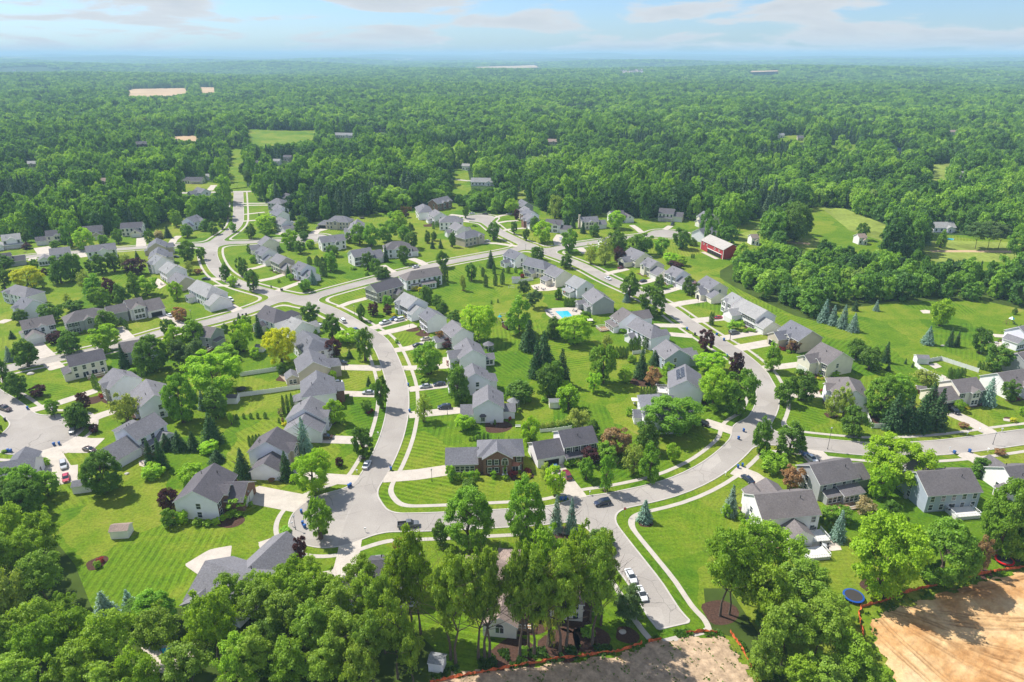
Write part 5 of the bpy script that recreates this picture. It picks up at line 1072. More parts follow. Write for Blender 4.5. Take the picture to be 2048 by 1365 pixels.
T(5, [('o',1690,950,150,230),('o',1860,960,220,310),('p',2010,925,120,170),('d',1975,800,190,240),('s',1480,530,90,160),('s',1400,500,120,150),('s',1600,592,90,150),('d',1730,622,120,140),('l',1990,525,200,200),('a',640,1052,40,50),('a',700,1068,60,90),('a',790,1062,46,80),('d',1050,905,160,155),('d',1395,1000,140,160),('d',525,662,160,200),('m',1430,812,190,260),('l',1110,692,230,240),('d',915,670,80,140),('d',770,595,80,145),('d',1020,560,120,165),('o',1260,400,170,260),('o',1390,390,170,230),('l',740,355,170,180),('d',190,405,80,140),('s',490,1010,130,220),('c',395,1110,50,120),('c',530,1078,50,130),('c',430,1235,60,155),('c',545,1218,60,150),('c',630,1203,65,155),('d',258,1152,140,200),('o',160,1275,90,180),('p',800,420,70,120),('w',1095,1120,60,45),('k',870,1115,50,40),('r',850,1080,60,50),('r',290,500,60,25),('a',1375,1320,36,90)])
T(4, [('d',1350,705,180,190),('d',1535,640,75,140),('d',1612,612,75,110),('s',1590,712,70,120),('s',1690,712,75,120),('d',1830,690,90,175),('m',720,660,190,240),('m',860,680,200,260),('m',1060,622,220,230),('l',1180,455,220,190),('m',1250,585,150,150),('d',1342,515,80,115),('d',390,802,160,130),('d',600,640,100,120),('m',372,975,170,220),('c',280,1050,100,240),('c',205,922,80,130),('c',110,900,70,100),('s',1030,875,90,210),('d',1250,892,140,210),('d',815,962,130,200),('d',905,1012,130,180),('d',1000,1062,180,125),('d',1715,930,160,190),('c',1735,1112,100,230),('l',130,702,100,95),('d',50,600,110,100),('s',270,345,70,90),('m',1105,335,110,70),('g',1385,1195,90,50),('g',1445,1215,70,45),('d',1520,1312,160,150),('p',1265,332,100,90),('n',1222,250,26,50),('n',1250,250,26,50),('n',1278,252,26,50),('n',1306,254,26,50),('n',1334,256,26,50),('a',1605,475,40,100),('a',1640,455,34,80),('a',1665,445,34,80),('m',1060,275,230,245),('b',150,1140,100,175),('m',70,1195,110,110),('a',1635,1160,26,110),('a',1665,1160,26,110),('r',640,960,80,35),('r',800,1025,60,45)])
T(2, [('a',790,192,60,130),('a',880,202,75,105),('r',835,205,80,40),('P',1135,200,100,210),('P',1210,292,130,215),('m',1000,805,90,110),('d',660,792,130,130),('d',770,835,120,140),('d',870,772,90,120),('m',452,872,140,150),('m',320,742,150,175),('s',200,885,110,155),('w',105,870,100,75),('d',1218,885,125,160),('d',465,1172,190,240),('d',430,1012,100,90),('d',625,1142,110,140),('o',485,1315,110,150),('n',580,1312,100,60),('l',1420,795,240,190),('d',1320,770,90,110),('m',1405,862,110,100),('s',1640,662,100,155),('s',1705,672,100,130),('d',1830,805,180,170),('l',1690,1005,190,210),('d',1812,1065,130,150),('d',1852,905,110,100),('d',1210,1062,90,100),('a',1420,1000,34,75),('a',1448,1010,34,75),('a',1476,1022,34,75),('a',1504,1034,34,75),('a',1532,1044,34,78),('a',1560,1052,34,80),('l',1930,1005,100,100),('s',760,560,110,180),('d',850,670,170,190),('d',940,650,120,160),('d',480,560,180,180),('m',620,600,200,160),('l',300,680,150,140),('s',1315,690,60,110)])
T(3, [('s',1660,338,80,160),('l',1690,362,70,70),('b',1950,430,110,180),('m',1868,502,130,140),('r',1545,392,50,40),('r',1238,155,80,80),('l',325,592,170,200),('n',360,850,180,150),('d',240,1062,180,220),('l',320,1185,240,270),('m',560,1155,290,300),('b',1890,400,60,120),('d',920,372,120,200),('d',1115,312,140,210),('d',1245,488,160,235),('l',1000,432,120,115),('a',910,1010,50,110),('a',870,1010,44,80),('d',1160,940,130,140),('d',1040,960,90,110),('P',420,1365,200,240),('P',560,1350,180,200),('d',1380,420,1,1)][:-1])
T(0, [('o',1305,1250,1,1)][:0]+[('s',1896,463,22,34),('P',1950,498,46,50),('P',1975,498,46,52),('P',1996,498,44,48),('b',1855,492,24,32),('m',1880,496,18,34),('d',1722,480,24,32),('m',2040,520,60,70),('d',1588,485,60,74),('d',1540,484,50,60),('m',1600,430,1,1)][:-1])
# planted beds with small shrubs along house fronts
nb = 0
for hh in HOUSES:
    s = ppm(*hh['c'])
    if s < 3.4 or hh['front'] in 'ab': continue
    sg = -1 if hh['front'] == 'n' else 1; root = hh['root']; ca, sa = math.cos(hh['ang']), math.sin(hh['ang'])
    free = [x for x in np.arange(-hh['L']/2+.8, hh['L']/2-.4, 1.25) if abs(x) > 1.0 and not any(l-.6 < x < r_+.6 for l, r_, _ in hh['occ'][hh['front']])]
    if not free: continue
    y0, y1 = sg*hh['D']/2, sg*(hh['D']/2+1.9)
    def tw(x, y): return (hh['c'][0]+x*ca-y*sa, hh['c'][1]+x*sa+y*ca)
    xs_ = [free[0]-.9]+list(np.linspace(free[0], free[-1], 6))+[free[-1]+.9]
    outer = [tw(x, y1+sg*0.35*math.sin(x*1.3)) for x in xs_]; poly = [tw(xs_[0], y0), tw(xs_[-1], y0)]+outer[::-1]
    poly_mesh('planting_bed', poly, MT['mulch'], 0.05)
    for x in free:
        if rt.random() < 0.36 or nb > 230: continue
        wx, wy = tw(x, y0+sg*1.05); w = rt.uniform(.8, 1.5); plant(wx, wy, w, w*rt.uniform(.7, 1.0), rt.choice('rrrrrgkr')); nb += 1
def disc(r, x, y, rad, matl, z=0.04, name='planting_bed', squash=1.0):
    c = rg(r, x, y); n = 18; a0 = rt.random()*6
    poly_mesh(name, [(c[0]+math.cos(6.283*i/n)*rad*(1+.12*math.sin(3*6.283*i/n+a0)), c[1]+squash*math.sin(6.283*i/n)*rad*(1+.12*math.sin(2*6.283*i/n+a0))) for i in range(n)], matl, z)
for a in [(8,405,550,1.2),(8,1060,1240,1.6),(8,870,720,3.0),(8,1000,770,3.2),(17,690,845,4.6),(18,400,490,4.0),(18,500,510,3.0),(13,510,620,3.2),(22,720,520,3.5),(21,560,560,3.4),('I',690,520,2.4),('K',430,1110,4.5),('K',640,1060,4),('K',100,1190,5),('K',200,900,6),('K',500,880,5),('L',900,690,3.5),('L',1340,650,2.0),('L',1600,570,3.2),('K',1560,870,4),(19,400,360,2.2),(19,760,390,3.5),(16,750,80,3.4),(16,505,203,1.3),(11,950,960,3.0),(11,1230,1270,3.0),(9,820,715,1.6),(5,160,1272,1.0),('K',1030,235,2.0),('K',440,305,3.0),('K',900,1030,2.5),(3,1880,485,1.8),(1,305,632,1.0),(20,1230,395,1.8),(20,600,400,2.0)]:
    disc(a[0], a[1], a[2], a[3], MT['mulch'], 0.042)
# ------------------------------------------------------------------ patios, pools, terraces
def pave(r, pts, m='patio', z=0.06, name='patio'):
    o = poly_mesh(name, gpoly(r, pts), MT[m], z); return o
pave(9, [(655,840),(760,822),(1060,808),(1110,870),(1090,915),(960,905),(900,985),(830,960),(745,950),(680,900)], 'drive')
def pool(r, pts, label, z=0.09):
    root = empty('swimming_pool', (*rg(r, *pts[0]), 0)); P = gpoly(r, pts); c = np.mean(P, 0); b = MB(); n = len(P)
    o_ = [(p[0]-root.location.x, p[1]-root.location.y) for p in P]; cc = (c[0]-root.location.x, c[1]-root.location.y)
    out = [(cc[0]+(x-cc[0])*1.09, cc[1]+(y-cc[1])*1.09) for x, y in o_]
    v = [(x,y,.12) for x,y in out]+[(x,y,.12) for x,y in o_]+[(x,y,.06) for x,y in o_]+[(x,y,0) for x,y in out]
    b.add(v, [(i,(i+1)%n,n+(i+1)%n,n+i) for i in range(n)]+[(n+i,n+(i+1)%n,2*n+(i+1)%n,2*n+i) for i in range(n)]+[(3*n+i,3*n+(i+1)%n,(i+1)%n,i) for i in range(n)])
    ob('pool_edge', b.mesh('pool_edge', [MT['drive']]), root); ob('pool_water', me('pool_water', [(x,y,.085) for x,y in o_], [tuple(range(n))], [MT['water']]), root)
    tag(root, label, 'swimming pool')
pool(9, [(785,862),(935,856),(988,915),(872,946)], 'turquoise rectangular swimming pool on a pale terrace')
pool(0, [(1896,477),(1908,478),(1906,481),(1894,480)], 'small far swimming pool in the yard at the right')
pool('I', [(1120,1130),(1300,1110),(1330,1150),(1180,1190)], 'pool glimpsed blue through the foreground trees')
pave('I', [(1000,1120),(1380,1080),(1400,1200),(1300,1330),(1090,1290)], 'patio', 0.05)
pave(9, [(490,550),(640,520),(800,560),(810,600),(700,615),(580,618),(520,590)])
pave(16, [(1095,565),(1170,545),(1200,590),(1150,612),(1100,600)]); pave(3, [(0,330),(110,350),(200,420),(120,470),(20,430)])
pave(13, [(460,590),(545,600),(640,640),(600,665),(520,650)], 'drive2'); pave(18, [(550,520),(640,530),(650,600),(560,590)])
pave(12, [(1050,325),(1200,340),(1230,400),(1170,385),(1060,365)], 'drive'); pave(12, [(1090,270),(1190,275),(1190,300),(1110,295)], 'patio')
pave(12, [(580,510),(650,500),(695,530),(640,545)], 'drive'); pave(12, [(690,590),(760,620),(760,645),(690,640)], 'drive',.05)
pave(23, [(820,820),(900,760),(1010,800),(1040,870),(860,890),(730,890)]); pave('K', [(430,800),(560,790),(600,860),(540,900),(430,880)])
pave(8, [(1500,1115),(1530,1112),(1530,1135)], 'patio'); pave(4, [(1480,420),(1590,410),(1580,445),(1490,445)], 'mulch'); pave(20,[(1175,385),(1235,390),(1230,410),(1180,402)],'drive')
pave(12, [(520,85),(560,80),(600,85),(600,108),(545,108)], 'patio'); pave(26, [(905,290),(1010,320),(950,395),(915,400),(960,335),(900,310)], 'walk')
def deckpart(hi, x, y, w, d, h, m='whitedeck', rails='nab', steps=False):
    root = HOUSES[hi]['root']; b = MB(); k = int(w/0.6)
    for i in range(k): b.box(x-w/2+i*w/k, y-d/2, h-.12, x-w/2+(i+1)*w/k-.04, y+d/2, h)
    b.box(x-w/2+.05, y-d/2+.05, 0, x+w/2-.05, y+d/2-.05, h-.13); ob('deck', b.mesh('deck', [MT[m]]), root)
    if 'n' in rails: ob('railing', rail_mesh(w), root, (x, y-d/2+.06, h))
    if 'f' in rails: ob('railing', rail_mesh(w), root, (x, y+d/2-.06, h))
    if 'a' in rails: ob('railing', rail_mesh(d), root, (x-w/2+.06, y, h), math.pi/2)
    if 'b' in rails: ob('railing', rail_mesh(d), root, (x+w/2-.06, y, h), math.pi/2)
HI = {h['label']: i for i, h in enumerate(HOUSES)}
def hfind(t): return next(i for i, h in enumerate(HOUSES) if t in h['label'])
i = hfind('blue-grey house with a small'); deckpart(i, HOUSES[i]['L']*.12, -HOUSES[i]['D']/2-2.2, 7.2, 4.2, 1.0)
i = hfind('big cream house'); hd = HOUSES[i]; deckpart(i, -hd['L']*.27, -hd['D']/2-2.6, 5, 5, .5, 'wood', 'a'); deckpart(i, 1.0, -hd['D']/2-8.3, 9, 4.0, .9, 'whitedeck', 'nab'); deckpart(i, hd['L']*.33, -hd['D']/2-2.4, 7, 4.6, 1.0, 'whitedeck', 'nb')
i = hfind('taupe house with a glazed'); hd = HOUSES[i]; deckpart(i, -hd['L']*.15, -hd['D']/2-4.4, 9, 3.6, .4, 'wood', 'n')
i = hfind('cream house seen from behind'); hd = HOUSES[i]; deckpart(i, hd['L']*.12, -hd['D']/2-1.9, 6, 3.6, .7, 'wood', 'nab')
i = hfind('octagonal'); hd = HOUSES[i]; deckpart(i, -hd['L']*.2, -hd['D']/2-5.0, 5, 4.4, .5, 'wood', 'nab')
i = hfind('grey house wrapped'); hd = HOUSES[i]; deckpart(i, hd['L']*.35, -hd['D']/2-2, 5, 4, .8, 'wood', 'nab')
i = hfind('cream house with a tan roof'); hd = HOUSES[i]; deckpart(i, hd['L']*.02, -hd['D']/2-2.2, 5, 4.2, .8, 'wood', 'nb')
i = hfind('white house with solar'); hd = HOUSES[i]; deckpart(i, -1.0, -hd['D']/2-2.2, 5, 4.2, .8, 'whitedeck', 'nab')
# bay window, chimney, panels
def bay(hi, side, pos, z0=.7, roofm='rd', w=2.2, h=2.0):
    hd = HOUSES[hi]; b = MB(); P0 = [(-w/2,0),(-w/3,-.8),(w/3,-.8),(w/2,0)]
    b.add([(x,y,z0) for x,y in P0]+[(x,y,z0+h) for x,y in P0], [(0,1,5,4),(1,2,6,5),(2,3,7,6),(3,2,1,0)], 0)
    b.box(-w/3+.12,-.84,z0+.35,-.04,-.805,z0+h-.2,1); b.box(.04,-.84,z0+.35,w/3-.12,-.805,z0+h-.2,1)
    b.add([(-w/2-.15,0,z0+h),(-w/3-.1,-1.0,z0+h),(w/3+.1,-1.0,z0+h),(w/2+.15,0,z0+h),(-w/4,0,z0+h+.8),(w/4,0,z0+h+.8)], [(0,1,4),(1,2,5,4),(2,3,5),(0,3,2,1)], 2)
    m_ = b.mesh('bay_window', [MT['trim'], MT['glass'], MT[roofm]])
    if side == 'n': p = (pos, -hd['D']/2-.01, 0)
    elif side == 'b': p = (hd['L']/2+.01, pos, 0)
    ob('bay_window', m_, hd['root'], p, HROT[side])
bay(hfind('bay window above'), 'b', -1.9); bay(hfind('brick house with black'), 'n', HOUSES[hfind('brick house with black')]['L']*.32, .3, 'copper', 2.8, 2.1)
i = hfind('brick house with black'); hd = HOUSES[i]
# entry gable of the brick house: tall arched window over a white-framed door, twin small windows at its left
xg = -.42*(hd['L']/2-4.2); yg = -hd['D']/2-1.4
ob('arched_window', AM, hd['root'], (xg+2.2, yg, 3.1)); ob('front_door', DM, hd['root'], (xg+2.2, yg, 0))
for zz in (1.5, 4.2):
    for xx in (-2.3, -.3):
        w_ = ob('window', WF, hd['root'], (xg+xx, yg, zz)); ob('pane', WP, w_)
        for s_ in (-1, 1): ob('shutter', WS, hd['root'], (xg+xx+s_*.84, yg, zz))
i = hfind('end chimney'); hd = HOUSES[i]; b = MB(); b.box(-.5,-.7,0,.5,.7,9.6); b.box(-.62,-.82,9.6,.62,.82,9.85); ob('chimney', b.mesh('chimney', [MT['tan']]), hd['root'], (-hd['L']/2-.55, 0, 0))
def panels(hi, side, x0, nx, ny, t0=.18):
    hd = HOUSES[hi]; s = -1 if side == 'n' else 1; al = math.atan(PIT); b = MB(); b.box(-.5,-.82,0,.5,.82,.06,0); b.box(-.46,-.78,.06,.46,.78,.065,1); pm = b.mesh('solar_panel', [MT['metal'], MT['solar']])
    for i in range(nx):
        for j in range(ny):
            t = t0+.85+j*1.7; y = s*t*math.cos(al); z = hd['zr']-t*math.sin(al)+.26
            o = ob('solar_panel', pm, hd['root'], (x0+i*1.04, y, z)); o.rotation_euler = (-s*al, 0, 0)
panels(hfind('solar panels'), 'n', -4.4, 8, 2, .5); panels(hfind('beside the swimming'), 'f', -2, 5, 2, 2.2)
# ------------------------------------------------------------------ sheds
def shed(r, x, y, w, d, h, rz, wall, roof, label, name='garden_shed', pit=.5):
    c = rg(r, x, y); root = empty(name, (*c, 0), math.radians(rz)); a, b = MB(), MB(); gable_block(a, b, 0, 0, w, d, h, 'x', (0,0), o=.18, pit=pit)
    ob('wall', a.mesh('wall', [MT[wall]]), root); ob('roof', b.mesh('roof', [MT[roof], MT['trim']]), root)
    g = MB(); g.box(-.8,-.05,.05,.8,0,1.9); g.box(-.02,-.07,.05,.02,-.05,1.9); ob('shed_door', g.mesh('shed_door', [MT['trim']]), root, (w*.1, -d/2, 0)); tag(root, label, 'shed')
    return root
shed('I',870,320,4.4,3.2,2.4,6,'white','rt','lone white garden shed standing on the striped back lawn')
shed(16,665,790,4.6,3.4,2.4,14,'white','rg','white shed tucked under the broad maple by the cul-de-sac lawn')
shed(13,322,405,3.2,2.6,2.4,-8,'white','rg','small white shed on the lawn left of the yellow tree')
shed(14,108,255,3.6,3.0,2.3,0,'white','rd','white shed at the end of the long lower white fence')
shed(17,1138,685,3.6,2.8,2.4,4,'cream','rl','cream shed at the foot of the big conifer clump')
shed(5,795,1175,4.4,3.4,2.5,-4,'white','rg','white garden shed at the middle of the row of white houses')
shed(12,525,495,4.6,3.4,2.5,-6,'white','rg','white shed standing at the corner of the fenced yard')
shed(20,522,180,3.0,2.8,2.0,-18,'brown','rb','dark red little shed left of the house with the black car')
shed(9,205,1060,3.0,4.4,2.4,30,'brown','rg','brown shed at the foot of the big maple on the open lawn')
shed('J',1330,1260,3.0,2.6,2.4,-10,'white','rl','white shed among tall trunks at the near wood edge')
def arbour(r, x, y, label, rad=2.6, rm='rg', cat='gazebo', name='gazebo'):
    c = rg(r, x, y); root = empty(name, (*c, 0)); n = 8; b = MB(); v = [(rad*1.15*math.cos(6.283*i/n), rad*1.15*math.sin(6.283*i/n), 2.5) for i in range(n)]+[(0,0,3.9)]
    b.add(v, [(i,(i+1)%n,n) for i in range(n)]+[tuple(range(n))[::-1]]); ob('roof', b.mesh('roof', [MT[rm]]), root)
    pb = MB(); pb.box(-.07,-.07,0,.07,.07,2.5); pm = pb.mesh('post', [MT['trim']])
    for i in range(n): ob('post', pm, root, (rad*math.cos(6.283*i/n), rad*math.sin(6.283*i/n), 0))
    tag(root, label, cat)
arbour(17,620,235,'round grey-roofed gazebo behind the house with the large cross gable',2.2)
arbour(2,1710,735,'pale round pavilion tent beside the white gabled garage',2.4,'rl')
arbour(17,815,690,'open white pergola pavilion behind the bay-windowed house',2.0,'rl')
# ------------------------------------------------------------------ fences
def vinyl(r, pts, h, label, group=None, gate=False):
    P = [rg(r, *p) for p in pts]; root = empty('vinyl_fence', (*P[0], 0)); pb = MB(); pb.box(-.07,-.07,0,.07,.07,h+.12); pb.frus(-.09,-.09,h+.12,.09,.09,h+.22,.08,.08); pm = pb.mesh('post', [MT['trim']])
    o = Vector(P[0]); cache = {}
    for a, b in zip(P[:-1], P[1:]):
        a, b = Vector(a), Vector(b); Ls = (b-a).length; k = max(1, round(Ls/2.4)); w = Ls/k; ang = math.atan2((b-a).y, (b-a).x)
        kk = round(w, 2)
        if kk not in cache:
            q = MB(); q.box(-w/2+.05,-.03,.08,w/2-.05,.03,.2); q.box(-w/2+.05,-.03,h-.12,w/2-.05,.03,h); n = int(w/.3)
            for i in range(n): q.box(-w/2+.06+i*(w-.12)/n,-.018,.2,-.0-w/2+.06+(i+1)*(w-.12)/n-.012,.018,h-.12)
            cache[kk] = q.mesh('fence_panel', [MT['trim']])
        for i in range(k):
            c = a+(b-a)*((i+.5)/k)-o; ob('fence_panel', cache[kk], root, (c.x, c.y, 0), ang); c = a+(b-a)*(i/k)-o; ob('post', pm, root, (c.x, c.y, 0), ang)
    c = Vector(P[-1])-o; ob('post', pm, root, (c.x, c.y, 0)); tag(root, label, 'fence', group)
vinyl(13, [(158,606),(462,560)], 1.8, 'white panel fence running left from below the yellow tree')
vinyl(13, [(145,770),(400,737),(650,700)], 1.8, 'long white panel fence above the row of small firs')
vinyl(12, [(478,490),(585,495),(682,478),(980,575)], 1.8, 'tall white fence along the back of the square yard'); vinyl(12, [(478,520),(520,560),(600,600),(700,650)], 1.8, 'tall white fence along the near side of the square yard')
vinyl(20, [(92,350),(138,462),(270,464)], 1.8, 'short white fence beside the wall of dark spruces'); vinyl(22, [(870,180),(990,168),(1115,150)], 1.2, 'low white fence behind the house with the open garage')
vinyl(5, [(850,1170),(1000,1150)], 1.6, 'short white fence right of the white shed'); vinyl(18, [(335,275),(435,262)], 1.6, 'short white fence among clipped evergreens')
def darkfence(r, pts, label, h=1.3):
    P = [rg(r, *p) for p in pts]; root = empty('metal_fence', (*P[0], 0)); o = Vector(P[0])
    for a, b in zip(P[:-1], P[1:]):
        a, b = Vector(a), Vector(b); Ls = (b-a).length; k = max(1, round(Ls/2.2)); ang = math.atan2((b-a).y, (b-a).x)
        q = MB(); w = Ls/k; q.box(-w/2,-.02,h-.1,w/2,.02,h-.05); q.box(-w/2,-.02,.15,w/2,.02,.2); n = int(w/.25)
        for i in range(n): q.box(-w/2+i*w/n-.012,-.012,.05,-w/2+i*w/n+.012,.012,h)
        m_ = q.mesh('fence_panel', [MT['shutter']])
        for i in range(k): c = a+(b-a)*((i+.5)/k)-o; ob('fence_panel', m_, root, (c.x, c.y, 0), ang)
    tag(root, label, 'fence')
darkfence(4, [(1235,1205),(1330,1260),(1480,1310)], 'thin black metal fence along the yard behind the yellow shrubs')
darkfence(5, [(350,990),(440,1050),(640,1050)], 'thin black fence round the yard of the lone spruce'); darkfence(9, [(660,845),(700,880),(830,975)], 'black pool fence around the pale terrace')
def silt(pts, label, group='orange safety fences at the building site'):
    P = spline([gp(*p) for p in pts]); root = empty('safety_fence', (*P[0], 0)); v, f = [], []; n = 0; r_ = random.Random(int(pts[0][0])); d = 0; L0 = Vector(P[0]); tp = 0.9
    Q = [P[0]]
    for a, b in zip(P[:-1], P[1:]):
        k = max(1, int(np.linalg.norm(b-a)/.5))
        for i in range(1, k+1): Q.append(a+(b-a)*i/k)
    for i, q in enumerate(Q):
        tt = (Q[min(i+1,len(Q)-1)]-Q[max(i-1,0)]); tt = tt/(np.linalg.norm(tt)+1e-9); nn = np.array([-tt[1], tt[0]]); sag = 0.22*abs(math.sin(i*.65))+r_.uniform(0,.1)
        x, y = q-P[0]; o1, o2, o3 = r_.uniform(-.05,.05), r_.uniform(-.22,.22), r_.uniform(-.3,.3)
        v += [(x+nn[0]*o1, y+nn[1]*o1, .04), (x+nn[0]*o2, y+nn[1]*o2, .5-sag/2), (x+nn[0]*o3, y+nn[1]*o3, 1.0-sag)]
        if i: b_ = 3*i; f += [(b_-3,b_,b_+1,b_-2),(b_-2,b_+1,b_+2,b_-1)]
    m_ = me('netting', v, f, [MT['orange']]); o = ob('netting', m_, root); md = o.modifiers.new('thick', 'SOLIDIFY'); md.thickness = .03
    b = MB(); b.tube((0,0,0),(0,0,1.15),.03,.03,6); pm = b.mesh('stake', [MT['wood']])
    for i in range(0, len(Q), 7): ob('stake', pm, root, (Q[i][0]-P[0][0], Q[i][1]-P[0][1], 0))
    tag(root, label, 'fence', group)
silt([(860,1368),(900,1360),(960,1348),(1040,1333),(1141,1317),(1200,1310),(1240,1304),(1284,1289)], 'orange safety netting along the cleared ground in front of the tall trunks')
silt([(1296,1286),(1322,1281)], 'scrap of orange netting left of the dead-end road'); silt([(1372,1270),(1400,1266),(1434,1268)], 'orange netting lying across the end of the road')
silt([(1460,1266),(1478,1292),(1496,1322),(1512,1362),(1520,1400)], 'orange netting running down the right side of the cleared ground')
silt([(1728,1296),(1726,1270),(1719,1240),(1722,1217),(1762,1206),(1822,1184),(1880,1171),(1962,1150),(2048,1136),(2120,1120)], 'long orange netting bordering the bare sandy soil')
# ------------------------------------------------------------------ vehicles
def carpaint(name, c, met=0.3): m = mat(name, c, 0.28, 0.6); m.node_tree.nodes['Principled BSDF'].inputs['Coat Weight'].default_value = 0.5; return m
CP_ = {'white':(0.75,0.76,0.77),'silver':(0.42,0.43,0.45),'black':(0.012,0.013,0.016),'navy':(0.015,0.025,0.06),'red':(0.45,0.01,0.035),'grey':(0.12,0.13,0.14),'blue':(0.05,0.12,0.28),'beige':(0.50,0.44,0.34),'brown':(0.07,0.04,0.035),'maroon':(0.16,0.012,0.03)}
CPM = {k: carpaint('paint_'+k, v) for k, v in CP_.items()}
MT['tyre'] = mat('tyre', (0.015,0.015,0.015), .9); MT['lamp'] = mat('headlight_glass', (0.7,0.72,0.75), .15, .8); MT['tail'] = mat('tail_light_glass', (0.35,0.01,0.01), .2)
def loft(sec, m=0, mb=None):
    """sec: list of (x, halfwidth bottom, halfwidth top, z bottom, z top) stations along the body"""
    b = mb or MB(); v = []; 
    for x, wb, wt, z0, z1 in sec:
        zm = z0+(z1-z0)*.55; v += [(x,-wb*.96,z0),(x,-wb,zm),(x,-wt,z1-.03),(x,-wt+.08,z1),(x,wt-.08,z1),(x,wt,z1-.03),(x,wb,zm),(x,wb*.96,z0)]
    f = []; n = len(sec)
    for i in range(n-1):
        for k in range(8): a = i*8+k; c = i*8+(k+1)%8; f.append((a, a+8, c+8, c))
    f += [tuple(range(8)), tuple(range((n-1)*8, n*8))[::-1]]; b.add(v, f, m); return b
VM_ = {}
def vehicle_meshes(kind):
    if kind == 'sedan':
        Lg = 4.7; body = [(-2.35,.70,.66,.35,.75),(-2.2,.86,.78,.24,.95),(-1.4,.91,.84,.2,.99),(0,.92,.85,.2,.96),(1.0,.91,.84,.2,.93),(1.9,.87,.76,.22,.82),(2.3,.72,.62,.3,.66)]
        cab = [(-1.85,.74,.70,.93,.97),(-1.1,.78,.58,.93,1.40),(-.2,.79,.58,.93,1.46),(.45,.79,.56,.92,1.40),(1.25,.74,.68,.88,.94)]
        roofs = [(-1.0,.58,.56,1.36,1.42),(-.2,.59,.57,1.42,1.485),(.38,.57,.55,1.36,1.425)]; wx = 1.42; wr = .33
    elif kind == 'suv':
        Lg = 4.8; body = [(-2.4,.78,.74,.42,1.05),(-2.3,.9,.84,.3,1.12),(-1.2,.95,.9,.28,1.12),(.9,.95,.9,.28,1.10),(1.9,.9,.82,.3,1.02),(2.38,.76,.68,.38,.85)]
        cab = [(-2.25,.82,.74,1.08,1.3),(-1.95,.83,.68,1.08,1.68),(-.2,.84,.68,1.08,1.74),(.6,.83,.66,1.08,1.66),(1.3,.8,.74,1.05,1.1)]
        roofs = [(-2.0,.68,.66,1.62,1.70),(-.2,.69,.67,1.68,1.77),(.55,.67,.65,1.6,1.68)]; wx = 1.45; wr = .38
    elif kind == 'van':
        Lg = 5.0; body = [(-2.5,.84,.82,.4,1.15),(-1.5,.96,.92,.28,1.2),(1.0,.96,.92,.28,1.15),(2.0,.9,.82,.3,.98),(2.5,.76,.68,.38,.8)]
        cab = [(-2.45,.84,.76,1.1,1.7),(-1.8,.86,.72,1.1,1.82),(.5,.86,.7,1.1,1.8),(1.2,.85,.68,1.1,1.5),(2.0,.8,.74,.95,1.02)]
        roofs = [(-2.3,.74,.72,1.7,1.8),(-.2,.74,.72,1.78,1.87),(.6,.71,.69,1.72,1.82)]; wx = 1.5; wr = .36
    else:
        Lg = 5.7; body = [(-2.85,.88,.88,.5,.6),(-2.8,.95,.93,.4,.72),(-.5,.98,.95,.35,.74),(-.45,.98,.95,.35,1.12),(1.7,.98,.93,.35,1.14),(2.4,.95,.88,.38,1.08),(2.82,.86,.78,.42,.9)]
        cab = [(-.5,.86,.74,1.1,1.72),(.1,.87,.72,1.1,1.84),(.7,.87,.70,1.1,1.82),(1.45,.84,.78,1.1,1.16)]
        roofs = [(-.5,.74,.72,1.74,1.84),(.1,.74,.72,1.78,1.87),(.75,.71,.69,1.74,1.84)]; wx = 1.75; wr = .40
    b = loft(body); loft(roofs, 0, b)
    for s in (-1,1):
        for xx in ([-1.0,.42] if kind == 'sedan' else [-1.95,.5,-.6] if kind != 'pickup' else [-.45,.75]): b.box(xx-.04, s*.70-.06, .95, xx+.04, s*.70+.06, roofs[1][4]-.1)
    if kind == 'pickup':
        for s in (-1,1): b.box(-2.82, s*.92-.05, .72, -.45, s*.92+.05, 1.16)
        b.box(-2.86,-.93,.72,-2.76,.93,1.16)
    for s in (-1,1): b.box(.75, s*.98-.1, .98, .98, s*.98+.1, 1.1)
    body_ = (b.v, b.f); gl = loft(cab, 0).mesh('car_glass', [MT['glass']])
    w = MB(); w.tube((0,-.11,0),(0,.11,0),wr,wr,16,0); wm = w.mesh('tyre', [MT['tyre']]); w = MB(); w.tube((0,-.12,0),(0,.12,0),wr*.6,wr*.6,12,0); rm = w.mesh('rim', [MT['metal']])
    w = MB(); w.box(0,-.2,-.09,.06,.2,.09); hm = w.mesh('headlight', [MT['lamp']]); w = MB(); w.box(-.05,-.16,-.12,0,.16,.12); tm = w.mesh('tail_light', [MT['tail']])
    bd = None
    if kind == 'pickup': w = MB(); w.box(-2.75,-.86,.73,-.5,.86,.78); bd = w.mesh('truck_bed', [MT['dark']])
    return dict(L=Lg, body=body_, glass=gl, wheel=wm, rim=rm, head=hm, tail=tm, wx=wx, wr=wr, hz=body[-1][4]-.12, hx=body[-1][0]-.02, tx=body[0][0]+.02, bed=bd)
for k in ('sedan','suv','van','pickup'): VM_[k] = vehicle_meshes(k)
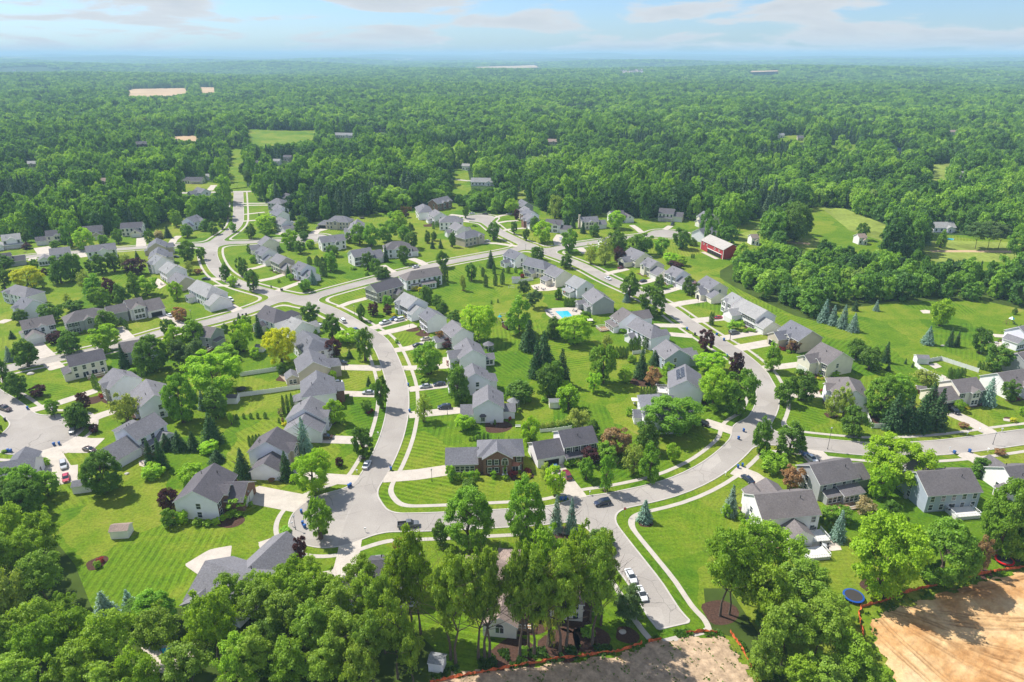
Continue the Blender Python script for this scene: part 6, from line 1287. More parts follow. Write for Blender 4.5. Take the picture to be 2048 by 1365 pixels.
def car(r, x, y, hx, hy, kind, colr, what, place, label=None):
    c = rg(r, x, y); h = rg(r, hx, hy); a = math.atan2(h[1]-c[1], h[0]-c[0]); V = VM_[kind]; key = kind+colr
    if key not in VM_: VM_[key] = me('car_body', V['body'][0], V['body'][1], [CPM[colr]])
    root = empty({'sedan':'parked_car','suv':'parked_car','van':'parked_van','pickup':'pickup_truck'}[kind], (c[0], c[1]+.5, .06), a)
    ob('body', VM_[key], root); ob('window_glass', V['glass'], root)
    for sx in (-1,1):
        for sy in (-1,1): w = ob('wheel', V['wheel'], root, (sx*V['wx'], sy*.82, V['wr'])); ob('rim', V['rim'], w)
    for sy in (-1,1): ob('headlight', V['head'], root, (V['hx'], sy*.5, V['hz'])); ob('tail_light', V['tail'], root, (V['tx'], sy*.55, V['hz']+.05))
    if V['bed']: ob('truck_bed', V['bed'], root)
    if label: tag(root, label, 'pickup' if kind == 'pickup' else 'van' if kind == 'van' else 'car'); 
    else: relabel(root, what, c[0], c[1], 'pickup' if kind == 'pickup' else 'van' if kind == 'van' else 'car')
for a in [(14,1158,768,1190,712,'sedan','white','white saloon car'),(14,832,552,900,548,'suv','brown','dark suv'),(13,948,515,1010,515,'pickup','black','black pickup'),(13,1170,748,1120,748,'sedan','silver','silver saloon car'),(13,918,668,880,672,'sedan','white','white saloon car'),
 (17,122,164,60,175,'sedan','beige','beige saloon car'),(17,62,213,130,202,'sedan','navy','dark blue saloon car'),(17,122,540,50,548,'sedan','silver','silver saloon car'),(17,230,522,160,532,'sedan','navy','dark saloon car'),(17,272,706,210,710,'suv','navy','dark suv'),
 (8,540,655,470,675,'pickup','white','white pickup'),(8,645,610,600,622,'sedan','blue','blue saloon car'),(8,712,615,650,630,'suv','white','white suv'),(8,32,630,-10,590,'van','white','white van'),(13,765,222,700,215,'van','white','white van'),(13,1072,250,1110,270,'sedan','blue','blue saloon car'),
 (18,885,832,840,812,'suv','black','black suv'),(11,290,775,360,765,'van','grey','dark grey van'),(11,95,592,20,600,'sedan','red','red saloon car'),(11,212,575,140,580,'suv','white','white suv'),(10,248,470,180,488,'sedan','maroon','dark red saloon car'),(10,522,630,600,612,'sedan','navy','dark saloon car'),(10,97,600,150,625,'sedan','white','white saloon car'),
 (22,1082,535,1050,480,'suv','maroon','dark maroon suv'),(22,985,470,960,430,'sedan','blue','pale blue saloon car'),('J',1122,268,1190,262,'pickup','grey','grey pickup'),('K',727,112,650,128,'suv','navy','black suv'),('K',1005,760,1030,810,'sedan','white','white saloon car'),('K',930,635,960,690,'sedan','white','white saloon car'),
 (23,300,330,250,290,'sedan','navy','dark blue saloon car'),(23,738,112,765,150,'suv','blue','pale blue suv'),(23,805,165,850,200,'sedan','white','white saloon car'),(20,795,340,850,380,'suv','black','black suv'),(16,35,165,80,180,'pickup','brown','dark pickup'),(16,575,335,560,360,'suv','grey','dark grey suv'),(16,497,615,505,660,'suv','silver','silver suv'),(16,515,715,518,760,'sedan','red','bright red car'),(16,702,490,740,500,'sedan','brown','brown car'),
 (3,968,618,1010,650,'suv','white','white suv'),(3,232,805,200,790,'sedan','white','white car'),(3,672,366,740,366,'sedan','navy','dark blue car'),(3,305,98,380,98,'sedan','black','black car'),(5,265,354,330,352,'sedan','white','white car'),(5,425,360,350,356,'sedan','black','black car'),(5,445,686,380,680,'sedan','silver','silver car'),(5,708,360,640,360,'sedan','silver','silver car'),(6,872,426,840,445,'suv','black','black suv'),(4,1392,940,1450,925,'sedan','white','white car'),(2,1418,462,1350,462,'sedan','navy','navy car'),(4,215,470,180,490,'sedan','brown','dark car'),(5,1330,660,1325,700,'sedan','white','white car')]:
    car(*a, '')
# ------------------------------------------------------------------ bins, posts, play things
MT['binblue'] = mat('blue_bin_plastic', (0.02,0.10,0.33), .45); MT['bindark'] = mat('dark_bin_plastic', (0.03,0.035,0.045), .5)
def bin_parts():
    b = MB(); b.v = []; b.add([(-.24,-.27,.1),(.24,-.27,.1),(.24,.27,.1),(-.24,.27,.1),(-.31,-.36,1.0),(.31,-.36,1.0),(.31,.36,1.0),(-.31,.36,1.0)], [(0,3,2,1),(4,5,6,7),(0,1,5,4),(1,2,6,5),(2,3,7,6),(3,0,4,7)])
    l = MB(); l.frus(-.34,-.40,1.0,.34,.40,1.10,.05,.05); l.box(-.3,.38,.95,.3,.46,1.02); w = MB(); w.tube((-.04,0,0),(.04,0,0),.13,.13,10)
    return b, l, w.mesh('wheel', [MT['tyre']])
bb, bl, bw = bin_parts(); BMs = {k: (me('bin_body', bb.v, bb.f, [MT[k]]), me('bin_lid', bl.v, bl.f, [MT[k]])) for k in ('binblue','bindark')}
def wbin(r, x, y, k='binblue', what='blue wheeled bin'):
    c = rg(r, x, y); root = empty('wheeled_bin', (*c, .08), rt.uniform(-.6,.6)); ob('body', BMs[k][0], root); ob('lid', BMs[k][1], root)
    for s in (-1,1): ob('wheel', bw, root, (s*.27, .28, .13))
    relabel(root, what, *c, 'bin', 'wheeled bins put out at the kerbs')
for a in [(16,220,155),(16,428,442),(470,0,0),(16,470,436),(16,66,492),(16,88,494),(21,1117,500),(21,1128,592),(21,1142,618),('F',1100,1135),('F',1235,478),('F',1245,682),('F',785,1262),('F',770,1272),(22,1032,716),(22,1050,716),(22,1072,714),(18,765,82),(18,998,124),(18,1080,292),(18,1285,575),(18,1212,884),('G',1860,895),(23,220,224),(23,255,212),(20,790,664),(20,910,652),(11,725,838),(10,1045,1200),(10,1405,1270),(10,1490,1330),(18,1055,166)]:
    if a[0] == 470: continue
    wbin(*a)
for a in [(16,42,246),(3,1115,800),(3,1157,790),(3,1575,492),(3,1590,492),(3,1458,456),(3,1072,430),(3,840,330),(10,1140,1266),(9,990,355),(2,1120,508),(R_ := 2,290,975),(18,828,124)]: wbin(a[0], a[1], a[2], 'bindark', 'dark wheeled bin')
def postbox(r, x, y):
    c = rg(r, x, y); root = empty('mailbox', (*c, .05), rt.random()*3); b = MB(); b.box(-.05,-.05,0,.05,.05,1.05); ob('post', b.mesh('post', [MT['trim']]), root); b = MB(); b.box(-.13,-.28,1.05,.13,.28,1.25); b.tube((0,-.28,1.25),(0,.28,1.25),.13,.13,10); ob('box', b.mesh('box', [MT['trim']]), root)
    relabel(root, 'white mailbox', *c, 'mailbox', 'mailboxes along the kerbs')
for a in [(23,120,285),(20,750,640),(20,1055,650),(20,1165,490),(20,988,490),('G',700,1330),('F',1000,865),('F',835,1160),(11,565,1060),(10,1070,1060),(10,915,1100),(21,1045,605),('F',1195,350),('J',818,300),(12,1260,1,),(20,890,520)]:
    if a[0] == 12: continue
    postbox(*a)
def lamp(r, x, y, what='tall dark street lamp', h=4.0):
    c = rg(r, x, y); root = empty('street_lamp', (*c, 0)); b = MB(); b.tube((0,0,0),(0,0,h),.07,.05,8); b.tube((0,0,0),(0,0,.5),.13,.09,8); ob('post', b.mesh('post', [MT['shutter']]), root)
    b = MB(); b.frus(-.16,-.16,h,.16,.16,h+.35,-.05,-.05); b.frus(-.24,-.24,h+.35,.24,.24,h+.5,.18,.18); ob('lantern', b.mesh('lantern', [MT['metal']]), root); relabel(root, what, *c, 'street lamp', 'lamp posts of the front gardens')
for a in [(21,1070,630),(19,375,628,'tall dark street lamp',7.5),('H',583,930),(8,175,535),(10,1175,905),(10,1560,1330),(11,240,860),('F',740,355),('F',735,560),('F',1540,700),(8,835,690),(3,500,830),(5,910,790),(16,435,225),(21,715,430),('F',1420,1225),(20,1095,590),(18,1105,150),(2,1040,300),(2,1058,300)][:]:
    if a[0] == 'H': continue
    lamp(*a)
# stop sign
c = rg('K', 883, 190); root = empty('stop_sign', (*c, 0), math.radians(-8)); b = MB(); b.tube((0,0,0),(0,0,2.9),.035,.035,6); ob('post', b.mesh('post', [MT['metal']]), root)
MT['signred'] = mat('sign_red', (0.55,0.01,0.015), .5); b = MB(); oc = [(.42*math.cos(math.pi/8+i*math.pi/4), .42*math.sin(math.pi/8+i*math.pi/4)) for i in range(8)]
b.add([(x,-.06,2.6+z) for x,z in oc]+[(x,-.04,2.6+z) for x,z in oc], [tuple(range(8)), tuple(range(8,16))[::-1]]+[(i,i+8,(i+1)%8+8,(i+1)%8) for i in range(8)]); ob('sign_plate', b.mesh('sign_plate', [MT['signred']]), root)
fc = bpy.data.curves.new('lettering', 'FONT'); fc.body = 'STOP'; fc.size = .28; fc.align_x = 'CENTER'; fc.align_y = 'CENTER'; fc.extrude = .004; fc.materials.append(MT['trim']); fo = bpy.data.objects.new('lettering', fc); COL.objects.link(fo); bpy.context.view_layer.update(); fo2 = ob('lettering', bpy.data.meshes.new_from_object(fo)); bpy.data.objects.remove(fo); fo = fo2; fo.parent = root; fo.location = (0,-.07,2.6); fo.rotation_euler = (math.pi/2,0,0)
tag(root, 'red octagonal stop sign at the corner of the dead-end road', 'road sign')
# flag pole
c = rg(10, 1087, 800); root = empty('flag_pole', (*c, 0)); b = MB(); b.tube((0,0,0),(0,0,8.5),.07,.04,8); b.tube((0,0,8.5),(0,0,8.65),.09,.02,8); ob('pole', b.mesh('pole', [MT['metal']]), root); b = MB()
for i in range(13): b.add([(0.05,0,7.0+i*.11),(2.3,.25,6.9+i*.11),(2.3,.25,7.01+i*.11),(0.05,0,7.11+i*.11)], [(0,1,2,3)], i % 2)
b.add([(0.05,-.02,7.66),(1.0,.08,7.6),(1.0,.08,8.36),(0.05,-.02,8.43)], [(0,1,2,3)], 2); fm_ = b.mesh('flag', [MT['signred'], MT['trim'], CPM['navy']]); fo = ob('flag', fm_, root); fo.modifiers.new('thick', 'SOLIDIFY').thickness = .02
tag(root, 'flag pole with a striped flag in the front garden of the outer street', 'flag pole')
def tramp(r, x, y, rad, padm, label, net=False):
    c = rg(r, x, y); root = empty('trampoline', (*c, 0)); n = 28; b = MB(); zt = .85
    ring = lambda R, z: [(R*math.cos(6.283*i/n), R*math.sin(6.283*i/n), z) for i in range(n)]
    v = ring(rad, zt)+ring(rad-.4, zt+.05)+ring(rad, zt-.16); b.add(v, [(i,(i+1)%n,n+(i+1)%n,n+i) for i in range(n)]+[(2*n+i,2*n+(i+1)%n,(i+1)%n,i) for i in range(n)]); ob('pad', b.mesh('pad', [padm]), root)
    b = MB(); b.add(ring(rad-.4, zt+.02), [tuple(range(n))]); ob('mat', b.mesh('mat', [MT['tmat']]), root)
    for i in range(6):
        a = 6.283*i/6; q = MB(); q.tube((math.cos(a)*(rad-.1), math.sin(a)*(rad-.1), 0),(math.cos(a)*(rad-.1), math.sin(a)*(rad-.1), zt-.1),.04,.04,6)
        if net: q.tube((math.cos(a)*rad, math.sin(a)*rad, zt),(math.cos(a)*rad, math.sin(a)*rad, zt+1.8),.04,.04,6)
        ob('leg', q.mesh('leg', [MT['metal']]), root)
    tag(root, label, 'trampoline')
MT['tmat'] = mat('black_mesh_mat', (0.045,0.04,0.038), .8); MT['padblue'] = mat('blue_pad', (0.01,0.07,0.33), .5)
tramp('L',730,770,2.3,MT['padblue'],'round trampoline with a bright blue rim on the near lawn'); tramp('L',1800,515,2.1,MT['signred'],'round trampoline with a red rim by the orange fence'); tramp(4,745,345,2.0,MT['bindark'],'dark netted trampoline on the far open lawn',True)
tramp(13,168,715,1.8,MT['tmat'],'black trampoline at the end of the long white fence'); tramp(25,0,0,1,MT['tmat'],'x') if False else None
def playset(r, x, y, label):
    c = rg(r, x, y); root = empty('play_set', (*c, 0), rt.random()*2)
    for sx in (-1.2, 1.2):
        for sy in (-1,1): b = MB(); b.tube((sx+sy*.0, sy*1.0, 0),(sx, 0, 2.4),.06,.06,6); ob('leg', b.mesh('leg', [MT['wood']]), root)
    b = MB(); b.tube((-3.2,0,2.4),(1.4,0,2.4),.06,.06,6); ob('top_bar', b.mesh('top_bar', [MT['wood']]), root)
    b = MB(); b.tube((-3.2,-1,0),(-3.2,0,2.4),.06,.06,6); b.tube((-3.2,1,0),(-3.2,0,2.4),.06,.06,6); ob('leg', b.mesh('leg', [MT['wood']]), root)
    b = MB(); b.frus(-.9+.9,-.9,2.4,.9+.9,.9,3.4,.88,.88); ob('canopy', b.mesh('canopy', [MT['water']]), root)
    b = MB(); b.add([(1.4,-.3,1.4),(1.4,.3,1.4),(3.6,.3,.1),(3.6,-.3,.1),(1.4,-.35,1.6),(3.6,-.35,.3),(1.4,.35,1.6),(3.6,.35,.3)], [(0,1,2,3),(0,3,5,4),(1,6,7,2)]); ob('slide', b.mesh('slide', [MT['padblue']]), root)
    for sx in (-2.6,-1.8): b = MB(); b.box(sx-.25,-.12,.5,sx+.25,.12,.55); b.box(sx-.24,-.01,.5,sx-.22,.01,2.4); b.box(sx+.22,-.01,.5,sx+.24,.01,2.4); ob('swing', b.mesh('swing', [MT['dark']]), root)
    tag(root, label, 'play set')
playset(9,110,990,'climbing frame with a pale blue canopy on the central lawn'); playset(12,1225,190,'wooden play set on the open lawn near the right edge'); playset(4,1860,1,1,) if False else None
def goal(r, x, y, label):
    c = rg(r, x, y); root = empty('soccer_goal', (*c, 0), .1); b = MB()
    for p, q in [((-1.5,0,0),(-1.5,0,1.5)),((1.5,0,0),(1.5,0,1.5)),((-1.5,0,1.5),(1.5,0,1.5)),((-1.5,0,1.5),(-1.5,1.2,0)),((1.5,0,1.5),(1.5,1.2,0)),((-1.5,1.2,0),(1.5,1.2,0))]: b.tube(p, q, .06, .06, 6)
    ob('goal_frame', b.mesh('goal_frame', [MT['trim']]), root); b = MB()
    for i in range(8): x_ = -1.5+3*i/7; b.tube((x_,0,1.5),(x_,1.2,0),.012,.012,4)
    ob('goal_net', b.mesh('goal_net', [MT['trim']]), root); tag(root, label, 'goal')
goal(5,740,1245,'small white soccer goal on the lawn below the row of white houses'); goal(9,150,920,'small white goal beside the climbing frame')
# garden furniture
def furn():
    b = MB(); b.tube((0,0,.70),(0,0,.74),.62,.62,16); t = b.mesh('table_top', [MT['metal']]); b = MB(); b.tube((0,0,0),(0,0,.7),.05,.05,6); b.tube((0,0,0),(0,0,.05),.3,.3,8); l = b.mesh('pedestal', [MT['dark']])
    b = MB(); b.box(-.24,-.24,.40,.24,.24,.46); s = b.mesh('seat', [MT['dark']]); b = MB(); b.box(-.24,.2,.46,.24,.25,.95); k = b.mesh('backrest', [MT['dark']]); b = MB(); b.box(-.02,-.02,0,.02,.02,.4); g = b.mesh('leg', [MT['metal']])
    b = MB(); b.frus(-1.3,-1.3,2.2,1.3,1.3,2.75,1.2,1.2); u = b.mesh('canopy', [MT['signred']]); b = MB(); b.frus(-1.3,-1.3,2.2,1.3,1.3,2.75,1.2,1.2); u2 = b.mesh('canopy', [MT['cream']]); b = MB(); b.tube((0,0,0),(0,0,2.7),.03,.03,6); p = b.mesh('pole', [MT['metal']])
    b = MB(); b.box(-.32,-.95,.3,.32,.45,.38); b.add([(-.32,.45,.34),(.32,.45,.34),(.32,.95,.85),(-.32,.95,.85),(-.32,.5,.28),(.32,.5,.28),(.32,1.0,.8),(-.32,1.0,.8)], [(0,1,2,3),(7,6,5,4),(0,4,5,1),(2,6,7,3)]); lo = b.mesh('cushion', [MT['trim']])
    b = MB(); [b.box(x-.03,y-.03,0,x+.03,y+.03,.3) for x in (-.28,.28) for y in (-.85,.4)]; ll = b.mesh('frame', [MT['dark']])
    return t, l, s, k, g, u, u2, p, lo, ll
F_ = furn()
def table(r, x, y, z=.07, chairs=4, umb=None):
    c = rg(r, x, y, z); root = empty('garden_table', (*c, z)); ob('table_top', F_[0], root); ob('pedestal', F_[1], root); relabel(root, 'round garden table', *c, 'table', 'tables on the terraces')
    for i in range(chairs):
        a = i*6.283/chairs+.4; q = (c[0]+1.05*math.cos(a), c[1]+1.05*math.sin(a)); ch = empty('garden_chair', (*q, z), a-math.pi/2); ob('seat', F_[2], ch); ob('backrest', F_[3], ch)
        for sx in (-.2,.2):
            for sy in (-.2,.2): ob('leg', F_[4], ch, (sx, sy, 0))
        relabel(ch, 'dark garden chair', *q, 'chair', 'chairs round the terrace tables')
    if umb is not None: um = empty('parasol', (c[0]+.1, c[1], z)); ob('pole', F_[7], um); ob('canopy', F_[5 if umb else 6], um); relabel(um, 'red parasol' if umb else 'pale parasol', *c, 'parasol')
def lounger(r, x, y, rz, z=.07):
    c = rg(r, x, y, z); ro = empty('sun_lounger', (*c, z), rz); ob('cushion', F_[8], ro); ob('frame', F_[9], ro); relabel(ro, 'pale cushioned lounger', *c, 'lounger', 'loungers on the terraces')
for a in [(9,640,600,.07,3),(9,560,580,.07,3),(9,1020,860,.07,4),(9,915,668,.07,0,1),(16,1150,575,.07,4),(23,900,848,.07,4),(23,800,690,1.0,4),(23,690,790,.95,4),(24,735,545,1.05,3),(25,1000,720,.07,3),(12,1190,265,.07,3),(12,1120,345,.07,2),(3,150,420,.07,3),(18,600,560,.07,3),(8,1790,950,.07,2),(18,352,672,.07,0,0),('C',700,1165,.5,4,0)]: table(*a)
for a in [(9,760,920,.8),(9,740,895,.8),(9,715,870,.8),(23,885,790,2.4),(23,930,778,2.4),(23,455,722,.3,.55),(23,478,712,.3,.55),(9,860,985,.6)]: lounger(*a)
# white bench, boulders, bay of stones
c = rg(22, 695, 138); root = empty('garden_bench', (*c, 0), .1); b = MB(); [b.box(-.9,-.25+i*.12,.42,.9,-.15+i*.12,.46) for i in range(4)]; ob('seat', b.mesh('seat', [MT['trim']]), root); b = MB(); [b.box(-.9,.24,.55+i*.14,.9,.28,.65+i*.14) for i in range(3)]; ob('backrest', b.mesh('backrest', [MT['trim']]), root)
for s in (-.8,.8): b = MB(); b.box(s-.04,-.25,0,s+.04,.28,.42); ob('leg', b.mesh('leg', [MT['trim']]), root)
tag(root, 'white slatted garden bench at the corner between two lawns', 'bench')
def stone(r, x, y, s, label):
    c = rg(r, x, y); rr = random.Random(int(x)); b = MB(); n = 10; v = []
    for k, (z, q) in enumerate([(0,1.0),(.35,1.05),(.7,.75),(.85,.3)]): v += [(q*s*math.cos(6.283*i/n)*rr.uniform(.85,1.1), q*s*.8*math.sin(6.283*i/n)*rr.uniform(.85,1.1), z*s*.7) for i in range(n)]
    b.add(v, [(k*n+i, k*n+(i+1)%n, (k+1)*n+(i+1)%n, (k+1)*n+i) for k in range(3) for i in range(n)]+[tuple(range(3*n,4*n))]); o = ob('boulder', b.mesh('boulder', [MT['kerb']]), None, (*c, 0)); tag(o, label, 'boulder')
stone(7,370,1015,1.3,'pale boulder on the corner lawn below the lower cross street'); stone(16,1002,665,.7,'small pale boulder beside the broad maple'); stone('K',870,1010,.8,'grey boulder at the foot of the dusky pine'); stone('H',1440,158,.8,'pale boulder left of the pair of dark spruces')
def ac(hi, x, y):
    b = MB(); b.box(-.4,-.4,0,.4,.4,.75); b.tube((0,0,.75),(0,0,.8),.3,.3,12); ob('air_conditioner', b.mesh('air_conditioner', [MT['metal']]), HOUSES[hi]['root'], (x, y, 0))
for t in ('blue-grey house with a small','bay window above','big cream house'): i = hfind(t); ac(i, -HOUSES[i]['L']/2-.7 if 'bay' not in t else HOUSES[i]['L']/2+.7, 1)
finish_labels()
# ------------------------------------------------------------------ the forest beyond: far too many trees to count
def instancer_group():
    ng = bpy.data.node_groups.new('forest_scatter', 'GeometryNodeTree'); ng.interface.new_socket('Geometry', in_out='INPUT', socket_type='NodeSocketGeometry'); ng.interface.new_socket('Geometry', in_out='OUTPUT', socket_type='NodeSocketGeometry')
    return ng
def forest(name, pts, scl, rot, pick, protos, label_group):
    src = bpy.data.collections.new(name+'_kinds')
    for i, m_ in enumerate(protos):
        o = bpy.data.objects.new(f'kind_{i:02d}', m_); src.objects.link(o)
    m = bpy.data.meshes.new(name); m.vertices.add(len(pts)); m.vertices.foreach_set('co', pts.astype(np.float32).ravel())
    a = m.attributes.new('scl', 'FLOAT_VECTOR', 'POINT'); a.data.foreach_set('vector', scl.astype(np.float32).ravel())
    a = m.attributes.new('rot', 'FLOAT', 'POINT'); a.data.foreach_set('value', rot.astype(np.float32)); a = m.attributes.new('pick', 'INT', 'POINT'); a.data.foreach_set('value', pick.astype(np.int32))
    m.update(); o = bpy.data.objects.new(name, m); COL.objects.link(o)
    ng = instancer_group(); n = ng.nodes; gi = n.new('NodeGroupInput'); go = n.new('NodeGroupOutput'); ip = n.new('GeometryNodeInstanceOnPoints'); ci = n.new('GeometryNodeCollectionInfo')
    ci.inputs['Collection'].default_value = src; ci.inputs['Separate Children'].default_value = True; ci.inputs['Reset Children'].default_value = True
    ip.inputs['Pick Instance'].default_value = True
    def attr(nm, dt): q = n.new('GeometryNodeInputNamedAttribute'); q.data_type = dt; q.inputs['Name'].default_value = nm; return q.outputs['Attribute']
    cx = n.new('ShaderNodeCombineXYZ'); ng.links.new(attr('rot','FLOAT'), cx.inputs[2])
    ng.links.new(gi.outputs[0], ip.inputs['Points']); ng.links.new(ci.outputs[0], ip.inputs['Instance']); ng.links.new(attr('pick','INT'), ip.inputs['Instance Index']); ng.links.new(cx.outputs[0], ip.inputs['Rotation']); ng.links.new(attr('scl','FLOAT_VECTOR'), ip.inputs['Scale']); ng.links.new(ip.outputs[0], go.inputs[0])
    o.modifiers.new('scatter', 'NODES').node_group = ng; tag(o, kind='stuff', label=label_group); return o
FL = [qmesh('forest_crown', crown_pts(30, 42, 0.10, s_, 200+i), MT['fleaf']) for i, s_ in enumerate(['round','oval','round','pyramid','round','oval'])]
FL += [qmesh('forest_conifer', conifer_pts(9, 8, 0.14, 210+i), MT['fneedle']) for i in range(2)]
FH = [qmesh('forest_crown', crown_pts(46, 64, 0.068, s_, 220+i), MT['fleaf']) for i, s_ in enumerate(['round','oval','round','pyramid','round','oval'])]
FH += [qmesh('forest_conifer', conifer_pts(12, 10, 0.10, 230+i), MT['fneedle']) for i in range(2)]
def merge_patch(seed, n=9, R=24):
    """a small piece of wood: several crowns side by side"""
    r = np.random.default_rng(seed); P = []
    for i in range(n):
        q = crown_pts(10, 18, 0.20, 'round', seed*50+i); w = r.uniform(4.5, 7.5); h = r.uniform(5, 7.5); x, y = r.uniform(-R/2, R/2, 2); P.append(q*np.array([w,w,h])+np.array([x,y,h+r.uniform(1,5)]))
    return qmesh('wood_patch', np.concatenate(P), MT['fleaf'])
FP = [merge_patch(300+i) for i in range(5)]
rf_ = np.random.default_rng(77)
WOODY = [  # near woods inside the suburb, in ground coordinates
 gpoly(0, [(1440,542),(1500,508),(1560,496),(1640,502),(1720,530),(1800,536),(2300,560),(2500,632),(2048,612),(1960,600),(1880,604),(1800,600),(1740,606),(1680,612),(1640,640),(1590,628),(1520,596),(1470,572),(1440,556)]),
 gpoly(0, [(1500,470),(1560,462),(1620,470),(1630,500),(1560,505),(1500,510)]),
 gpoly(0, [(1740,470),(1790,455),(1850,470),(1850,500),(1800,530),(1740,520)]),
 gpoly(0, [(455,395),(462,402),(466,440),(430,442),(420,450),(385,440),(400,420),(420,400)]),
 gpoly(0, [(905,404),(960,392),(1040,388),(1040,402),(1010,424),(960,426),(910,414)]),
 gpoly(0, [(1410,470),(1440,468),(1470,500),(1460,540),(1430,560),(1400,530)])]
def clear_of(px, py):
    k = np.zeros(px.shape, bool)
    for c in CLEARW: k |= in_poly(px, py, c)
    return k
def vproj(x, y, z):
    d = y*CP-(z-CAM_H)*SP; return 1024+FPX*x/d, 682.5-FPX*(y*SP+(z-CAM_H)*CP)/d
def scatter(y0, y1, step, margin, jitter=.85):
    ys = np.arange(y0, y1, step); X, Y = [], []
    for y in ys:
        hw = y*0.78+margin; x = np.arange(-hw, hw, step); X.append(x+rf_.uniform(-.5,.5,len(x))*step*jitter); Y.append(np.full(len(x), y)+rf_.uniform(-.5,.5,len(x))*step*jitter)
    return np.concatenate(X), np.concatenate(Y)
X, Y = scatter(250, 1150, 8.2, 60)
H = rf_.uniform(11, 19, len(X))*(1+.18*np.sin(X/60)*np.sin(Y/75)); Wd = 6.5+8.5*rf_.random(len(X))**1.6; H = H*(.72+Wd/26)
hood = in_poly(X, Y, HOOD); wood = np.zeros(len(X), bool)
for w_ in WOODY: wood |= in_poly(X, Y, w_)
keep = (~hood)|wood; young = np.zeros(len(X), bool); young |= in_poly(X, Y, WOODY[4])|in_poly(X, Y, WOODY[0])
H = np.where(young, H*.62, H); Wd = np.where(young, Wd*.8, Wd)
for zf in (0.0, 0.45, 0.8):
    a, b = vproj(X, Y, H*zf); keep &= ~clear_of(a, b)
cr_ = [Vector(gp(px, py)) for px, py in [(477,384),(340,387),(420,386),(560,383),(900,358),(1000,361),(935,361)]]
keep &= ~((np.abs(Y-gp(477,386)[1]) < 7)&(X > gp(330,388)[0])&(X < gp(520,384)[0]))
for h_ in HOUSES+[dict(c=gp(p[0], p[1]), L=14) for p in SMALL]:
    keep &= np.hypot(X-h_['c'][0], Y-h_['c'][1]) > 10
for p in SMALL+[(1435,505,66)]:   # nothing grows between the camera and each lone house, or before the barn
    for zf in (.2, .55, .9):
        a, b = vproj(X, Y, H*zf); keep &= ~((np.abs(a-p[0]) < p[2]*.5+5)&(b < p[1]+(6 if p[2] < 60 else 34))&(b > p[1]-(9 if p[2] < 60 else 36))&(Y < gp(p[0], p[1])[1]+12))
# street and driveway clearance
rd = RD[np.clip(((Y-GY0)/GS).astype(int), 0, RD.shape[0]-1), np.clip(((X-GX0)/GS).astype(int), 0, RD.shape[1]-1)]; keep &= ~((rd < 4)&(Y < GY1)&(X > GX0)&(X < GX1))
gap1 = np.sin(X/95+2.2)*np.sin(Y/120+.6)+.5*np.sin(X/38+Y/90); keep &= ~((gap1 > 1.18)&(Y > 680))
X, Y, H, Wd = X[keep], Y[keep], H[keep], Wd[keep]; n = len(X)
cn = (np.sin(X/47+1)*np.sin(Y/63+2)+.5*np.sin(X/19)*np.sin(Y/23) > .78)|(rf_.random(n) < .03)
pick = np.where(cn, 6+rf_.integers(0, 2, n), rf_.integers(0, 6, n)); Wd = np.where(cn, Wd*.62, Wd)
pts = np.stack([X, Y, H*.52], -1); forest('forest_canopy', pts, np.stack([Wd/2, Wd/2, H*.5], -1), rf_.random(n)*6.28, pick, FH, 'broadleaf forest with dark conifers reaching up behind the suburb')
def gap_sheet(f, y0, y1, st, thr):
    a = np.arange(-y1*.8, y1*.8, st); c = np.arange(y0, y1, st); A, C = np.meshgrid(a, c); m_ = f(A, C) > thr; v = []; fc = []
    for j, i in zip(*np.where(m_)):
        q = [(a[i],c[j]),(a[i]+st,c[j]),(a[i]+st,c[j]+st),(a[i],c[j]+st)]
        if any(in_poly([p[0]],[p[1]],HOOD)[0] for p in q[:1]): continue
        k_ = len(v); v += [(x, y, float(terrain_z(x, y))+.35) for x, y in q]; fc.append((k_,k_+1,k_+2,k_+3))
    o = ob('meadow', me('meadow', v, fc, [MT['meadow']])); tag(o, kind='structure')
gap_sheet(lambda X, Y: np.sin(X/95+2.2)*np.sin(Y/120+.6)+.5*np.sin(X/38+Y/90), 680, 1150, 5, 1.20)
gap_sheet(lambda X, Y: np.sin(X/210+.7)*np.sin(Y/260+1.9)+.6*np.sin(X/83+Y/190)+.4*np.sin(X/37)*np.sin(Y/71+1), 1150, 3300, 9, 1.30)
tm = []; b = MB(); idx = np.where((Y < 620))[0]
for i in idx: b.tube((X[i],Y[i],0),(X[i],Y[i],H[i]*.6),.22,.12,5,cap=False)
o = ob('forest_trunks', b.mesh('forest_trunks', [MT['trunk']])); tag(o, kind='stuff', label='trunks of the nearer forest edge')
X, Y = scatter(1150, 3300, 10.5, 80); H = rf_.uniform(11, 19, len(X))*(1+.22*np.sin(X/110)*np.sin(Y/140)); Wd = 8.5+11*rf_.random(len(X))**1.5; H = H*(.7+Wd/32); keep = np.ones(len(X), bool)
for zf in (0.0, 0.7): a, b_ = vproj(X, Y, H*zf); keep &= ~clear_of(a, b_)
gapn = np.sin(X/210+.7)*np.sin(Y/260+1.9)+.6*np.sin(X/83+Y/190)+.4*np.sin(X/37)*np.sin(Y/71+1); keep &= ~((gapn > 1.27))
X, Y, H, Wd = X[keep], Y[keep], H[keep], Wd[keep]; n = len(X); cn = (np.sin(X/90)*np.sin(Y/130+2) > .9)|(rf_.random(n) < .03)
pick = np.where(cn, 6+rf_.integers(0, 2, n), rf_.integers(0, 6, n)); Wd = np.where(cn, Wd*.62, Wd)
forest('forest_canopy', np.stack([X, Y, H*.5+terrain_z(X, Y)], -1), np.stack([Wd/2, Wd/2, H*.5], -1), rf_.random(n)*6.28, pick, FL, 'middle distance of the forest, rolling towards the hills')
Xs, Ys = [], []
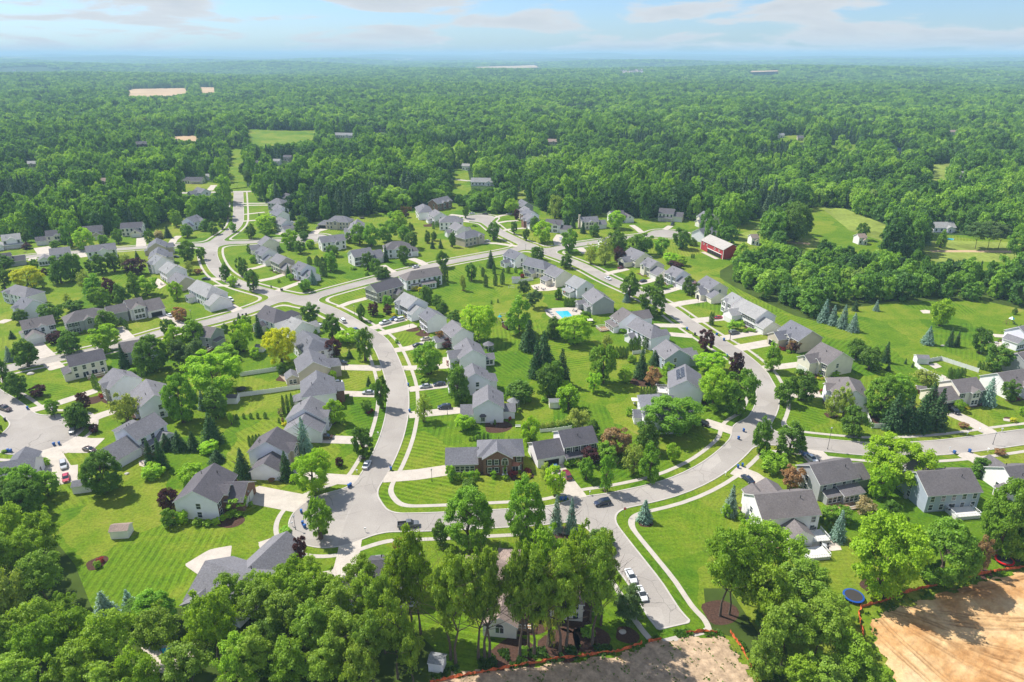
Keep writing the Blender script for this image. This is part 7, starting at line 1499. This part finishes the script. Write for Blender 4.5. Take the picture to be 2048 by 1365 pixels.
for y0, y1, st in ((3300, 6000, 30), (6000, 11500, 52)):
    a, b_ = scatter(y0, y1, st, 100, 1.0); Xs.append(a); Ys.append(b_)
X, Y = np.concatenate(Xs), np.concatenate(Ys); k = np.where(Y > 6000, 1.9, 1.15)
keep = np.ones(len(X), bool); a, b_ = vproj(X, Y, 8.0); keep &= ~clear_of(a, b_); a, b_ = vproj(X, Y, 0.0); keep &= ~clear_of(a, b_)
gapn = np.sin(X/700+.4)*np.sin(Y/420+1)+.6*np.sin(X/260+Y/600)+.4*np.sin(X/150)*np.sin(Y/120+1); keep &= gapn < 1.1
X, Y, k = X[keep], Y[keep], k[keep]; n = len(X); sc = np.stack([k, k, np.full(n, 1.0)*rf_.uniform(.8, 1.35, n)], -1)
forest('forest_canopy', np.stack([X, Y, terrain_z(X, Y)], -1), sc, rf_.random(n)*6.28, rf_.integers(0, len(FP), n), FP, 'farthest forest fading into blue haze')
print('forest counts', n)
# rough weeds and grass where the lawns end
rw = np.random.default_rng(9)
def tufts(name, poly, cnt, size, col, label):
    P = np.array(poly); x = rw.uniform(P[:,0].min(), P[:,0].max(), cnt*3); y = rw.uniform(P[:,1].min(), P[:,1].max(), cnt*3); k = in_poly(x, y, poly); x, y = x[k][:cnt], y[k][:cnt]
    cl = np.sin(x*.9)*np.sin(y*.8+1)+.5*np.sin(x*2.2+y) > .1; x, y = x[cl], y[cl]; n = len(x); s = size*rw.uniform(.5,1.4,n); nn = rw.normal(size=(n,3))*np.array([1,1,.5])+np.array([0,0,.6]); nn /= np.linalg.norm(nn,axis=1)[:,None]
    P = quads(np.stack([x, y, s*.6+.05], -1), nn, s, .8); o = ob(name, qmesh(name, P, MT['leaf'])); o.color = (*col, 1); tag(o, kind='stuff', label=label)
tufts('weeds', gpoly(0, [(1284,1290),(1330,1262),(1460,1262),(1500,1330),(1560,1365),(1500,1290),(1440,1272),(1330,1278)]), 5000, .35, (0.10,0.22,0.02), 'green weeds across the end of the road')
tufts('weeds', STRAW, 5200, .32, (0.12,0.22,0.03), 'sparse weeds on the cleared ground')
tufts('weeds', gpoly(0, [(860,1352),(1000,1300),(1250,1290),(1290,1288),(1240,1306),(1000,1342),(900,1362)]), 5000, .35, (0.07,0.15,0.02), 'undergrowth below the tall trunks')
tufts('weeds', gpoly(0, [(1715,1240),(1780,1190),(2048,1128),(2048,1142),(1838,1204),(1760,1232),(1745,1290),(1790,1370),(1760,1370),(1722,1300)]), 5000, .35, (0.10,0.20,0.02), 'long grass along the orange netting')
tufts('leaf_litter', STRAW, 9000, .16, (0.42,0.30,0.17), 'pale sticks and litter on the cleared ground')
# far town: white specks beyond the woods
b = MB(); rb = MB(); r3 = random.Random(4)
for i in range(260):
    px = r3.gauss(1240, 75) if i < 170 else r3.uniform(0, 2048); py = r3.uniform(130, 152) if i < 170 else r3.uniform(120, 170); x, y = gp(px, py); z = float(terrain_z(x, y))+9; w = r3.uniform(8, 26); d = r3.uniform(8, 14)
    b.box(x-w/2, y-d/2, z-9, x+w/2, y+d/2, z+5); gable_block(None, rb, x, y, w, d, z+5, 'x')
o = ob('distant_town', b.mesh('distant_town', [MT['white']])); tag(o, kind='stuff', label='pale buildings of a far town'); o = ob('distant_roofs', rb.mesh('distant_roofs', [MT['rb'], MT['trim']])); tag(o, kind='stuff', label='roofs of the far town')
# ------------------------------------------------------------------ the air
m = bpy.data.materials.new('haze'); m.use_nodes = True; nt = m.node_tree; nt.nodes.clear(); o_ = nt.nodes.new('ShaderNodeOutputMaterial'); v_ = nt.nodes.new('ShaderNodeVolumePrincipled')
v_.inputs['Density'].default_value = 1.25e-4; v_.inputs['Color'].default_value = (0.50, 0.75, 1.0, 1); v_.inputs['Anisotropy'].default_value = 0.0
nt.links.new(v_.outputs[0], o_.inputs['Volume'])
b = MB(); b.box(-34000,-34000,-40,34000,34000,190); o = ob('haze', b.mesh('haze', [m])); tag(o, kind='stuff')
